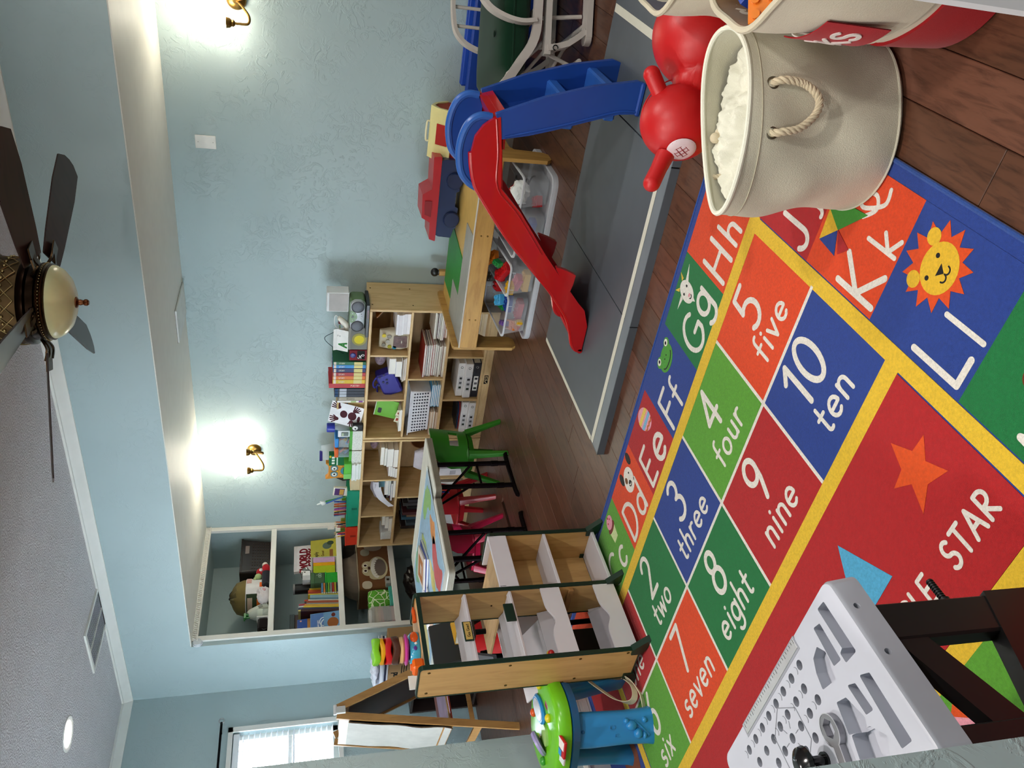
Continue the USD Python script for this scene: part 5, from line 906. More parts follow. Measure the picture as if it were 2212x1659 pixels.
# --------------------------------------------------------------small chairs
def kid_chair(lab, hx, loc, rz):
    """seat faces local +x, backrest at -x"""
    t = thing('kids_chair', lab, 'chair', loc, rz); C = mat('plastic', hx, rough=.35, var=.06)
    sh = .27
    seat = loft([ring(.0, 0, sh - .012, .125, .13, 32, p=3.4), ring(.0, 0, sh, .14, .145, 32, p=3.4), ring(0, 0, sh + .012, .135, .14, 32, p=3.4), ring(.01, 0, sh + .004, .10, .10, 32, p=3)]); part(t, 'seat', seat, C)
    a = np.radians(np.linspace(-74, 74, 26)); R = .17
    inner, outer = [], []
    def col(r, dx): return [(dx - r * math.cos(q), r * 0.98 * math.sin(q)) for q in a]
    v = []; f = []; hs = np.linspace(0, 1, 9)
    for i, q in enumerate(a):
        tph = .27 * (1 - (abs(q) / 1.3) ** 4 * .55)
        for j, hh in enumerate(hs):
            for k, r in enumerate((R, R - .016)):
                lean = .05 * hh; v.append((.02 - (r + lean) * math.cos(q), (r + lean * .3) * math.sin(q), sh + .0 + tph * hh))
    n = len(hs) * 2; idx = lambda i, j, k: i * n + j * 2 + k
    for i in range(len(a) - 1):
        for j in range(len(hs) - 1):
            if 9 <= i <= 15 and j in (2, 3): 
                continue
            for k in (0, 1): f += [[idx(i, j, k), idx(i + 1, j, k), idx(i + 1, j + 1, k)], [idx(i, j, k), idx(i + 1, j + 1, k), idx(i, j + 1, k)]]
        f += [[idx(i, 8, 0), idx(i + 1, 8, 0), idx(i + 1, 8, 1)], [idx(i, 8, 0), idx(i + 1, 8, 1), idx(i, 8, 1)]]
    for i in (0, len(a) - 1):
        for j in range(len(hs) - 1): f += [[idx(i, j, 0), idx(i, j + 1, 0), idx(i, j + 1, 1)], [idx(i, j, 0), idx(i, j + 1, 1), idx(i, j, 1)]]
    for i in range(9, 16):
        for j in (2, 4): f += [[idx(i, j, 0), idx(i + 1, j, 0), idx(i + 1, j, 1)], [idx(i, j, 0), idx(i + 1, j, 1), idx(i, j, 1)]]
    for i in (9, 16):
        for j in (2, 3): f += [[idx(i, j, 0), idx(i, j + 1, 0), idx(i, j + 1, 1)], [idx(i, j, 0), idx(i, j + 1, 1), idx(i, j, 1)]]
    m = trimesh.Trimesh(np.array(v), f, process=False); m.fix_normals(); part(t, 'backrest', m, C)
    for sx in (-1, 1):
        for sy in (-1, 1):
            part(t, 'leg', loft([ring(sx * .10, sy * .10, sh - .004, .03, .026, 12, p=4), ring(sx * .135, sy * .128, sh * .5, .022, .02, 12, p=4), ring(sx * .17, sy * .155, .003, .018, .016, 12, p=4), ring(sx * .171, sy * .156, 0, .015, .013, 12, p=4)]), C)
    part(t, 'seat_apron', loft([ring(0, 0, sh - .05, .105, .11, 24, p=3.5), ring(0, 0, sh - .01, .125, .13, 24, p=3.5)]), C)
    return t
kid_chair('green plastic child chair with a slotted back tucked under the map table', '2E7A1E', (-3.72, 4.27, 0), 172)
kid_chair('bright red plastic child chair behind the black table legs', 'B81A24', (-4.27, 4.30, 0), 190)
kid_chair('magenta red plastic child chair half hidden under the near map table', 'B8123E', (-4.12, 3.72, 0), 205)
kid_chair('deep red child chair lowest behind the display shelf', 'A81818', (-3.98, 2.88, 0), 95)
# --------------------------------------------------------------wooden display shelf with green edging
MAP = mat('wood', 'C9A066', dark='B58A50', scale=3.2, stretch=(7, 7, .9), rough=.42); GRN = mat('plastic', '0B2A1C', rough=.4); WP = mat('plastic', 'DAD6DC', rough=.45, var=.03)
t = thing('display_shelf', 'maple display shelf stand with dark green edging, white trays and green feet', 'display shelf', (-2.79, 2.16, 0)); P = lambda n, m, mt, **k: part(t, n, m, mt, world=True, **k)
XF, XB = -2.69, -2.885
def sidep(y, zt, lab=None):
    o = Polygon([(XB, .035), (XF, .035), (XF, zt), (XB, zt)]); o = o.buffer(-.02).buffer(.02, 6)
    P('side_panel', exz(o.buffer(-.004), y - .008, y + .008), MAP)
    e = o.difference(o.buffer(-.006)); P('green_edging', exz(e, y - .0095, y + .0095), GRN, label='dark green edging strip')
for y, zt in ((1.826, .972), (2.182, .955), (2.505, .575)):
    sidep(y, zt)
    P('foot', exz(Polygon([(XF - .03, .075), (XF + .0, .075), (XF + .06, .012), (XF + .065, .002), (XF + .03, .0), (XF - .03, .03)]).buffer(.004).buffer(-.003), y - .014, y + .014), GRN)
    P('foot', exz(Polygon([(XB + .03, .075), (XB, .075), (XB - .05, .012), (XB - .05, .002), (XB - .02, 0), (XB + .03, .03)]).buffer(.003).buffer(-.002), y - .014, y + .014), GRN)
for z, x in ((.93, XF - .03), (.93, XB + .03), (.60, XF - .03), (.60, XB + .03), (.30, XF - .03), (.30, XB + .03), (.09, XF - .02), (.35, XB + .01)):
    P('screw_cap', lathe([(0, .002), (.004, .0015), (.0065, 0)], 12).apply_transform(trimesh.transformations.rotation_matrix(PI / 2, [1, 0, 0])).apply_translation([x, 1.8175, z]), mat('metal', '7A6238', rough=.45))
P('top_board', box(XB + .004, XF - .004, 1.835, 2.173, .93, .944, .003), mat('wood', 'D2A56E', dark='C09058', scale=4., stretch=(7, 1, 7)))
P('green_edging', box(XF - .006, XF, 1.834, 2.174, .928, .946, .002), GRN)
def wtray(y0, y1, z):
    P('white_tray', box(XB + .01, XF - .03, y0, y1, z - .012, z, .002), WP); P('white_tray_lip', eyz(sbox(0, 0, 1, 1), 0, 1) if False else rot(box(XF - .034, XF - .004, y0, y1, z - .008, z + .004, .002), 14, [0, 1, 0], (XF - .034, 0, z)), WP); P('white_tray_back', rot(box(XB + .004, XB + .05, y0, y1, z - .01, z - .002, .002), 24, [0, 1, 0], (XB + .05, 0, z)), WP)
wtray(1.836, 2.172, .742); wtray(1.836, 2.172, .54)
P('name_tag', box(XF - .006, XF + .002, 1.93, 2.025, .732, .77, .002), GRN); P('name_tag_face', box(XF + .002, XF + .0035, 1.935, 2.02, .737, .765), mat('paper', 'C2A45C'), label='gold paper face of the clip tag')
g, W = word('The Giant'.replace('T', 'T'), .014, .14) if False else word('Gus Giant', .012, .14); P('name_tag_print', eyz(affinity.translate(g, 1.978 - W / 2, .745), XF + .0033, XF + .0042), mat('paper', '2A2418'))
P('name_tag', box(XF - .006, XF + .003, 2.01, 2.10, .535, .578, .002), GRN)
def wavy(y0, y1, z0, z1):
    n_ = 30; ys = np.linspace(y0, y1, n_); tt = np.linspace(0, 1, n_); dip = .028 * np.exp(-((tt - .5) / .13) ** 2); zz = z1 - dip
    P('wavy_front', eyz(Polygon(list(zip(ys, zz)) + [(y1, z0), (y0, z0)]), XF - .012, XF - .002), WP)
    P('bin_floor', box(XB + .02, XF - .012, y0, y1, z0, z0 + .01), WP); P('bin_back', rot(box(XB + .03, XB + .038, y0, y1, z0, z1 - .015), -14, [0, 1, 0], (XB + .03, 0, z0)), WP)
    return
wavy(1.836, 2.172, .305, .393); wavy(1.836, 2.172, .045, .144)
P('white_front', box(XF - .012, XF, 2.192, 2.496, .482, .572, .003), WP); P('white_rim', box(XB + .0, XF, 2.192, 2.2, .54, .572, .002), WP); P('white_rim', box(XB, XF, 2.488, 2.496, .54, .572, .002), WP)
P('lower_top_board', box(-3.22, XF - .014, 2.2, 2.488, .535, .548, .002), mat('wood', 'DDB888', dark='CBA06A', scale=4., stretch=(1, 7, 7)))
P('white_board', box(XB + .01, XF - .004, 2.192, 2.496, .287, .302, .002), WP); P('white_board', box(XB + .01, XF - .004, 2.192, 2.496, .04, .056, .002), WP)
P('inner_back', box(XB, XB + .008, 2.192, 2.496, .056, .535), MAP); P('white_board', rot(box(-3.02, -3.01, 2.0, 2.47, .32, .535), -4, [0, 1, 0], (-3.01, 0, .535)), WP, label='white rear panel with a round finger hole')
P('finger_hole', lathe([(0, .001), (.016, .0005), (.018, 0)], 20).apply_transform(trimesh.transformations.rotation_matrix(PI / 2, [0, 1, 0])).apply_translation([-3.006, 2.1, .46]), mat('plastic', '3A2A22'))
P('rear_white_tray', rot(box(-3.10, -2.90, 1.86, 2.16, .36, .37, .002), 28, [0, 1, 0], (-2.9, 0, .36)), WP)
for y, z in ((1.95, .40), (2.0, .40)): P('screw', cyl((XF - .1, 2.1725, z + .2), (XF - .1, 2.1735, z + .2), .004, n=8), mat('metal', '3A2E20'))
P('cleat', box(XB + .04, XF - .015, 2.155, 2.1735, .235, .258, .002), mat('wood', '9A7244'))
for k, (y, hx, lab) in enumerate(((1.93, 'DDDADF', 'grey white folded storage box in the lower wavy bin'),)):
    tt_ = thing('folded_box', lab, 'box', (-2.78, 2.0, .056)); part(tt_, 'panel', box(-.02, .06, -.13, .13, 0, .006), WP); part(tt_, 'panel', rot(box(-.02, -.014, -.13, .13, 0, .10), -22, [0, 1, 0], (-.02, 0, 0)), mat('plastic', 'A9A4AA'))
tt_ = thing('toy_flowers', 'little red, yellow and green toy flower in the upper wavy bin', 'toy', (-2.75, 1.87, .315)); part(tt_, 'stem', cyl((0, 0, 0), (0, 0, .09), .005), mat('plastic', '3E8A2E'))
for a, hx in ((0, 'C0201E'), (120, 'D9B92A'), (240, 'C0201E')): part(tt_, 'petal', sph((.012 * math.cos(math.radians(a)), .012 * math.sin(math.radians(a)), .095), .014, 2), mat('plastic', hx))
# things on top of it
def blob(z0, h, rx, ry, hx, amp, nlob, t, name, ph=0.):
    rs = []
    for k, s in enumerate(np.linspace(0, 1, 9)):
        a = np.linspace(0, 2 * PI, 48, endpoint=False); bulge = math.sqrt(max(0, 1 - (2 * s - 1) ** 4)) * .12 + .88
        zz = z0 + h * s + amp * np.sin(nlob * a + ph); rs.append(np.stack([rx * bulge * np.cos(a) * (1 + .03 * np.sin(nlob * a)), ry * bulge * np.sin(a) * (1 + .03 * np.sin(nlob * a)), zz], -1))
    part(t, name, loft(rs), mat('plastic', hx, rough=.25, var=.04))
t = thing('stacking_toy', 'tall stacking burger toy of green, yellow, red and brown wavy rings on a teal base', 'stacking toy', (-2.79, 1.985, .9445), 0)
base_m = loft([[(x, y, z) for x, y in list(rrect(.095 - k, .135 - k, .04).exterior.coords)[:-1]] for z, k in ((0, .008), (.006, .0), (.03, 0), (.042, .016))]); part(t, 'teal_base', base_m, mat('plastic', '3E9CBC', rough=.2))
part(t, 'orange_button', sph((.046, .024, .022), .022, 3, (.4, 1.2, .75)), mat('plastic', 'D9561A', rough=.15)); part(t, 'purple_button', sph((.048, -.03, .022), .009, 2, (.4, 1.2, .8)), mat('plastic', '5A2A8A')); part(t, 'knob', sph((.0475, -.008, .018), .006, 2), mat('plastic', 'E9E9EE'))
part(t, 'pink_ring', lathe([(0, .045), (.04, .043), (.061, .052), (.063, .058), (.05, .063), (0, .063)], 40), mat('plastic', 'C03A9A', rough=.25)); part(t, 'tan_ring', lathe([(0, .062), (.047, .062), (.053, .07), (.05, .084), (0, .084)], 40), mat('plastic', 'D6A870', rough=.4))
blob(.083, .032, .056, .056, '4E2A1C', .005, 3, t, 'brown_ring'); blob(.113, .030, .053, .053, 'C0121A', .005, 3, t, 'red_ring', PI); blob(.142, .022, .053, .053, 'E0A012', .004, 3, t, 'yellow_ring'); blob(.162, .028, .055, .055, '7CC41E', .004, 4, t, 'green_ring', PI)
t = thing('orange_cup', 'orange rounded toy block at the near end of the display shelf top', 'toy block', (-2.74, 1.865, .9445)); part(t, 'block', box(-.03, .03, -.024, .024, 0, .045, .008), mat('plastic', 'E86412', rough=.3)); part(t, 'stud', cyl((0, 0, .045), (0, 0, .052), .014, .013), mat('plastic', 'E86412', rough=.3))
t = thing('orange_marker', 'thick orange crayon lying at the far end of the display shelf top', 'crayon', (-2.76, 2.13, .9445)); part(t, 'barrel', cyl((0, -.035, .008), (0, .025, .008), .008), mat('plastic', 'E85A12')); part(t, 'tip', cyl((0, .025, .008), (0, .042, .008), .007, .003), mat('plastic', 'D94A0A'))
t = thing('white_card', 'white card standing behind the orange block', 'card', (-2.85, 1.85, .9445)); part(t, 'card', box(-.002, .002, -.012, .05, 0, .05), mat('paper', 'EFEFEA')); part(t, 'base_fold', box(-.02, .002, -.012, .05, 0, .002), mat('paper', 'EFEFEA'))
# black folding seat behind, seen through the bay
t = thing('step_stool', 'black folding step stool with a yellow book on it, seen through the display shelf', 'stool', (-3.27, 2.44, 0)); BK = mat('plastic', '121113', rough=.45)
part(t, 'seat', box(-.12, .12, -.15, .13, .60, .63, .006), BK); part(t, 'back_panel', rot(box(-.13, -.11, -.12, .13, .62, .78, .006), -16, [0, 1, 0], (-.12, 0, .62)), BK)
for sx in (-1, 1):
    for sy in (-1, 1): part(t, 'leg', cyl((sx * .10, sy * .12, .60), (sx * .13, sy * .13, 0), .013), mat('metal', '1E1E22', rough=.4))
part(t, 'cross_bar', cyl((.118, -.125, .25), (.118, .125, .25), .009), mat('metal', '1E1E22', rough=.4)); part(t, 'white_trim', tube([(-.12, -.152, .632), (.0, -.152, .632), (.12, -.152, .632)], .004, 6), mat('plastic', 'B9BEC9'))
bookflat('mustard yellow book lying on the black step stool', -3.25, 2.43, .631, .12, .14, .05, 'D9A012', 10)
t = thing('laptop', 'thin grey blue folder screen leaning behind the name tag', 'folder', (-3.08, 2.06, .549)); part(t, 'panel', rot(box(-.004, .004, -.06, .06, 0, .16), 18, [0, 1, 0]), mat('plastic', '6A6E7A', rough=.3)); part(t, 'front_sheet', rot(box(.004, .0052, -.045, .045, .02, .14), 18, [0, 1, 0]), mat('paper', 'C9D4EA'))
tt_ = thing('low_cabinet', 'low dark cabinet box holding the grey folder, hidden behind the display shelf', 'cabinet', (-3.12, 2.12, 0)); part(tt_, 'cabinet_body', box(-.09, .09, -.12, .07, 0, .30, .004), mat('wood', '2A201C')); part(tt_, 'cabinet_top', box(-.095, .095, -.125, .06, .30, .315, .003), mat('wood', '3A2A22'))
# --------------------------------------------------------------toddler activity table
t = thing('activity_table', 'toddler activity table with a lime green top and blue animal legs', 'activity table', (-3.06, 1.735, 0), 20); LG = mat('plastic', '6FC41C', rough=.25); BL = mat('plastic', '2A86C4', rough=.35, var=.05); DB = mat('plastic', '1F6AA8', rough=.35)
part(t, 'top_shell', loft([ring(0, 0, z, .205 * k, .19 * k, 44, p=2.6) for z, k in ((.355, .96), (.362, 1.02), (.385, 1.03), (.41, .98), (.422, .90), (.424, .5))]), LG)
part(t, 'blue_rim', loft([ring(0, 0, z, .205 * k, .19 * k, 44, p=2.6) for z, k in ((.315, .86), (.32, .95), (.352, 1.0), (.358, .95))]), DB)
for a in (-62, 178, 62):
    ca, sa = math.cos(math.radians(a)), math.sin(math.radians(a))
    rs = []
    for z, rr, wd, th in ((.335, .125, .085, .035), (.27, .145, .085, .036), (.12, .165, .08, .035), (.03, .178, .085, .036), (0.008, .182, .09, .038), (0, .182, .086, .035)):
        loop = ring(0, 0, 0, th, wd * .82, 26, p=3.2); rs.append(np.stack([ca * (rr + loop[:, 0]) - sa * loop[:, 1], sa * (rr + loop[:, 0]) + ca * loop[:, 1], np.full(26, z)], -1))
    lg = part(t, 'leg', loft(rs), BL)
    rad = lambda z_: np.interp(z_, [0, .12, .335], [.218, .20, .16])
    def onleg(y, z, s, k=.35): return [ca * rad(z) - sa * y, sa * rad(z) + ca * y, z]
    part(t, 'embossed_animal', cat(sph(onleg(.012, .10, 0), .026, 2, (.8, .8, .9)), sph(onleg(-.02, .075, 0), .03, 2, (.7, .7, .6)), sph(onleg(-.028, .05, 0), .02, 2, (.7, .8, .5)), sph(onleg(.03, .045, 0), .018, 2, (.7, .7, .6)), sph(onleg(.03, .12, 0), .012, 2), tube([onleg(.03, .09, 0), onleg(.01, .065, 0), onleg(-.03, .03, 0)], .006, 6, 4)), BL, label='raised animal figure moulded on the leg')
    part(t, 'screw_plug', sph(onleg(0, .30, 0), .009, 2), DB)
    for k, chs in enumerate('BC'):
        g, W = word(chs, .022, .16); m = ext(g, .004, 0); m = rot(m, 90, [1, 0, 0]); m = rot(m, 90, [0, 0, 1]); m.apply_translation([rad(.16) - .001, -.03 + .03 * k, .15 + .02 * k]); part(t, 'raised_letter', rot(m, a, [0, 0, 1]), BL)
U = .424
part(t, 'mirror_frame', lathe([(0, 0), (.066, 0), (.07, .012), (.06, .02), (0, .018)], 36).apply_transform(np.diag([.72, 1.15, 1, 1])).apply_translation([.06, .04, U - .004]), mat('plastic', '2E8ACB', rough=.2)); part(t, 'mirror', lathe([(0, .0195), (.05, .0195), (.052, .017)], 30).apply_transform(np.diag([.72, 1.15, 1, 1])).apply_translation([.06, .04, U - .002]), mat('plastic', 'C9CED6', rough=.08))
star_ = affinity.scale(Polygon([((.05 if i % 2 == 0 else .033) * math.cos(i * PI / 5), (.05 if i % 2 == 0 else .033) * math.sin(i * PI / 5)) for i in range(10)]).buffer(.008), .9, 1.15)
part(t, 'orange_button_panel', ext(star_, .026, 0).apply_translation([.125, -.02, U - .03]), mat('plastic', 'E8581A', rough=.25)); part(t, 'red_window', box(.108, .138, -.042, .0, U - .006, U, .003), mat('plastic', '9A3A2E', rough=.15))
part(t, 'purple_disc', lathe([(0, 0), (.052, 0), (.055, .01), (.05, .02), (0, .022)], 32).apply_transform(trimesh.transformations.rotation_matrix(-.55, [0, 1, 0])).apply_translation([-.05, -.03, U + .012]), mat('plastic', 'A79AD0', rough=.3)); part(t, 'disc_eye', sph((-.04, -.035, U + .04), .006, 2), mat('plastic', '2A2440'))
part(t, 'book_page', rot(box(.02, .10, -.165, -.095, U - .004, U + .008, .003), 8, [1, 0, 0]), mat('plastic', 'C01A22', rough=.25), 'red flip page'); part(t, 'page_print', rot(box(.055, .095, -.16, -.10, U + .008, U + .0095), 8, [1, 0, 0]), mat('paper', 'EDE6E6')); part(t, 'page_print', rot(box(.022, .05, -.145, -.11, U + .008, U + .010), 8, [1, 0, 0]), mat('paper', '3E9AD0')); part(t, 'white_page', rot(box(-.01, .022, -.165, -.10, U - .004, U + .006, .002), 8, [1, 0, 0]), mat('plastic', 'DCE4E6'))
for x, y, hx in ((-.1, .06, 'E8581A'), (.15, .08, 'E8D21E'), (-.02, .12, 'E8581A'), (.10, -.07, 'E8D21E'), (-.12, -.06, '3E9A2E')): part(t, 'knob', sph((x, y, U + .004), .018, 2, (1, 1, .8)), mat('plastic', hx, rough=.25))
part(t, 'leaf_shape', ext(Polygon(catmull([(.0, -.09), (.04, -.06), (.03, -.01), (-.02, -.03), (-.03, -.08)], 5, True)), .012, U - .002), mat('plastic', 'A8CF7A', rough=.3))
t = thing('tote_strap', 'cream cotton bag with a looped strap spilling out beside the display shelf', 'bag', (-2.96, 1.80, .009)); 
part(t, 'bag', loft([ring(.03, .11, z, rx, ry, 28, p=2.6) for z, rx, ry in ((0, .07, .05), (.04, .075, .05), (.12, .06, .04), (.17, .03, .02))]), mat('fabric', '8A7A5A')); part(t, 'strap', ribbon([(.02, .06, .20), (.03, .0, .16), (.04, -.06, .11), (.05, -.085, .06), (.065, -.07, .035), (.07, -.02, .03), (.06, .03, .06)], .028, .003, up=(.4, .2, 1)), mat('fabric', 'DDD2B6')); part(t, 'strap', ribbon([(.08, .02, .06), (.085, -.02, .03), (.08, -.08, .012), (.05, -.13, .006)], .026, .003, up=(.6, .3, .6)), mat('fabric', 'DDD2B6'))
part(t, 'red_lining', sph((.06, .09, .035), .05, 2, (1, .8, .7)), mat('fabric', '7A1E22'))
# --------------------------------------------------------------easel in the nook
t = thing('easel', 'wooden art easel with a chalkboard and a white paper sheet in the nook', 'easel', (-4.81, 2.98, 0)); OAK = mat('wood', 'A87840', dark='8E6030', scale=4., stretch=(6, 6, 1), rough=.45)
e_ = np.array([.24, .971, 0]); w_ = np.array([-.971, .24, 0]); ap = np.array([0.01, 0.02, 0])
def q(s, wv, z): return tuple(ap + e_ * s + w_ * wv + np.array([0, 0, z]))
def bar(a, b, wd, th, up): return ribbon([a, tuple((np.array(a) + np.array(b)) / 2), b], wd, th, up=up, smoothpath=1)
for wv in (0.0, .56):
    part(t, 'leg', bar(q(.012, wv, 1.195), q(.46, wv, .0), .045, .022, tuple(e_)), OAK); part(t, 'leg', bar(q(-.032, wv, 1.195), q(-.228, wv, .0), .045, .022, tuple(e_)), OAK)
def onr(s): return None
def brd(name, s0, z0, s1, z1, mt, w0=.02, w1=.54, th=.01):
    a, b, c, d_ = q(s0, w0, z0), q(s0, w1, z0), q(s1, w1, z1), q(s1, w0, z1); n_ = np.cross(np.array(b) - a, np.array(d_) - np.array(a)); n_ = n_ / np.linalg.norm(n_) * th
    v = np.array([a, b, c, d_]); v = np.vstack([v, v + n_]); m = trimesh.Trimesh(v, trimesh.creation.box().faces, process=False); m = tm(m3.Manifold.hull_points(v)); part(t, name, m, mt)
R_ = lambda z: (.012 + .448 * (1.195 - z) / 1.195); L_ = lambda z: (-.032 - .196 * (1.195 - z) / 1.195)
brd('whiteboard_back', R_(1.12), 1.12, R_(.58), .58, mat('wood', '4A2E24', rough=.6)); brd('chalkboard', L_(1.10), 1.10, L_(.50), .50, mat('plastic', '16181E', rough=.6))
brd('rail', R_(1.17), 1.17, R_(1.12), 1.12, OAK, th=.018); brd('rail', R_(.60), .60, R_(.54), .54, OAK, th=.018); brd('rail', L_(1.17), 1.17, L_(1.11), 1.11, mat('wood', 'D9C8A8'), th=.018); brd('rail', L_(.50), .50, L_(.44), .44, OAK, th=.018); brd('rail', L_(.30), .30, L_(.25), .25, OAK, th=.018)
part(t, 'hinge', cat(cyl(q(-.03, -.01, 1.205), q(.03, -.01, 1.205), .012), box(*[v for p in zip(q(-.03, -.004, 1.14), q(.02, -.016, 1.20)) for v in p])), mat('plastic', 'D9D6D2'))
part(t, 'tray', bar(q(R_(.48), .02, .48), q(L_(.46), .02, .46), .012, .03, (0, 0, 1)), OAK)
brd('red_tray', R_(.46) - .03, .46, L_(.46) + .03, .44, mat('plastic', 'A83A1E'), th=.012); brd('paper_tray_sheet', R_(.455) - .06, .475, L_(.455) + .06, .455, mat('paper', 'E6CBE6'), w0=.0, w1=.4, th=.004)
part(t, 'spreader', bar(q(R_(.33), .05, .33), q(L_(.30), .05, .30), .03, .012, (0, 0, 1)), OAK)
pv = []
for wv in np.linspace(-.0, .52, 16):
    for z in np.linspace(1.12, .45, 14):
        pv.append(np.array(q(L_(z) - .022 - .012 * math.sin(z * 21) * (1.15 - z) - .02 * (wv < .001), wv + .0, z)))
n2 = 14; f = []
for i in range(15):
    for j in range(n2 - 1): f += [[i * n2 + j, i * n2 + j + 1, (i + 1) * n2 + j + 1], [i * n2 + j, (i + 1) * n2 + j + 1, (i + 1) * n2 + j]]
front = trimesh.Trimesh(np.array(pv), f, process=False); back = front.copy(); back.vertices = back.vertices - e_ * .002; back.invert()
part(t, 'paper_sheet', cat(front, back), mat('paper', 'B9B2A8'), 'pale sheet of paper hanging over the chalkboard')
# cardboard box and its stand by the nook wall
t = thing('bookcase', 'dark low bookcase against the nook wall with a grey metal strip', 'bookcase', (-5.50, 3.79, 0)); DK = mat('wood', '2A1E1A', dark='1E1512')
for nm, m in (('side_panel', box(-.45, -.43, -.17, .17, 0, .56)), ('side_panel', box(.43, .45, -.17, .17, 0, .56)), ('top_board', box(-.45, .45, -.17, .17, .545, .565, .003)), ('shelf_board', box(-.43, .43, -.16, .16, .28, .30)), ('bottom_board', box(-.43, .43, -.16, .16, .03, .05)), ('back_panel', box(-.44, .44, .155, .168, .02, .55))): part(t, nm, m, DK)
part(t, 'metal_strip', box(-.43, .43, -.172, -.165, .30, .335), mat('metal', '5A5856', rough=.6))
for k, (x, hx, n_) in enumerate(((-5.25, '6A2A3A', 'maroon'), (-5.32, 'C9BFC4', 'pale'), (-5.39, '3A2A2E', 'dark brown'), (-5.46, '9A4A5A', 'rose'))): bookx(f'{n_} book on the dark bookcase behind the easel', x, 3.66, .301, .05, .2, .2, hx)
t = thing('cardboard_box', 'brown cardboard shipping box printed with black lettering and a pink dog', 'cardboard box', (-5.48, 3.78, .566)); CB_ = mat('paper', 'A9845A', var=.06)
part(t, 'box_body', box(-.30, .27, -.14, .14, 0, .20, .003), CB_); part(t, 'flap', rot(box(-.295, .265, -.139, 0, .20, .203), 3, [1, 0, 0], (0, -.139, .2)), CB_)
g, W = word('Oriental Trad', .047, .19, .13); part(t, 'lettering', exz(affinity.translate(g, -.245, .135), -.1415, -.1395), mat('paper', '14110E'))
for k in range(3): part(t, 'print_line', box(-.02, .17, -.1412, -.1396, .10 - .018 * k, .108 - .018 * k), mat('paper', '3A2A1E'))
dog = unary_union([oval(-.10, .075, .03, .022), oval(-.125, .09, .013, .016), LineString([(-.085, .06), (-.075, .02)]).buffer(.006), LineString([(-.11, .06), (-.115, .03)]).buffer(.005)]); part(t, 'dog_print', exz(dog, -.1412, -.1396), mat('paper', 'B56A66')); part(t, 'dog_ear', exz(oval(-.085, .098, .016, .012), -.142, -.1398), mat('paper', '2A1A1E'))
sheetstack('loose heap of white papers and magazines on the cardboard box', -5.50, 3.77, .772, .44, .24, .06, 5, rz=4, hexes=('D9D9E2', '2A2A44', 'CFCFD6', 'ECECF2'), jit=.014)
t = thing('tissue_paper', 'crumpled white tissue paper lying over the papers on the cardboard box', 'tissue paper', (-5.49, 3.76, .834)); v = sph((0, 0, .02), .15, 4, (1.15, .75, .16)); v.vertices[:, 2] += (meshkit.fbm(v.vertices * 25) - .5) * .05 + .01; v.vertices[:, 2] = np.maximum(v.vertices[:, 2], .0); part(t, 'sheet', v, mat('paper', 'E2E2EA'))
# ---------------------------------------------------------------- cream canvas basket
CREAM = mat('fabric', 'CBC6B2', var=.06, bump=.5, bscale=420.); CREAM2 = mat('fabric', 'DEDCCB', var=.05, bump=.4, bscale=420.); ROPE = mat('fabric', 'CDBFA2', var=.12)
t = thing('canvas_basket', 'large cream canvas storage basket with rope handles at the rug corner', 'basket', (-.485, 1.805, 0)); P = lambda n, m, mt, **k: part(t, n, m, mt, world=True, **k)
BA = math.radians(33.8); BN = np.array([.556, -.831]); BT = np.array([.831, .556])
def bring(z, ins=0., n=72):
    s = z / .405; cx, cy = np.array([-.485, 1.825]) * (1 - s) + np.array([-.497, 1.79]) * s; rx, ry = .215 + .012 * s - ins, .172 - .06 * s - ins
    r = ring(cx, cy, z, rx, max(.02, ry), n, BA, p=2.15); a = np.linspace(0, 2 * PI, n, endpoint=False)
    w = .010 * math.sin(PI * s) * (np.sin(3 * a + 5 * s + 1) + .6 * np.sin(5 * a - 9 * s)) ; w += -.02 * np.exp(-((a - 3.55) / .35) ** 2) * math.exp(-((s - .42) / .16) ** 2)
    d_ = r[:, :2] - [cx, cy]; d_ /= np.linalg.norm(d_, axis=1, keepdims=True); r[:, :2] += d_ * w[:, None]; 
    if s > .98: r[:, 2] += .010 * np.sin(2 * a + .6)
    return r
zs = list(np.linspace(.012, .405, 26)); bot = bring(0.0, .012)
outer = [bot] + [bring(z) for z in zs]; inner = [bring(z, .006) for z in zs[::-1]]
P('canvas_body', loft(outer + inner), CREAM)
P('rim_binding', tube(list(bring(.407, .003)), .0065, 8, closed=True), CREAM2)
P('hem_seam', tube(list(bring(.372, -.0006)), .0016, 5, closed=True), mat('fabric', 'B5AE98'))
P('base_seam', tube(list(bring(.016, .001)), .004, 6, closed=True), CREAM)
def ropeh(pts, r=.0085):
    c = catmull(pts, 14); out = []; T = np.gradient(c, axis=0); T /= np.linalg.norm(T, axis=1, keepdims=True); L = np.r_[0, np.cumsum(np.linalg.norm(np.diff(c, axis=0), axis=1))]
    for k in range(3):
        q = []
        for i in range(len(c)):
            u = np.cross(T[i], [.3, .2, .93]); u /= np.linalg.norm(u); w = np.cross(T[i], u); a = L[i] * 170 + k * 2 * PI / 3; q.append(c[i] + .55 * r * (u * math.cos(a) + w * math.sin(a)))
        out.append(tube(q, r * .62, 7))
    return cat(*out)
def onb(u, z, off=0.):
    """point on the outer face towards the lens: u along the long axis"""
    s = z / .405; c = np.array([-.485, 1.825]) * (1 - s) + np.array([-.497, 1.79]) * s; ry = .172 - .06 * s; rx = .215 + .012 * s
    k = ry * math.sqrt(max(.01, 1 - (u / rx) ** 2)); xy = c + BT * u + BN * (k + off); return [xy[0], xy[1], z]
e1, e2 = onb(-.035, .355, .004), onb(.075, .355, .004) if False else onb(.06, .35, .004)
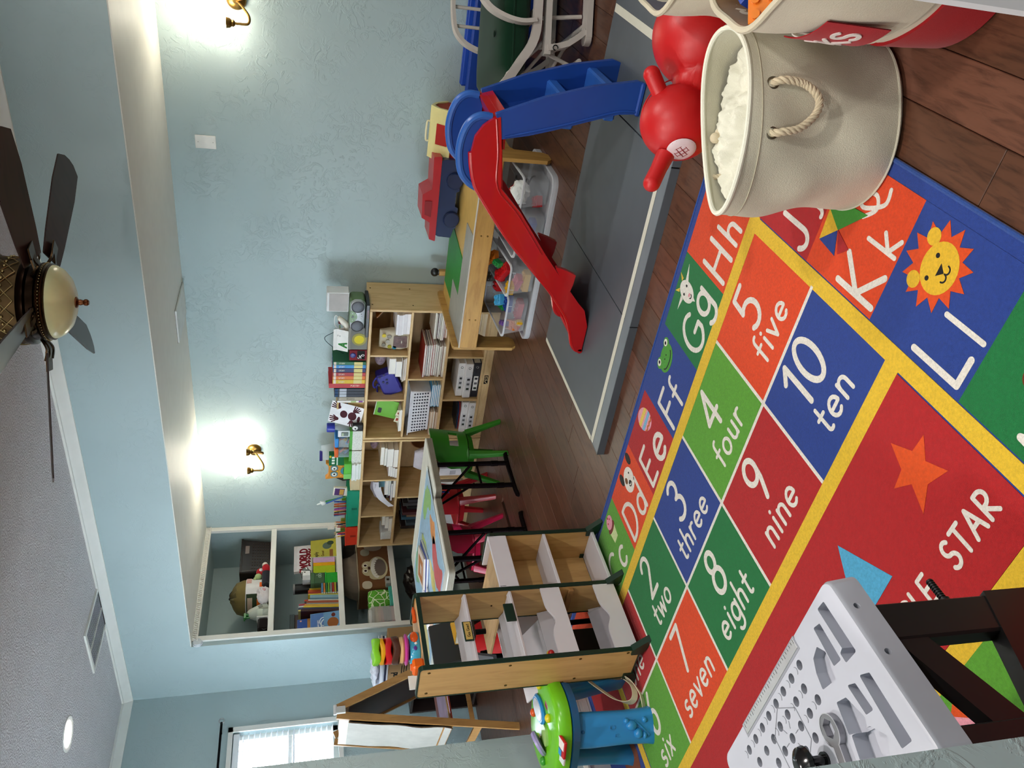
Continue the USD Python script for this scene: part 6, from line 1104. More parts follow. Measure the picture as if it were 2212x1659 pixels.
for e_ in (onb(-.058, .345, .002), onb(.058, .345, .002)):
    nrm = np.array([BN[0], BN[1], .25]); nrm /= np.linalg.norm(nrm); u_ = np.array([BT[0], BT[1], 0]); v_ = np.cross(nrm, u_)
    P('eyelet', tube([np.array(e_) + .0125 * (u_ * math.cos(a) + v_ * math.sin(a)) for a in np.linspace(0, 2 * PI, 24, endpoint=False)], .003, 8, closed=True), mat('metal', '7A7468'))
P('rope_handle', ropeh([onb(-.058, .345, .0), onb(-.06, .33, .016), onb(-.052, .285, .02), onb(-.02, .248, .02), onb(.015, .243, .02), onb(.048, .275, .02), onb(.06, .325, .018), onb(.058, .345, .0)]), ROPE)
def inb(u, z, k):  # point near the inner far wall
    s = z / .405; c = np.array([-.485, 1.825]) * (1 - s) + np.array([-.497, 1.79]) * s; ry = .172 - .06 * s; return [*(c + BT * u - BN * (ry * .9 - k)), z]
P('rope_knot', cat(sph(inb(-.015, .375, .012), .014, 2), tube([inb(-.015, .375, .012), inb(-.012, .36, .03), inb(0, .352, .04)], .006, 6, 4), sph(inb(-.003, .366, .016), .011, 2)), ROPE)
P('inner_rope', ropeh([inb(-.115, .375, .006), inb(-.115, .355, .02), inb(-.112, .325, .03)], .007), ROPE)
gx, gy = np.meshgrid(np.linspace(-1, 1, 60), np.linspace(-1, 1, 36)); sv = []
for a_, b_ in zip(gx.ravel(), gy.ravel()):
    r0 = math.hypot(a_, b_); k = 1 if r0 < 1e-6 else max(abs(a_), abs(b_)) / r0; u, w = a_ * k, b_ * k; rr_ = math.hypot(u, w)
    xy = np.array([-.495, 1.797]) + BT * u * .215 - BN * w * .103; f_ = float(meshkit.fbm(np.array([[u * 2.2 + 3, w * 1.6, .3]]))[0]); f2 = float(meshkit.fbm(np.array([[u * 6, w * 3, 2.3]]))[0])
    z = .275 + .09 * f_ + .035 * abs(f2 - .5) * 2 + .05 * max(0, w) - .03 * max(0, -w) - .05 * max(0, rr_ - .93); sv.append([xy[0], xy[1], z])
n_ = 60; ff = []
for i in range(35):
    for j_ in range(59): a_ = i * n_ + j_; ff += [[a_, a_ + n_, a_ + n_ + 1], [a_, a_ + n_ + 1, a_ + 1]]
sv = np.array(sv); sh = trimesh.Trimesh(np.vstack([sv, sv - [0, 0, .004]]), ff + [[a + len(sv), c + len(sv), b + len(sv)] for a, b, c in ff], process=False); sh.fix_normals()
P('folded_liner', sh, CREAM2, label='crumpled cloth liner inside the basket')
# ---------------------------------------------------------------- canvas toy bins with red bottoms
def canvas_bin(lab, cx, cy, R, h, tag_, lean=0.):
    t = thing('canvas_toy_bin', lab, 'toy bin', (cx, cy, 0)); CV = mat('fabric', 'D6CDB8', var=.05, bump=.4, bscale=350.)
    def rr(z, ins=0., n=64):
        a = np.linspace(0, 2 * PI, n, endpoint=False); s = z / h; w = .010 * math.sin(PI * s) * np.sin(4 * a + 6 * s) + .006 * np.sin(7 * a - 4 * s) * s
        q = R - ins + w - .012 * (1 - s); return np.stack([q * np.cos(a), q * np.sin(a), np.full(n, z)], -1)
    zz = np.linspace(.006, h, 20); zr = .16
    part(t, 'canvas_body', loft([rr(z) for z in zz if z >= zr - .02] + [rr(z, .006) for z in zz[::-1]] , False, True), CV)
    part(t, 'red_base', loft([rr(0., .012)] + [rr(z, -.0015) for z in zz if z <= zr]), mat('fabric', 'A0141A', var=.08))
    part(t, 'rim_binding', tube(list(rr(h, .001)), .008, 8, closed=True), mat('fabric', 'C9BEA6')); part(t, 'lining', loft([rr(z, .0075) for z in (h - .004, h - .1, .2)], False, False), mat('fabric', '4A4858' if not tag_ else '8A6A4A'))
    if tag_:
        a0 = math.atan2(1.625 - cy, -.235 - cx); n_ = 14; aa = np.linspace(a0 - .42, a0 + .30, n_); rad = R + .004
        v = [[(rad + k) * math.cos(a), (rad + k) * math.sin(a), z] for a in aa for z in (.215, .37) for k in (0, .0025)]
        f = []
        for i in range(n_ - 1):
            A, B_ = i * 4, i * 4 + 4
            for p_, q_ in ((1, 3), (3, 2), (2, 0), (0, 1)): f += [[A + p_, A + q_, B_ + q_], [A + p_, B_ + q_, B_ + p_]]
        m = trimesh.Trimesh(np.array(v), f, process=False); m.fix_normals(); part(t, 'red_label', m, mat('fabric', 'AE1620'))
        txt, W = word('BLOCKS', .06, .17, .16); ms = ext(txt, .003).subdivide_to_size(.012) if hasattr(trimesh.Trimesh, 'subdivide_to_size') else ext(txt, .003)
        v = ms.vertices; ang = a0 + .17 + (v[:, 0] - W) / rad; ms.vertices = np.stack([(rad + .002 + v[:, 2]) * np.cos(ang), (rad + .002 + v[:, 2]) * np.sin(ang), .262 + v[:, 1]], -1); part(t, 'label_lettering', ms, mat('fabric', 'E9E2DC'), 'white stitched capital letters')
    return t
canvas_bin('cream canvas bin with a red bottom and red lettered tag, full of toy bricks', -.055, 1.715, .215, .50, True)
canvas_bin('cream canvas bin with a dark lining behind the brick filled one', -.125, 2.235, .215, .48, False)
seq([('orange', 2, 4, -.21, 1.64, .42, 35, 50), ('blue', 2, 4, -.165, 1.735, .43, 70, 20), ('blue', 2, 4, -.20, 1.70, .36, 20, 20), ('red', 1, 2, -.19, 1.69, .425, 100, 40), ('yellow', 2, 4, -.19, 1.84, .44, 10, 15), ('red', 2, 2, -.18, 1.79, .42, 60, 30), ('orange', 2, 3, -.2, 1.67, .33, 100, 70), ('red', 2, 4, -.13, 1.62, .41, 20, 60), ('green', 2, 4, -.05, 1.72, .44, 40, 20), ('yellow', 2, 4, .02, 1.76, .44, 80, 10), ('red', 2, 4, -.08, 1.80, .42, 10, 10)],
    ['orange slope at the near rim of the canvas bin', 'big one on top of the canvas bin', 'lower, under the big blue one in the canvas bin', 'thin one beside the big blue brick', 'at the far left of the canvas bin', 'between the yellow and blue bricks of the canvas bin', 'standing on end in the canvas bin', 'at the right rim of the canvas bin', 'in the middle of the canvas bin', 'at the right of the canvas bin', 'beside the green brick in the canvas bin'])
t = thing('brick_fill', 'mixed toy bricks filling the lower part of the canvas bin', 'toy bricks', (-.055, 1.715, .0), kind='stuff'); r_ = random.Random(4); ms = []
for k in range(60): ms.append(rot(box(-.03, .03, -.03, .03, -.018, .018), r_.uniform(0, 180), [r_.random(), r_.random(), r_.random() + .1]).apply_translation([r_.uniform(-.115, .115), r_.uniform(-.115, .115), r_.uniform(.22, .34)]))
part(t, 'brick_pile', ms, mat('plastic', '7A2A20', var=.5, scale=20.), kind='stuff')
t = thing('red_toy_ball', 'red fabric toy lying in the dark lined canvas bin', 'toy', (-.20, 2.20, .36)); part(t, 'toy_body', sph((0, 0, .05), .07, 3, (1, 1, .7)), mat('fabric', 'A0202A')); part(t, 'tail', sph((.08, .03, .06), .04, 2), mat('fabric', '8A1A24'))
# ---------------------------------------------------------------- red bouncing insect toy
t = thing('bouncy_ride_on', 'red inflatable ride-on insect with two horn handles and a checked white eye', 'ride-on toy', (-.52, 2.40, 0)); RR = mat('plastic', 'BE1216', rough=.42, var=.06, bump=.08, bscale=120.)
hc = np.array([-.665, 2.335, .255]); bc = np.array([-.435, 2.50, .165])
chain = [(bc, .165), (bc + [.05, .05, .0], .15)]
hm = m3.Manifold.sphere(.165, 48).translate(list(bc)); hm = hm + m3.Manifold.sphere(.118, 48).scale([1, 1, 1.04]).translate(list(hc)); hm = hm + (m3.Manifold.sphere(.08, 32).translate(list(hc + [.03, .02, -.05])) + m3.Manifold.sphere(.09, 32).translate(list(bc + [-.07, -.05, .0]))).hull()
for dx, dy in ((-.24, -.03), (-.20, -.14), (.05, -.10), (.08, .08), (-.05, .12)):
    hm = hm + (m3.Manifold.sphere(.035, 20).translate([bc[0] + dx, bc[1] + dy, .036]) + m3.Manifold.sphere(.05, 20).translate([bc[0] + dx * .6, bc[1] + dy * .6, .12])).hull()
m = tm(hm.refine_to_length(.018)); m = trimesh.smoothing.filter_taubin(m, iterations=14); part(t, 'body', m, RR, world=True)
side_ = np.array([.83, .556, 0]); fw = np.array([-.556 * .9, -.2, 0])
for s, up_ in ((1, .03), (-1, .0)):
    a_ = hc + side_ * s * .075 + np.array([-.02, -.03, .05]); b_ = hc + side_ * s * (.185 if s > 0 else .15) + np.array([-.03, -.05, (.075 if s > 0 else .10) + up_]); part(t, 'horn_handle', cat(tube([a_, (a_ + b_) / 2, b_], [.03, .026, .027], 14, 4), sph(b_, .027, 2)), RR, world=True)
vd = np.array([-.30, -.75, .08]); vd = np.array([.10, -.93, .10]); vd = np.array([-.45, -.85, .12]); vd /= np.linalg.norm(vd)
ec = hc + vd * .112 * np.array([1, 1, 1.04]); pr = [(0, .013), (.025, .0112), (.04, .006), (.046, 0)]
lens = lathe(pr, 28); T = trimesh.geometry.align_vectors([0, 0, 1], vd); lens.apply_transform(T); lens.apply_translation(ec); part(t, 'eye', lens, mat('plastic', 'DCC9CE', rough=.4), 'white eye with a red lattice', world=True)
gr = []
for k in np.linspace(-.034, .034, 6):
    for sgn in (1, -1):
        pts = []
        for w in np.linspace(-.042, .042, 9):
            x, y = (k * 1.0 + w * .5 * 0, w) if sgn > 0 else (w, k); x, y = (x + y * .6) / 1.17, (y - x * .6) / 1.17; r2 = math.hypot(x, y)
            if r2 < .043: pts.append((x, y, .0133 - .0133 * (r2 / .046) ** 2 + .0006))
        if len(pts) > 2: m = tube(pts, .0012, 5); m.apply_transform(T); m.apply_translation(ec); gr.append(m)
part(t, 'eye_lattice', cat(*gr), mat('plastic', '8A1A22'), world=True)
part(t, 'mould_seam', tube([hc + .1175 * np.array([math.cos(a) * .0 - .2 * math.sin(a), -.1 * math.cos(a), 0]) + np.array([.118 * math.cos(a) * .83 + .02, .118 * math.cos(a) * .556 + .02, .12 * math.sin(a)]) for a in np.linspace(0.2, PI - .2, 20)], .0022, 6), RR, world=True)
# ---------------------------------------------------------------- glider chair
t = thing('glider_chair', 'white spindle glider chair with a dark green cushion by the wall', 'glider chair', (-.728, 4.05, 0)); WC = mat('paint', 'C9C0B8', rough=.4, var=.04)
fu = np.array([-.892, -.452, 0]); lw = np.array([-.452, .892, 0]); 
def g(s, w, z): return tuple(np.array([-.728, 4.05, 0]) + fu * s + lw * w + np.array([0, 0, z]))
P = lambda n, m, mt, **k: part(t, n, m, mt, world=True, **k)
def flatbar(pts, wd, th, w): return ribbon([g(s, w, z) for s, z in pts], wd, th, up=(0, 0, 1) if False else tuple(lw), smoothpath=6)
for w in (0.0, .66):
    P('seat_rail', ribbon([g(s, w, z) for s, z in ((.315, .45), (.2, .375), (.08, .305), (-.1, .292), (-.62, .285))], .03, .042, up=tuple(lw), smoothpath=4), WC)
    P('rail_end', sph(g(.316, w, .452), .022, 2), WC)
    P('arm_hoop', ribbon([g(s, w, z) for s, z in ((.0, .30), (.012, .38), (-.005, .47), (-.045, .545), (-.12, .588), (-.3, .60), (-.55, .585))], .052, .02, up=tuple(lw), smoothpath=8), WC)
    for s in (-.12, -.22, -.32, -.42, -.52): P('spindle', cyl(g(s, w, .30), g(s, w, .592), .0095), WC)
for s, z in ((.27, .42), (-.05, .29), (-.55, .285)): P('seat_slat', ribbon([g(s, 0., z), g(s, .33, z), g(s, .66, z)], .05, .022, up=tuple(fu), smoothpath=2), WC)
CU = mat('fabric', '10301F', var=.12)
cush = []
rs = []
for k in np.linspace(0, 1, 11):
    s = .29 - .80 * k; th = .085 * (1 - (2 * k - 1) ** 8) ** .5 + .006; zc = .40 + .02 * k - .05 * k
    lp = ring(0, 0, 0, .31, th, 30, p=3.6); rs.append(np.array([g(s, .33 + x, zc + y) for x, y, _ in lp]))
P('seat_cushion', loft(rs), CU); P('cushion_piping', tube([g(s, -.0 + .022, .405) for s in np.linspace(.24, -.45, 12)], .006, 6), CU)
for k in (.05, -.16): P('cushion_tuft', sph(g(k, .12, .482), .016, 2, (1, 1, .4)), mat('fabric', '0C2418'))
P('chair_back_cushion', loft([np.array([g(-.52 - .16 * q + y, .33 + x, .42 + .6 * q) for x, y, _ in ring(0, 0, 0, .29, .06, 24, p=3)]) for q in np.linspace(0, 1, 6)]), CU)
for w in (0., .66): P('back_post', cyl(g(-.60, w, .28), g(-.82, w, 1.02), .02), WC)
P('back_crest', ribbon([g(-.82, 0, 1.0), g(-.84, .33, 1.05), g(-.82, .66, 1.0)], .08, .025, up=(0, 0, 1)), WC)
for w in (.02, .64):
    P('base_rail', ribbon([g(s, w, .026) for s in (.05, -.3, -.66)], .075, .03, up=tuple(lw), smoothpath=2), WC); P('base_rail_end', cyl(g(.05, w, .012), g(.05, w, .042), .036), WC)
    P('base_post', ribbon([g(.02, w, .04), g(.09, w, .13), g(.12, w, .235)], .06, .028, up=tuple(lw), smoothpath=2), WC); P('base_post', ribbon([g(-.56, w, .04), g(-.52, w, .235)], .06, .028, up=tuple(lw), smoothpath=2), WC)
    P('upper_rail', ribbon([g(.15, w, .235), g(-.2, w, .235), g(-.58, w, .235)], .05, .03, up=tuple(lw), smoothpath=2), WC)
    P('link_arm', cyl(g(.13, w + .03, .235), g(.20, w + .03, .05), .010), WC); P('link_arm', cyl(g(-.03, w + .03, .26), g(-.06, w + .03, .05), .010), WC); P('link_arm', cyl(g(-.44, w + .03, .26), g(-.47, w + .03, .06), .010), WC)
for s, z in ((-.02, .03), (-.55, .03), (.06, .22), (-.5, .22), (.16, .06)): P('cross_rail', cyl(g(s, 0.02, z), g(s, .64, z), .012), WC)
P('ottoman_spindle', cyl(g(.06, .1, .10), g(.26, .1, .22), .009), WC); P('ottoman_spindle', cyl(g(.02, .2, .14), g(.21, .2, .30), .009), WC)
P('bolt', tube([g(.12 + .012 * math.cos(a), -.02, .20 + .012 * math.sin(a)) for a in np.linspace(0, 5, 14)], .003, 6), mat('metal', '2A2A2A'))
t = thing('blue_mat', 'bright blue folded tumbling mat leaning on the wall behind the glider', 'mat', (-.85, 5.21, 0)); BM = mat('plastic', '1A4AB2', rough=.4, var=.05)
part(t, 'panel', rot(box(-.52, .75, -.02, .025, .0, .43, .012), 3, [1, 0, 0]), BM); part(t, 'panel', rot(box(-.56, .70, -.065, -.022, .0, .40, .012), 3, [1, 0, 0]), mat('plastic', '16409C', rough=.4)); part(t, 'edge_flap', rot(box(-.60, -.52, -.05, .0, .0, .39, .008), 3, [1, 0, 0]), mat('plastic', '1C2E9A', rough=.4)); part(t, 'fold_seam', tube([(-.5, -.03, .425), (.1, -.03, .428), (.74, -.03, .425)], .006, 6), BM)
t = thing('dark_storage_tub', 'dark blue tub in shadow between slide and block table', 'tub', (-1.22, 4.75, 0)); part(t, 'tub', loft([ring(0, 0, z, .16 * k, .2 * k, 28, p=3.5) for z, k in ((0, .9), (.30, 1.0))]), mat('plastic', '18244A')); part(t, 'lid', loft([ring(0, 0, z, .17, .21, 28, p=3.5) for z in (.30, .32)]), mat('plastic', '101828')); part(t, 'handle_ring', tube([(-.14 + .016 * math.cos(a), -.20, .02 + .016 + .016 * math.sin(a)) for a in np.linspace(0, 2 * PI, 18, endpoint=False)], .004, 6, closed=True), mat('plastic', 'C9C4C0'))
# ---------------------------------------------------------------- play workbench
t = thing('play_workbench', 'grey plastic play workbench top full of peg holes on black legs', 'workbench', (-1.17, .55, 0)); P = lambda n, m, mt, **k: part(t, n, m, mt, world=True, **k)
GP = mat('plastic', 'B2B4BE', rough=.35, var=.03); BKP = mat('plastic', '0E0D0E', rough=.45)
WX0, WX1, WY0, WY1, WZ = -1.432, -.888, .395, .706, .60
shell = diff(loft([[(x, y, z) for x, y in list(rrect(WX1 - WX0 - 2 * k, WY1 - WY0 - 2 * k, .02, (WX0 + WX1) / 2, (WY0 + WY1) / 2).exterior.coords)[:-1]] for z, k in ((.548, 0.), (.592, 0.003), (.5975, .006), (.60, .013))]))
holes = [(-1.063, .659), (-1.101, .659), (-1.14, .66), (-1.177, .66), (-1.215, .66), (-1.251, .659), (-1.288, .659), (-1.325, .659), (-1.084, .628), (-1.121, .628), (-1.066, .596), (-1.103, .595), (-1.161, .629), (-1.198, .629), (-1.234, .627), (-1.272, .627), (-1.31, .627), (-1.142, .596), (-1.181, .597), (-1.219, .596), (-1.254, .594), (-1.29, .595), (-1.162, .563), (-1.084, .563), (-1.122, .563), (-1.198, .564), (-1.235, .563), (-1.27, .563), (-1.14, .53), (-1.18, .53), (-1.22, .53)]
cut = [cyl((x, y, .575), (x, y, .61), .0085, n=18) for x, y in holes]
def rec(pts, dz): return mv(ext(Polygon(pts).buffer(.004).buffer(-.001), .05), z=WZ - dz)
cut += [rec([(-.945, .680), (-.928, .678), (-.927, .589), (-.955, .592), (-.955, .604), (-.945, .606)], .026), rec([(-.979, .668), (-.965, .664), (-.967, .603), (-.984, .606)], .022), rec([(-1.0, .645), (-1.02, .640), (-1.032, .622), (-1.038, .600), (-1.0, .592), (-.992, .605), (-.99, .63)], .02),
        rec([(-.945, .556), (-.928, .548), (-.930, .447), (-.951, .45)], .026), rec([(-.981, .563), (-.968, .557), (-.965, .516), (-.979, .519)], .022), rec([(-1.026, .563), (-1.004, .556), (-.99, .516), (-.999, .505), (-1.038, .522)], .022), rec([(-1.035, .513), (-.99, .50), (-.97, .475), (-1.0, .44), (-1.046, .485)], .026)]
cut += [cyl((WX1 - .03, y, .578), (WX1 + .02, y, .578), .0055, n=16) for y in (.642, .559)]
P('bench_top', diff(shell, *cut), GP)
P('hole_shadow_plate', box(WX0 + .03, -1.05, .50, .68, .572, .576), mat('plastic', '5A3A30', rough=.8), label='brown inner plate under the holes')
P('ruler', box(-1.305, -1.043, .679, .6975, .5998, .6012, .0004), mat('metal', 'D2D2D2', rough=.35)); P('ruler_marks', cat(*[box(-1.30 + .0085 * k, -1.2994 + .0085 * k, .6945 - (.006 if k % 5 == 0 else .003), .6965, .6011, .6016) for k in range(31)]), mat('paper', '4A4A50'), kind='stuff')
P('ruler_slot', box(-1.309, -1.039, .6745, .7, .5996, .6004), mat('plastic', '8A8C94'))
gv = [LineString([(-1.18, .583), (-1.20, .575)]), LineString([(-1.16, .61), (-1.175, .615)]), LineString([(-1.128, .575), (-1.135, .583)])]
hexg = Polygon([(-1.181 + .056 * math.cos(a), .597 + .056 * math.sin(a)) for a in np.linspace(.5, .5 + 2 * PI, 7)[:-1]]); P('engraved_line', ext(hexg.exterior.buffer(.0009), .0008, .5997), mat('plastic', '7E8088'))
spk = [LineString([(-1.181 + .016 * math.cos(a), .597 + .016 * math.sin(a)), (-1.181 + .027 * math.cos(a), .597 + .027 * math.sin(a))]).buffer(.0007) for a in np.arange(0, 2 * PI, PI / 3)]; P('engraved_line', ext(unary_union(spk), .0008, .5997), mat('plastic', '7E8088'))
arcs = [LineString(arc(x - .018, y, .006, .007, -70, 70, 8)).buffer(.0007) for x, y in holes[:14]]; P('engraved_line', ext(unary_union(arcs), .0008, .5997), mat('plastic', '85878F'))
P('front_leg', box(-.925, -.892, .578, .645, .0, .55, .004), BKP); P('front_leg', box(-1.425, -1.392, .578, .645, 0, .55, .004), BKP); P('rear_leg', box(-.925, -.892, .398, .44, 0, .55, .004), BKP); P('rear_leg', box(-1.425, -1.392, .398, .44, 0, .55, .004), BKP)
P('diagonal_brace', eyz(Polygon([(.58, .548), (.58, .49), (.40, .405), (.40, .468)]), -.92, -.895), BKP); P('side_panel', eyz(Polygon([(.65, .03), (.65, .33), (.48, .385), (.40, .41), (.40, .03)]), -.922, -.89), BKP); 
bt = [(-.905, .645 + .003 * k, .40) for k in range(14)]; P('bolt', cat(cyl((-.905, .645, .40), (-.905, .69, .40), .0048), *[cyl((-.905, .65 + .0045 * k, .40), (-.905, .652 + .0045 * k, .40), .0062) for k in range(9)], cyl((-.905, .645, .40), (-.905, .65, .40), .009)), BKP)
t = thing('toy_mallet', 'glossy black toy mallet standing in a workbench hole', 'mallet', (-1.127, .528, .6)); part(t, 'head', lathe([(0, .052), (.014, .051), (.024, .045), (.026, .038), (.022, .034), (.01, .032), (0, .032)], 28), mat('plastic', '0D0D0E', rough=.12)); part(t, 'handle', cyl((0, 0, 0), (0, 0, .036), .0085), mat('plastic', '0D0D0E', rough=.12)); part(t, 'collar', cyl((0, 0, 0), (0, 0, .004), .013), mat('plastic', '0D0D0E', rough=.12))
t = thing('toy_wrench', 'silver toy spanner with an open ring end on the workbench', 'spanner', (-1.075, .52, .6)); wr = unary_union([oval(.012, .022, .022, .026), LineString([(.008, .0), (-.02, -.085)]).buffer(.008)]).difference(Polygon([(.012 + .0135 * math.cos(a), .025 + .016 * math.sin(a)) for a in np.linspace(.3, .3 + 2 * PI, 7)[:-1]])); part(t, 'spanner', ext(wr, .012, .0), mat('metal', '9A9A9E', rough=.3)); part(t, 'edge_line', ext(wr.buffer(-.004).exterior.buffer(.0006) if wr.buffer(-.004).geom_type == 'Polygon' else wr.exterior.buffer(.0006), .001, .0117), mat('metal', 'D9D9DC'))
t = thing('toy_saw', 'black toy saw with a toothed edge lying by the mallet', 'saw', (-1.16, .485, .6005)); saw = Polygon([(-.07, -.02), (.07, -.02), (.07, .012)] + [(.07 - .0116 * k - (.0058 if k % 2 else 0), .018 if k % 2 else .008) for k in range(11)] + [(-.07, .01)]).buffer(0); part(t, 'blade', ext(saw, .004), BKP); part(t, 'grip', box(-.11, -.07, -.022, .014, 0, .014, .004), BKP)
# ---------------------------------------------------------------- alcove contents (on the shelves of the left wall)
AX = XL - .03
t = thing('woven_basket', 'dark brown perforated plastic basket on the top alcove shelf', 'basket', (-5.66, 5.03, SHZ[0])); BR = mat('plastic', '231A18', rough=.4)
def rg(x0, x1, y0, y1, z): return [(x, y, z) for x, y in list(rrect(x1 - x0, y1 - y0, .02, (x0 + x1) / 2, (y0 + y1) / 2).exterior.coords)[:-1]]
part(t, 'tub', loft([rg(-.13, .13, -.17, .17, 0), rg(-.15, .15, -.195, .195, .255), rg(-.145, .145, -.19, .19, .255), rg(-.125, .125, -.165, .165, .006)]), BR)
part(t, 'rim', loft([rg(-.155, .155, -.2, .2, .245), rg(-.157, .157, -.202, .202, .262), rg(-.146, .146, -.19, .19, .262), rg(-.146, .146, -.19, .19, .245), rg(-.155, .155, -.2, .2, .245)], False, False), BR)
part(t, 'handle_hole', box(.146, .151, .02, .11, .19, .225, .001), mat('plastic', '8A7A74', rough=.6), 'pale opening of the handle'); ho = []
for i in range(9):
    for j in range(7): ho.append(box(.131 + .002 * j, .1345 + .002 * j + .003, -.15 + .035 * i, -.142 + .035 * i, .03 + .021 * j, .037 + .021 * j))
part(t, 'perforation', ho, mat('plastic', '54443E', rough=.7), kind='stuff')
t = thing('sleeping_bag', 'khaki stuff sack with a printed paper band lying on the top alcove shelf', 'sleeping bag', (-5.60, 4.63, SHZ[0])); KH = mat('fabric', '7A6A3E')
prof = [(0, .32), (.03, .322), (.05, .31), (.09, .295), (.13, .27), (.148, .22), (.152, .12), (.148, .03), (.12, .005), (0, 0)]
m = lathe(prof, 40); a = np.arctan2(m.vertices[:, 1], m.vertices[:, 0]); r = np.hypot(m.vertices[:, 0], m.vertices[:, 1]); w = np.clip((m.vertices[:, 2] - .24) / .06, 0, 1); m.vertices[:, 2] += w * .008 * np.sin(13 * a) * (r > .02); part(t, 'sack', m, KH)
def band(r, z0, z1, a0, a1, mt, lab=None, nm='paper_band'):
    aa = np.radians(np.linspace(a0, a1, 14)); v = [[(r + k) * math.cos(q), (r + k) * math.sin(q), z] for q in aa for z in (z0, z1) for k in (0, .0015)]; f = []
    for i in range(13):
        A, B_ = i * 4, i * 4 + 4
        for p_, q_ in ((1, 3), (3, 2), (2, 0), (0, 1)): f += [[A + p_, A + q_, B_ + q_], [A + p_, B_ + q_, B_ + p_]]
    f += [[0, 1, 3], [0, 3, 2], [52, 55, 53], [52, 54, 55]]
    m = trimesh.Trimesh(np.array(v), f, process=False); m.fix_normals(); part(t, nm, m, mt, lab)
pp = lambda h: mat('paper', h)
band(.1535, .035, .195, -110, 70, pp('E8E4E4')); band(.155, .04, .19, -110, -28, pp('2A3A22'), 'dark green printed face', 'band_print'); band(.1562, .14, .18, -95, -40, pp('B9A08A'), None, 'band_print'); band(.1562, .055, .105, -78, -44, pp('E0701E'), None, 'band_print'); band(.1562, .05, .085, -6, 12, pp('E0601E'), None, 'band_print'); band(.1562, .15, .19, 10, 50, pp('D9A9A4'), None, 'band_print'); band(.1562, .045, .13, 30, 66, pp('2E4A2A'), None, 'band_print')
part(t, 'drawcord', cat(sph((0, 0, .327), .012, 2), tube([(0, 0, .325), (.03, .02, .33), (.04, .05, .31)], .004, 6, 4)), mat('plastic', '1A1A18'))
t = thing('plush_toy', 'small red and white plush lying by the brown basket', 'plush toy', (-5.47, 4.82, SHZ[0])); part(t, 'body', sph((0, 0, .04), .045, 3, (.8, 1.2, .8)), mat('fabric', 'B5202A')); part(t, 'head', sph((.0, -.03, .085), .035, 3), mat('fabric', 'C02A30')); part(t, 'face_patch', sph((.028, -.03, .08), .016, 2), mat('fabric', 'E6E0E6')); part(t, 'cap', sph((0, .05, .05), .025, 2), mat('fabric', 'E9E4DA'))
t = thing('dark_cloth', 'dark grey rolled cloth in front of the khaki sack', 'cloth', (-5.455, 4.70, SHZ[0])); part(t, 'roll', loft([np.stack([np.full(24, 0) + .034 * np.cos(np.linspace(0, 2 * PI, 24, endpoint=False)), np.full(24, y), .036 + .034 * np.sin(np.linspace(0, 2 * PI, 24, endpoint=False))], -1) for y in (-.08, .07)]), mat('fabric', '2A2A32')); part(t, 'fold', sph((.01, -.075, .03), .03, 2), mat('fabric', '1E1E24'))
t = thing('green_plush', 'pale green plush toy peeking over the dark cloth', 'plush toy', (-5.47, 4.74, SHZ[0] + .072)); part(t, 'head', sph((0, 0, .028), .03, 3), mat('fabric', 'A9BC84')); part(t, 'ear', sph((0, -.02, .055), .014, 2), mat('fabric', 'A9BC84'))
t = thing('white_cloth', 'crumpled white cloth at the shelf edge under the khaki sack', 'cloth', (-5.46, 4.53, SHZ[0])); v = sph((0, 0, .045), .075, 4, (.6, 1.25, .75)); v.vertices += ((meshkit.fbm(v.vertices * 28) - .5) * .035)[:, None]; v.vertices[:, 2] = np.maximum(v.vertices[:, 2], 0); part(t, 'cloth', v, mat('fabric', 'D9D2D6')); part(t, 'pink_trim', sph((.03, .03, .05), .02, 2), mat('fabric', 'D9A9B4'))
t = thing('spray_bottle', 'clear spray bottle with a green trigger lying on the top alcove shelf', 'bottle', (-5.49, 4.36, SHZ[0])); part(t, 'bottle', lathe([(0, 0), (.04, 0), (.045, .01), (.045, .11), (.03, .145), (.014, .16), (0, .16)], 26), mat('milky', 'D9E4DC', alpha=.5)); part(t, 'trigger_head', cat(cyl((0, 0, .158), (0, 0, .18), .013), box(-.012, .012, -.035, .02, .178, .198, .004), rot(box(-.006, .006, .012, .02, .145, .185, .002), 14, [1, 0, 0]), cyl((0, -.035, .19), (0, -.05, .19), .006)), mat('plastic', '157A2E')); part(t, 'label', lathe([(.0455, .05), (.0458, .052), (.0458, .09), (.0455, .092)], 26), mat('paper', 'C9D2C4'))
t = thing('grey_canister', 'pale grey leaning cylinder beside the spray bottle', 'canister', (-5.50, 4.45, SHZ[0])); part(t, 'canister', rot(lathe([(0, 0), (.038, 0), (.04, .006), (.04, .14), (.03, .165), (0, .17)], 26), 30, [1, 0, 0]).apply_translation([0, 0, .02]), mat('plastic', 'BFC4B8')); part(t, 'label', rot(box(.039, .0415, -.012, .012, .04, .075), 30, [1, 0, 0]).apply_translation([0, 0, .02]), mat('paper', '8A8E86'))
t = thing('dark_bag', 'black mesh pouch with a white box behind it at the left of the top alcove shelf', 'pouch', (-5.49, 4.24, SHZ[0])); part(t, 'pouch', box(-.05, .05, -.06, .055, 0, .085, .014), mat('fabric', '1E1718')); part(t, 'white_panel', box(-.03, .052, .056, .068, 0, .095, .003), mat('paper', 'E4E2DE')); part(t, 'drawstring', tube([(.05, -.06, .05), (.058, -.075, .03), (.056, -.06, .008)], .003, 6, 4), mat('plastic', '121212'))
t = thing('wire_hook', 'small bent wire standing at the left of the top alcove shelf', 'wire', (-5.60, 4.15, SHZ[0])); part(t, 'wire', tube([(0, -.03, .0), (0, -.028, .15), (0, 0, .18), (0, .03, .15), (0, .032, .13)], .003, 6, 6), mat('metal', '3A3A3A')); part(t, 'foot', cyl((0, -.03, 0), (0, -.03, .004), .012), mat('metal', '3A3A3A'))
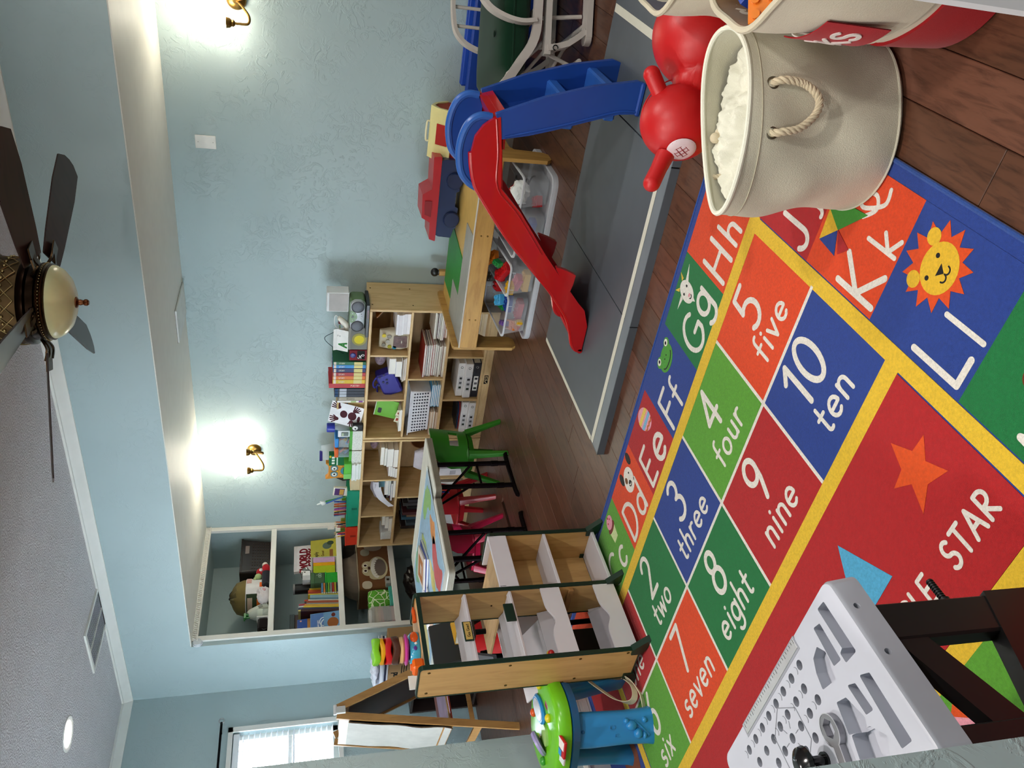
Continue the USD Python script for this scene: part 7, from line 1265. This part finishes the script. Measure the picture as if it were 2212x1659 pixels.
# second shelf: books
Z2 = SHZ[1]
def face_book(lab, x, y0, y1, h, hexc, th=.02, layers=(), lean=-7, texts=()):
    t = thing('picture_book', lab, 'book', (x, (y0 + y1) / 2, Z2), 0); w = (y1 - y0) / 2; tr_ = lambda m: rot(m, lean, [0, 1, 0])
    part(t, 'cover', tr_(cat(box(-th / 2, -th / 2 + .002, -w, w, 0, h), box(th / 2 - .002, th / 2, -w, w, 0, h), box(-th / 2, th / 2, w - .002, w, 0, h))), mat('plastic', hexc, rough=.35)); part(t, 'pages', tr_(box(-th / 2 + .002, th / 2 - .002, -w + .004, w - .002, .003, h - .003)), PAGE)
    for k, (poly, hx) in enumerate(layers): part(t, 'cover_print', tr_(eyz(poly, th / 2 + .0003 * k, th / 2 + .0006 + .0003 * k)), mat('paper', hx))
    for txt, hx, hh, yy, zz, bw in texts:
        g_, W_ = word(txt, hh, bw); part(t, 'cover_lettering', tr_(eyz(affinity.translate(g_, yy, zz), th / 2 + .0006, th / 2 + .0018)), mat('paper', hx))
    return t
face_book('tall white book with WORLD HISTORY in dark red capitals, right end of the second alcove shelf', -5.56, 4.86, 5.16, .37, 'DCD6D8', .03, [(sbox(-.14, .26, .14, .34), 'E6E0E4')], -4, [('WORLD', '7A1424', .06, -.135, .255, .26), ('STORY', '7A1424', .055, -.10, .185, .26)])
face_book('yellow green picture book with a globe on its cover, in front of the tall white book', -5.49, 4.90, 5.16, .225, 'B9B03A', .012, [(oval(.05, .08, .04, .04), '5A6A5E'), (oval(.08, .05, .025, .03), '3A4A3A'), (sbox(-.09, .03, -.0, .06), '8A5A2E')], -6, [('Simply', '3A2A1E', .03, -.11, .165, .14), ('Great', '6A4A22', .022, -.07, .11, .14)])
face_book('light blue picture book with an orange fish, left front of the second alcove shelf', -5.43, 4.115, 4.295, .235, '6A9AC4', .01, [(sbox(-.085, .13, .085, .23), '5A7FC0'), (oval(-.02, .055, .05, .045), '9A5A2A'), (oval(.055, .05, .02, .016), '6A2A1E'), (unary_union([LineString(arc(-.03, .12, .05, .03, 20, 200)).buffer(.005), LineString(arc(.0, .13, .04, .03, 0, 180)).buffer(.004)]), 'D9E4EA')], -6, [('Seven', 'E4E9F4', .026, -.06, .165, .13)])
face_book('deep blue starry activity book with a tan strip, behind the fish picture book', -5.47, 4.13, 4.285, .34, '2A4A96', .012, [(sbox(-.08, .0, .078, .335), '3A5AA8'), (sbox(-.077, .235, .077, .258), 'C98A4A'), (oval(.06, .31, .008, .008), 'E0A9A0')], -6)
t = thing('desk_organizer', 'clear drawer stack of pink, orange and lime paper on the second alcove shelf', 'paper drawers', (-5.52, 4.80, Z2)); 
for z, h, hx, nm in ((.0, .0, '', ''),): pass
part(t, 'frame', cat(box(-.10, .085, -.095, .098, 0, .012), box(-.10, .085, -.095, -.091, 0, .225), box(-.10, .085, .094, .098, 0, .225), box(-.10, .085, -.095, .098, .213, .225)), mat('milky', 'D6DAD0', alpha=.6))
for y0, y1, hx in ((.038, .092, 'C9A0C4'), (.0, .037, 'E0A012'), (-.09, -.001, 'A9BC1E')): part(t, 'paper_ream', box(-.09, .08, y0, y1, .02, .205), mat('paper', hx, scale=40., stretch=(1, 20, 1), var=.2))
t = thing('green_photo_box', 'dark green decorative box standing on the bright green tub', 'box', (-5.50, 4.66, Z2 + .11)); part(t, 'box_body', box(-.07, .07, -.06, .055, 0, .115, .003), mat('paper', '3E5A3E')); part(t, 'lid', box(-.073, .073, -.063, .058, .085, .118, .003), mat('paper', '4A6A4A'))
g_, W_ = word('ab', .04, .12); part(t, 'lettering', eyz(affinity.translate(g_, .0, .03), .0702, .0712), mat('paper', '9AB09A'))
t = thing('green_tub', 'bright green translucent tub of cards below the dark green box', 'tub', (-5.50, 4.645, Z2)); part(t, 'tub', box(-.07, .075, -.065, .065, 0, .108, .006), mat('plastic', '1FA02A', rough=.25, var=.3, scale=60., stretch=(1, 8, 1))); part(t, 'rim', box(-.074, .079, -.069, .069, .098, .108, .003), mat('plastic', '2AB53A', rough=.25))
t = thing('white_card_box', 'small grey and white carton standing above the orange readers', 'box', (-5.47, 4.70, Z2 + .23)); part(t, 'carton', box(-.03, .03, -.05, .05, 0, .065, .002), mat('paper', 'B9B9BA')); part(t, 'white_end', box(.0302, .0312, .0, .049, .003, .062), mat('paper', 'E9E9E9')); part(t, 'bar_mark', box(.031, .0318, .03, .042, .04, .055), mat('paper', '6A6A6A'))
t = thing('foil_bag', 'crumpled silver foil bag on top of the clear paper drawers', 'bag', (-5.54, 4.80, Z2 + .226)); v = sph((0, 0, .04), .05, 3, (1, 1.2, .85)); v.vertices += ((meshkit.fbm(v.vertices * 50) - .5) * .03)[:, None]; v.vertices[:, 2] = np.maximum(v.vertices[:, 2], 0); part(t, 'foil', v, mat('metal', 'B4B6B8', rough=.35), smooth=False); part(t, 'red_tip', sph((0, .03, .085), .012, 2), mat('plastic', 'B5303A'))
t = thing('black_jar', 'dark jar behind the orange readers on the second alcove shelf', 'jar', (-5.66, 4.74, Z2)); part(t, 'jar', cyl((0, 0, 0), (0, 0, .36), .045), mat('plastic', '1A1718')); part(t, 'lid', cyl((0, 0, .36), (0, 0, .375), .047), mat('plastic', '9A9CA0'))
sp2 = [('yellow and red', 'C9A02A', .30), ('orange', 'C0561E', .31), ('rust', 'A83A22', .31), ('gold', 'D0962A', .31), ('mustard', 'B98A26', .31), ('purple striped', '3A2A5A', .31), ('red orange', 'B83A1E', .34), ('black', '2A2426', .34), ('crimson', 'A83246', .385), ('white', 'CFCFD4', .39), ('navy', '2A3A5A', .39), ('pale yellow', 'CFC07A', .39)]
y = 4.60
for k, (n_, hx, h) in enumerate(sp2):
    th = .0175; t = thing('book', f"{n_} thin reader, {ordn[k]} from the right, leaning row, second alcove shelf", 'book', (-5.58, y - th / 2, Z2)); ln = -1.0 - .5 * k
    part(t, 'cover', rot(diff(box(-.10, .09, -th / 2, th / 2, 0, h - .06, .001), box(-.11, .0885, -th / 2 + .0015, th / 2 - .0015, -.01, h)), -ln * .4, [1, 0, 0]), mat('plastic', hx, rough=.4)); part(t, 'pages', rot(box(-.098, .088, -th / 2 + .0016, th / 2 - .0016, .002, h - .064), -ln * .4, [1, 0, 0]), PAGE); y -= th + .001
for k, (n_, hx, yy) in enumerate((('blue', '4A7AA8', .0), ('orange', 'C9782E', .018), ('dark green', '1E6A3A', .036), ('lime', '6AA02E', .054), ('grey', '8A8E8A', .072), ('red', 'A82A22', .09), ('olive yellow', 'B0A02E', .108), ('navy', '22303E', .126))):
    t = thing('book', f'small {n_} pocket book, {ordn[k]} from the top, flat pile, second alcove shelf', 'book', (-5.455, 4.535, Z2 + .126 - yy)); part(t, 'cover', cat(box(-.05, .04, -.05, .05, 0, .0018), box(-.05, .04, -.05, .05, .0152, .017), box(.038, .04, -.05, .05, 0, .017)), mat('plastic', hx, rough=.4)); part(t, 'pages', box(-.048, .0375, -.048, .048, .002, .015), PAGE)
y = 4.475
for k, (n_, hx, h, th) in enumerate((('yellow edged', 'CDBB2E', .25, .008), ('pale blue thick', '7FA4B0', .235, .03), ('grey blue', '5A7A8A', .235, .016), ('white spined', 'C9C9C2', .25, .01), ('brick red', '9A4A2A', .265, .022), ('silver', '9A968E', .265, .012), ('gold', 'D9A83A', .28, .016), ('yellow', 'D9BC2E', .29, .014), ('deep navy', '2A3050', .30, .014), ('dark maroon', '3A161A', .31, .022))):
    t = thing('book', f"{n_} picture book, {ordn[k]} from the right, slanting front row, second alcove shelf", 'book', (-5.50, y - th / 2, Z2)); part(t, 'cover', rot(diff(box(-.11, .07, -th / 2, th / 2, 0, h, .001), box(-.12, .0685, -th / 2 + .0015, th / 2 - .0015, -.01, h + .01)), -3.5, [1, 0, 0]), mat('plastic', hx, rough=.4)); part(t, 'pages', rot(box(-.108, .068, -th / 2 + .0016, th / 2 - .0016, .002, h - .004), -3.5, [1, 0, 0]), PAGE); y -= th + .0015
t = thing('wooden_box', 'dark brown wooden box at the back of the second alcove shelf', 'wooden box', (-5.75, 4.36, Z2)); part(t, 'box_body', box(-.1, .1, -.10, .10, 0, .36, .003), mat('wood', '3A1E18', dark='2A1410')); part(t, 'lid', box(-.104, .104, -.104, .104, .36, .40, .003), mat('wood', '263A3E', dark='1A2A2E'))
t = thing('tan_figure', 'small tan wooden figure lying at the back left of the second alcove shelf', 'figure', (-5.70, 4.19, Z2)); part(t, 'figure', cat(sph((0, 0, .30), .03, 2, (1, 1.3, .8))), mat('plastic', '8A7A5E')); part(t, 'stand', box(-.05, .05, -.05, .05, 0, .28, .003), mat('paper', '6A5A5E'))
# third shelf
Z3 = SHZ[2]
t = thing('monkey_hamper', 'brown fabric hamper with a felt monkey face on the third alcove shelf', 'hamper', (-5.57, 4.74, Z3)); BRF = mat('fabric', '6E4626')
part(t, 'hamper_body', loft([rg(-.15, .12, -.22, .30, 0), rg(-.155, .125, -.225, .305, .15), rg(-.155, .125, -.225, .305, .275), rg(-.148, .118, -.218, .298, .275), rg(-.14, .11, -.21, .29, .01)]), BRF)
part(t, 'rim_binding', tube([np.array(p) for p in rg(-.154, .124, -.224, .304, .276)], .006, 6, closed=True), mat('fabric', '9A8A72'))
FX = .1262
def felt(poly, hx, k, nm='felt_face'): part(t, nm, eyz(poly, FX + .0015 * k, FX + .002 + .0015 * k), mat('fabric', hx))
hd = unary_union([oval(-.03, .19, .055, .05), oval(.03, .19, .05, .05), oval(0., .10, .13, .085), oval(-.09, .13, .04, .05)])
felt(hd, 'B9AE8A', 0); felt(oval(.005, .085, .095, .055), '6E625A', 1, 'felt_mouth'); felt(unary_union([LineString(arc(.0, .105, .11, .05, 10, 170)).buffer(.009)] + [oval(-.10 + .025 * i, .14 - .002 * (i - 4) ** 2, .012, .012) for i in range(9)]), 'DAD6CC', 2, 'felt_scallop')
for yy in (-.03, .03): felt(oval(yy, .21, .02, .02), 'E0D8C8', 2, 'felt_eye'); felt(oval(yy, .21, .011, .012), '2A140E', 3, 'felt_pupil')
felt(oval(0., .178, .017, .011), '3A1E12', 2, 'felt_nose'); felt(rrect(.085, .085, .035, -.185, .205), 'B9AE98', 0, 'felt_ear'); felt(rrect(.08, .08, .035, .185, .205), '8A8470', 0, 'felt_ear'); felt(oval(.25, .13, .05, .08), '9A8A7A', 0, 'felt_mouth')
cl = loft([ring(0, .02, z, rx, ry, 40, p=2.4) for z, rx, ry in ((.20, .11, .21), (.28, .125, .23), (.34, .13, .22), (.40, .11, .17), (.44, .06, .08))]); v = cl.vertices; v += ((meshkit.fbm(v * 12) - .5) * .07)[:, None]; v[:, 2] = np.minimum(v[:, 2], SHZ[1] - .05 - Z3)
part(t, 'grey_blanket', cl.subdivide(), mat('fabric', '75685A', bump=.6), 'heap of taupe blanket bulging out of the hamper')
bl_ = thing('taupe_blanket', 'taupe blanket piled beside the hamper at the back right of the third alcove shelf', 'blanket', (-5.68, 5.12, Z3)); m = loft([ring(0, 0, z, rx, ry, 36) for z, rx, ry in ((0, .09, .08), (.18, .11, .09), (.3, .11, .09), (.36, .08, .07), (.38, .02, .02))]).subdivide(); m.vertices += ((meshkit.fbm(m.vertices * 14) - .5) * .05)[:, None]; part(bl_, 'pile', m, mat('fabric', '4E463E')); part(bl_, 'roll', tube([(.09, -.07, .1), (.10, -.02, .14), (.1, .05, .2)], .045, 12, 4), mat('fabric', '5E554A'))
t = thing('lime_bag', 'lime green drawstring bag with a white line pattern on the third alcove shelf', 'bag', (-5.49, 4.40, Z3)); m = loft([ring(0, 0, z, rx, ry, 36, p=3) for z, rx, ry in ((.03, .07, .09), (.06, .078, .10), (.17, .078, .10), (.2, .06, .085), (.205, .02, .03))]).subdivide(); m.vertices += ((meshkit.fbm(m.vertices * 25) - .5) * .02)[:, None]
def cellmat():
    n = {'p': ('principled_bsdf', dict(roughness=.8)), 'tc': ('texture_coordinate', {}), 'v': ('voronoi_texture', dict(feature='distance_to_edge', scale=17.)), 'r': ('rgb_ramp', {'ramp': [(0, lin('DDE8C0')), (.045, lin('DDE8C0')), (.06, lin('4E9A1E')), (.3, lin('5FAE2A')), (1, lin('3E861A'))]})}
    return usdkit.material(stage, '/World/Looks/lime_cells', n, [('tc.object', 'v.vector'), ('v.distance', 'r.fac'), ('r.color', 'p.base_color')], surface='p.BSDF')
part(t, 'bag', m, cellmat()); part(t, 'teal_base', box(-.082, .082, -.105, .105, .0, .032, .006), mat('plastic', '3E9A8A'))
t = thing('metal_tin', 'grey metal box under the lime bag at the shelf edge', 'tin', (-5.45, 4.545, Z3)); part(t, 'tin', box(-.05, .05, -.02, .06, 0, .05, .003), mat('plastic', '9A9C98', rough=.35)); part(t, 'latch', box(.05, .056, .01, .03, .02, .042, .002), mat('metal', '6A5A4A'))
t = thing('felt_tub', 'white tub of coloured paper strips at the left of the third alcove shelf', 'tub', (-5.48, 4.215, Z3)); part(t, 'tub', loft([rg(-.07, .075, -.085, .08, 0), rg(-.075, .08, -.09, .085, .19), rg(-.071, .076, -.086, .081, .19), rg(-.066, .071, -.081, .076, .005)]), mat('milky', 'E2E0DA', alpha=.35)); part(t, 'lid', lathe([(0, .19), (.095, .19), (.097, .2), (.09, .215), (0, .218)], 30).apply_transform(np.diag([.82, .95, 1, 1])), mat('plastic', 'D2D2CE'))
for k, hx in enumerate(('A83A5E', '5A3A6E', '2E3458', '3A3E66', 'C0606A', 'D98A6A', 'C9B07A')):
    part(t, 'paper_strip', rot(box(-.064, .07, -.078, .073, .008 + .022 * k, .028 + .022 * k), (1, -2, 2, -1, 3, -2, 1)[k], [1, 0, 0]), mat('paper', hx))
Z4 = SHZ[3]
t = thing('dark_fabric_heap', 'dark glossy bag heaped on the lowest alcove shelf', 'bag', (-5.52, 4.60, Z4)); m = sph((0, 0, .12), .16, 4, (.7, 1.2, .75)); m.vertices += ((meshkit.fbm(m.vertices * 16) - .5) * .07)[:, None]; m.vertices[:, 2] = np.maximum(m.vertices[:, 2], 0); part(t, 'heap', m, mat('plastic', '1E1818', rough=.3)); part(t, 'strap', tube([(.1, -.05, .15), (.13, .0, .17), (.11, .06, .14)], .01, 8, 5), mat('plastic', '3A3434', rough=.3))
# ---------------------------------------------------------------- wall fittings
t = thing('switch_plate', 'blank white two-gang cover plate on the wall between the lamps', 'cover plate', (-1.895, YR, 2.01)); part(t, 'plate', box(-.043, .043, -.007, 0, -.063, .063, .003), mat('plastic', 'EDEBE6', rough=.3))
for z in (-.045, .045): part(t, 'screw', cyl((0, -.0085, z), (0, -.006, z), .003, n=10), mat('metal', 'D9D6CE'))
t = thing('light_switch', 'small white rocker switch on the alcove edge above the shelf top', 'switch', (XL + .02, 5.19, 1.16)); part(t, 'plate', box(-.002, .006, -.022, .02, -.03, .03, .002), mat('plastic', 'EFEDE8', rough=.3)); part(t, 'rocker', box(.005, .010, -.008, .008, -.014, .014, .002), mat('plastic', 'F2F0EC', rough=.3))
t = thing('door_chime', 'round white plastic disc fixed high on the alcove corner', 'wall disc', (XL, 4.062, 2.19)); part(t, 'disc', lathe([(0, .022), (.03, .02), (.036, .01), (.038, 0)], 28).apply_transform(trimesh.transformations.rotation_matrix(PI / 2, [0, 1, 0])), mat('plastic', 'D6DCE0', rough=.2)); part(t, 'rim_ring', tube([(.012, .034 * math.cos(a), .034 * math.sin(a)) for a in np.linspace(0, 2 * PI, 24, endpoint=False)], .003, 6, closed=True), mat('plastic', 'B9C0C6', rough=.2))
t = thing('soffit_vent', 'flat white vent cover under the low soffit', 'vent', (-3.03, 5.03, ZS - .006)); part(t, 'cover', box(-.125, .125, -.2, .2, -.012, 0, .003), mat('plastic', 'E2E4E0', rough=.4)); part(t, 'shadow_gap', box(-.127, .127, -.202, .202, -.003, .001), mat('plastic', '8A8C86'))
t = thing('ceiling_vent', 'white double return air grille in the popcorn ceiling', 'vent', (-4.79, 3.78, ZC)); fr = sbox(-.20, -.205, .20, .205); part(t, 'frame', ext(fr.difference(sbox(-.175, -.18, -.006, .18)).difference(sbox(.006, -.18, .175, .18)), .012, -.012), WHITE)
for sx in (-1, 1):
    part(t, 'louver_back', box(min(sx * .006, sx * .175), max(sx * .006, sx * .175), -.18, .18, -.003, 0), mat('plastic', '6E6C72', rough=.7))
    for k in range(24): part(t, 'louver', rot(box(sx * .0905 - .0845, sx * .0905 + .0845, -.0045, .0045, -.0008, .0008), 35, [1, 0, 0]).apply_translation([0, -.172 + .015 * k, -.006]), mat('plastic', 'B4B2B8'))
BRASS = mat('metal', '8A6A36', rough=.35, var=.25, scale=40.); DBR = mat('metal', '4A3826', rough=.35, var=.3, scale=30.)
SH = emit('FFF3DC', SCONCE)
def sconce(x, z, lab):
    t = thing('wall_sconce', lab, 'wall lamp', (x, YR, z)); RX = trimesh.transformations.rotation_matrix(PI / 2, [1, 0, 0])
    part(t, 'backplate', lathe([(0, .04), (.012, .04), (.02, .03), (.035, .026), (.05, .018), (.056, .008), (.058, 0)], 36).apply_transform(RX), BRASS)
    for s in (-1, 1):
        part(t, 'arm', tube([(0, -.03, 0), (s * .02, -.07, -.035), (s * .06, -.125, -.075), (s * .095, -.15, -.07), (s * .10, -.15, -.02), (s * .10, -.15, .008)], .007, 10, 8), BRASS)
        part(t, 'socket', lathe([(0, .0), (.012, .002), (.02, .012), (.017, .02), (.026, .03), (.03, .05), (0, .05)], 28, (s * .10, -.15, 0)), BRASS)
        c = (s * .10, -.15, .045); pr = [(.024, 0), (.03, .01), (.033, .03), (.036, .055), (.046, .085), (.062, .10)]; sh = lathe(pr, 32, c); inn = lathe([(r - .003, z_) for r, z_ in pr][::-1], 32, c); part(t, 'glass_shade', cat(sh, inn), SH, 'lit white bell glass')
sconce(-4.485, 1.80, 'brass two-arm wall sconce with lit white glass shades near the alcove'); sconce(-1.03, 1.785, 'brass two-arm wall sconce with lit white glass shades above the glider')
# recessed lamps
def can(x, y, lab, k=1.):
    t = thing('recessed_light', lab, 'ceiling lamp', (x, y, ZC)); part(t, 'trim_ring', lathe([(.075, -.001), (.10, -.004), (.104, -.001), (.104, 0), (.075, 0)], 36), WHITE); part(t, 'lens', lathe([(0, -.003), (.07, -.003), (.076, -.001)], 36), emit('FFF8F2', CAN * k))
can(-4.775, 3.015, 'glowing recessed ceiling lamp in the nook', .12)
for x, y, n_ in ((-2.7, .85, 'left'), (-1.2, .85, 'middle'), (.5, 1.2, 'right'), (.55, 3.1, 'far right'), (-.55, -.55, 'behind the doorway')): can(x, y, f'recessed ceiling lamp above the frame, {n_}', .8)
# ---------------------------------------------------------------- ceiling fan (blades at rest)
FX0, FY0 = -1.733, 2.934
t = thing('ceiling_fan', 'antique bronze ceiling fan with a cream glass bowl and dark wood blades', 'ceiling fan', (FX0, FY0, 0))
AB = mat('metal', '6A5230', rough=.38, var=.3, scale=25.)
part(t, 'canopy', lathe([(0, 2.77), (.08, 2.77), (.075, 2.73), (.03, 2.70), (.02, 2.62), (0, 2.62)], 36), AB)
part(t, 'motor_cap', lathe([(.02, 2.62), (.10, 2.605), (.165, 2.575), (.182, 2.545), (.18, 2.525), (.172, 2.515), (0, 2.515)], 48), AB)
part(t, 'motor_drum', lathe([(0, 2.52), (.165, 2.518), (.17, 2.505), (.162, 2.43), (.158, 2.42), (0, 2.42)], 48), mat('metal', '54422C', rough=.5, var=.3))
lt = []
for k in range(18):
    for sg in (1, -1): lt.append(tube([(.1675 * math.cos(a), .1675 * math.sin(a), z) for a, z in zip(np.linspace(k * PI / 9, k * PI / 9 + sg * PI / 9 * 1.5, 9), np.linspace(2.43, 2.508, 9))], .0022, 5))
part(t, 'lattice', lt, mat('metal', 'A08A5E', rough=.4)); part(t, 'bead', [sph((.168 * math.cos(a), .168 * math.sin(a), 2.4695), .006, 1) for a in np.arange(0, 2 * PI, PI / 18)], mat('metal', 'B09A6A'), kind='stuff')
part(t, 'dark_band', lathe([(0, 2.425), (.16, 2.425), (.166, 2.415), (.165, 2.40), (.15, 2.395), (.146, 2.372), (.15, 2.366), (0, 2.366)], 48), mat('metal', '1C120C', rough=.3))
part(t, 'light_collar', lathe([(0, 2.368), (.146, 2.368), (.149, 2.36), (.144, 2.355), (.149, 2.349), (.144, 2.344), (.148, 2.338), (.14, 2.334), (0, 2.334)], 48), DBR); part(t, 'bead', [sph((.149 * math.cos(a), .149 * math.sin(a), 2.354), .0028, 1) for a in np.arange(0, 2 * PI, PI / 36)], mat('metal', 'B09A6A'), kind='stuff')
part(t, 'glass_bowl', lathe([(.142, 2.338), (.14, 2.325), (.128, 2.305), (.10, 2.282), (.06, 2.267), (.02, 2.262), (0, 2.262)], 48), mat('plastic', 'D6CB9A', rough=.25, subsurface_weight=.3))
part(t, 'finial', lathe([(0, 2.266), (.022, 2.264), (.022, 2.258), (.010, 2.252), (.012, 2.246), (.009, 2.236), (.013, 2.23), (.013, 2.222), (.008, 2.216), (0, 2.216)], 24), mat('metal', '7A4A30', rough=.3))
BLD = mat('wood', '2E1A16', dark='20110E', scale=5., stretch=(1, 8, 8), rough=.35)
for k in range(5):
    a = -9 + 72 * k; ol = Polygon([(.20, -.048), (.30, -.058), (.55, -.072), (.68, -.066), (.705, -.03), (.71, .0), (.705, .03), (.68, .066), (.55, .072), (.30, .058), (.20, .048)]).buffer(.006)
    b_ = rot(ext(ol, .006, -.003), -17, [1, 0, 0]); b_.apply_translation([0, 0, 2.372]); part(t, 'blade', rot(b_, a, [0, 0, 1]), BLD)
    br = cat(ribbon([(.14, .0, 2.385), (.17, .012, 2.36), (.20, -.004, 2.36), (.235, .0, 2.370)], .022, .006, up=(0, 1, 0)), ribbon([(.14, .02, 2.385), (.18, .04, 2.36), (.225, .036, 2.368)], .012, .006, up=(0, 1, 0)), ribbon([(.14, -.02, 2.385), (.18, -.04, 2.36), (.225, -.036, 2.362)], .012, .006, up=(0, 1, 0)), box(.19, .27, -.035, .035, 2.362, 2.368, .002))
    part(t, 'blade_bracket', rot(br, a, [0, 0, 1]), DBR)
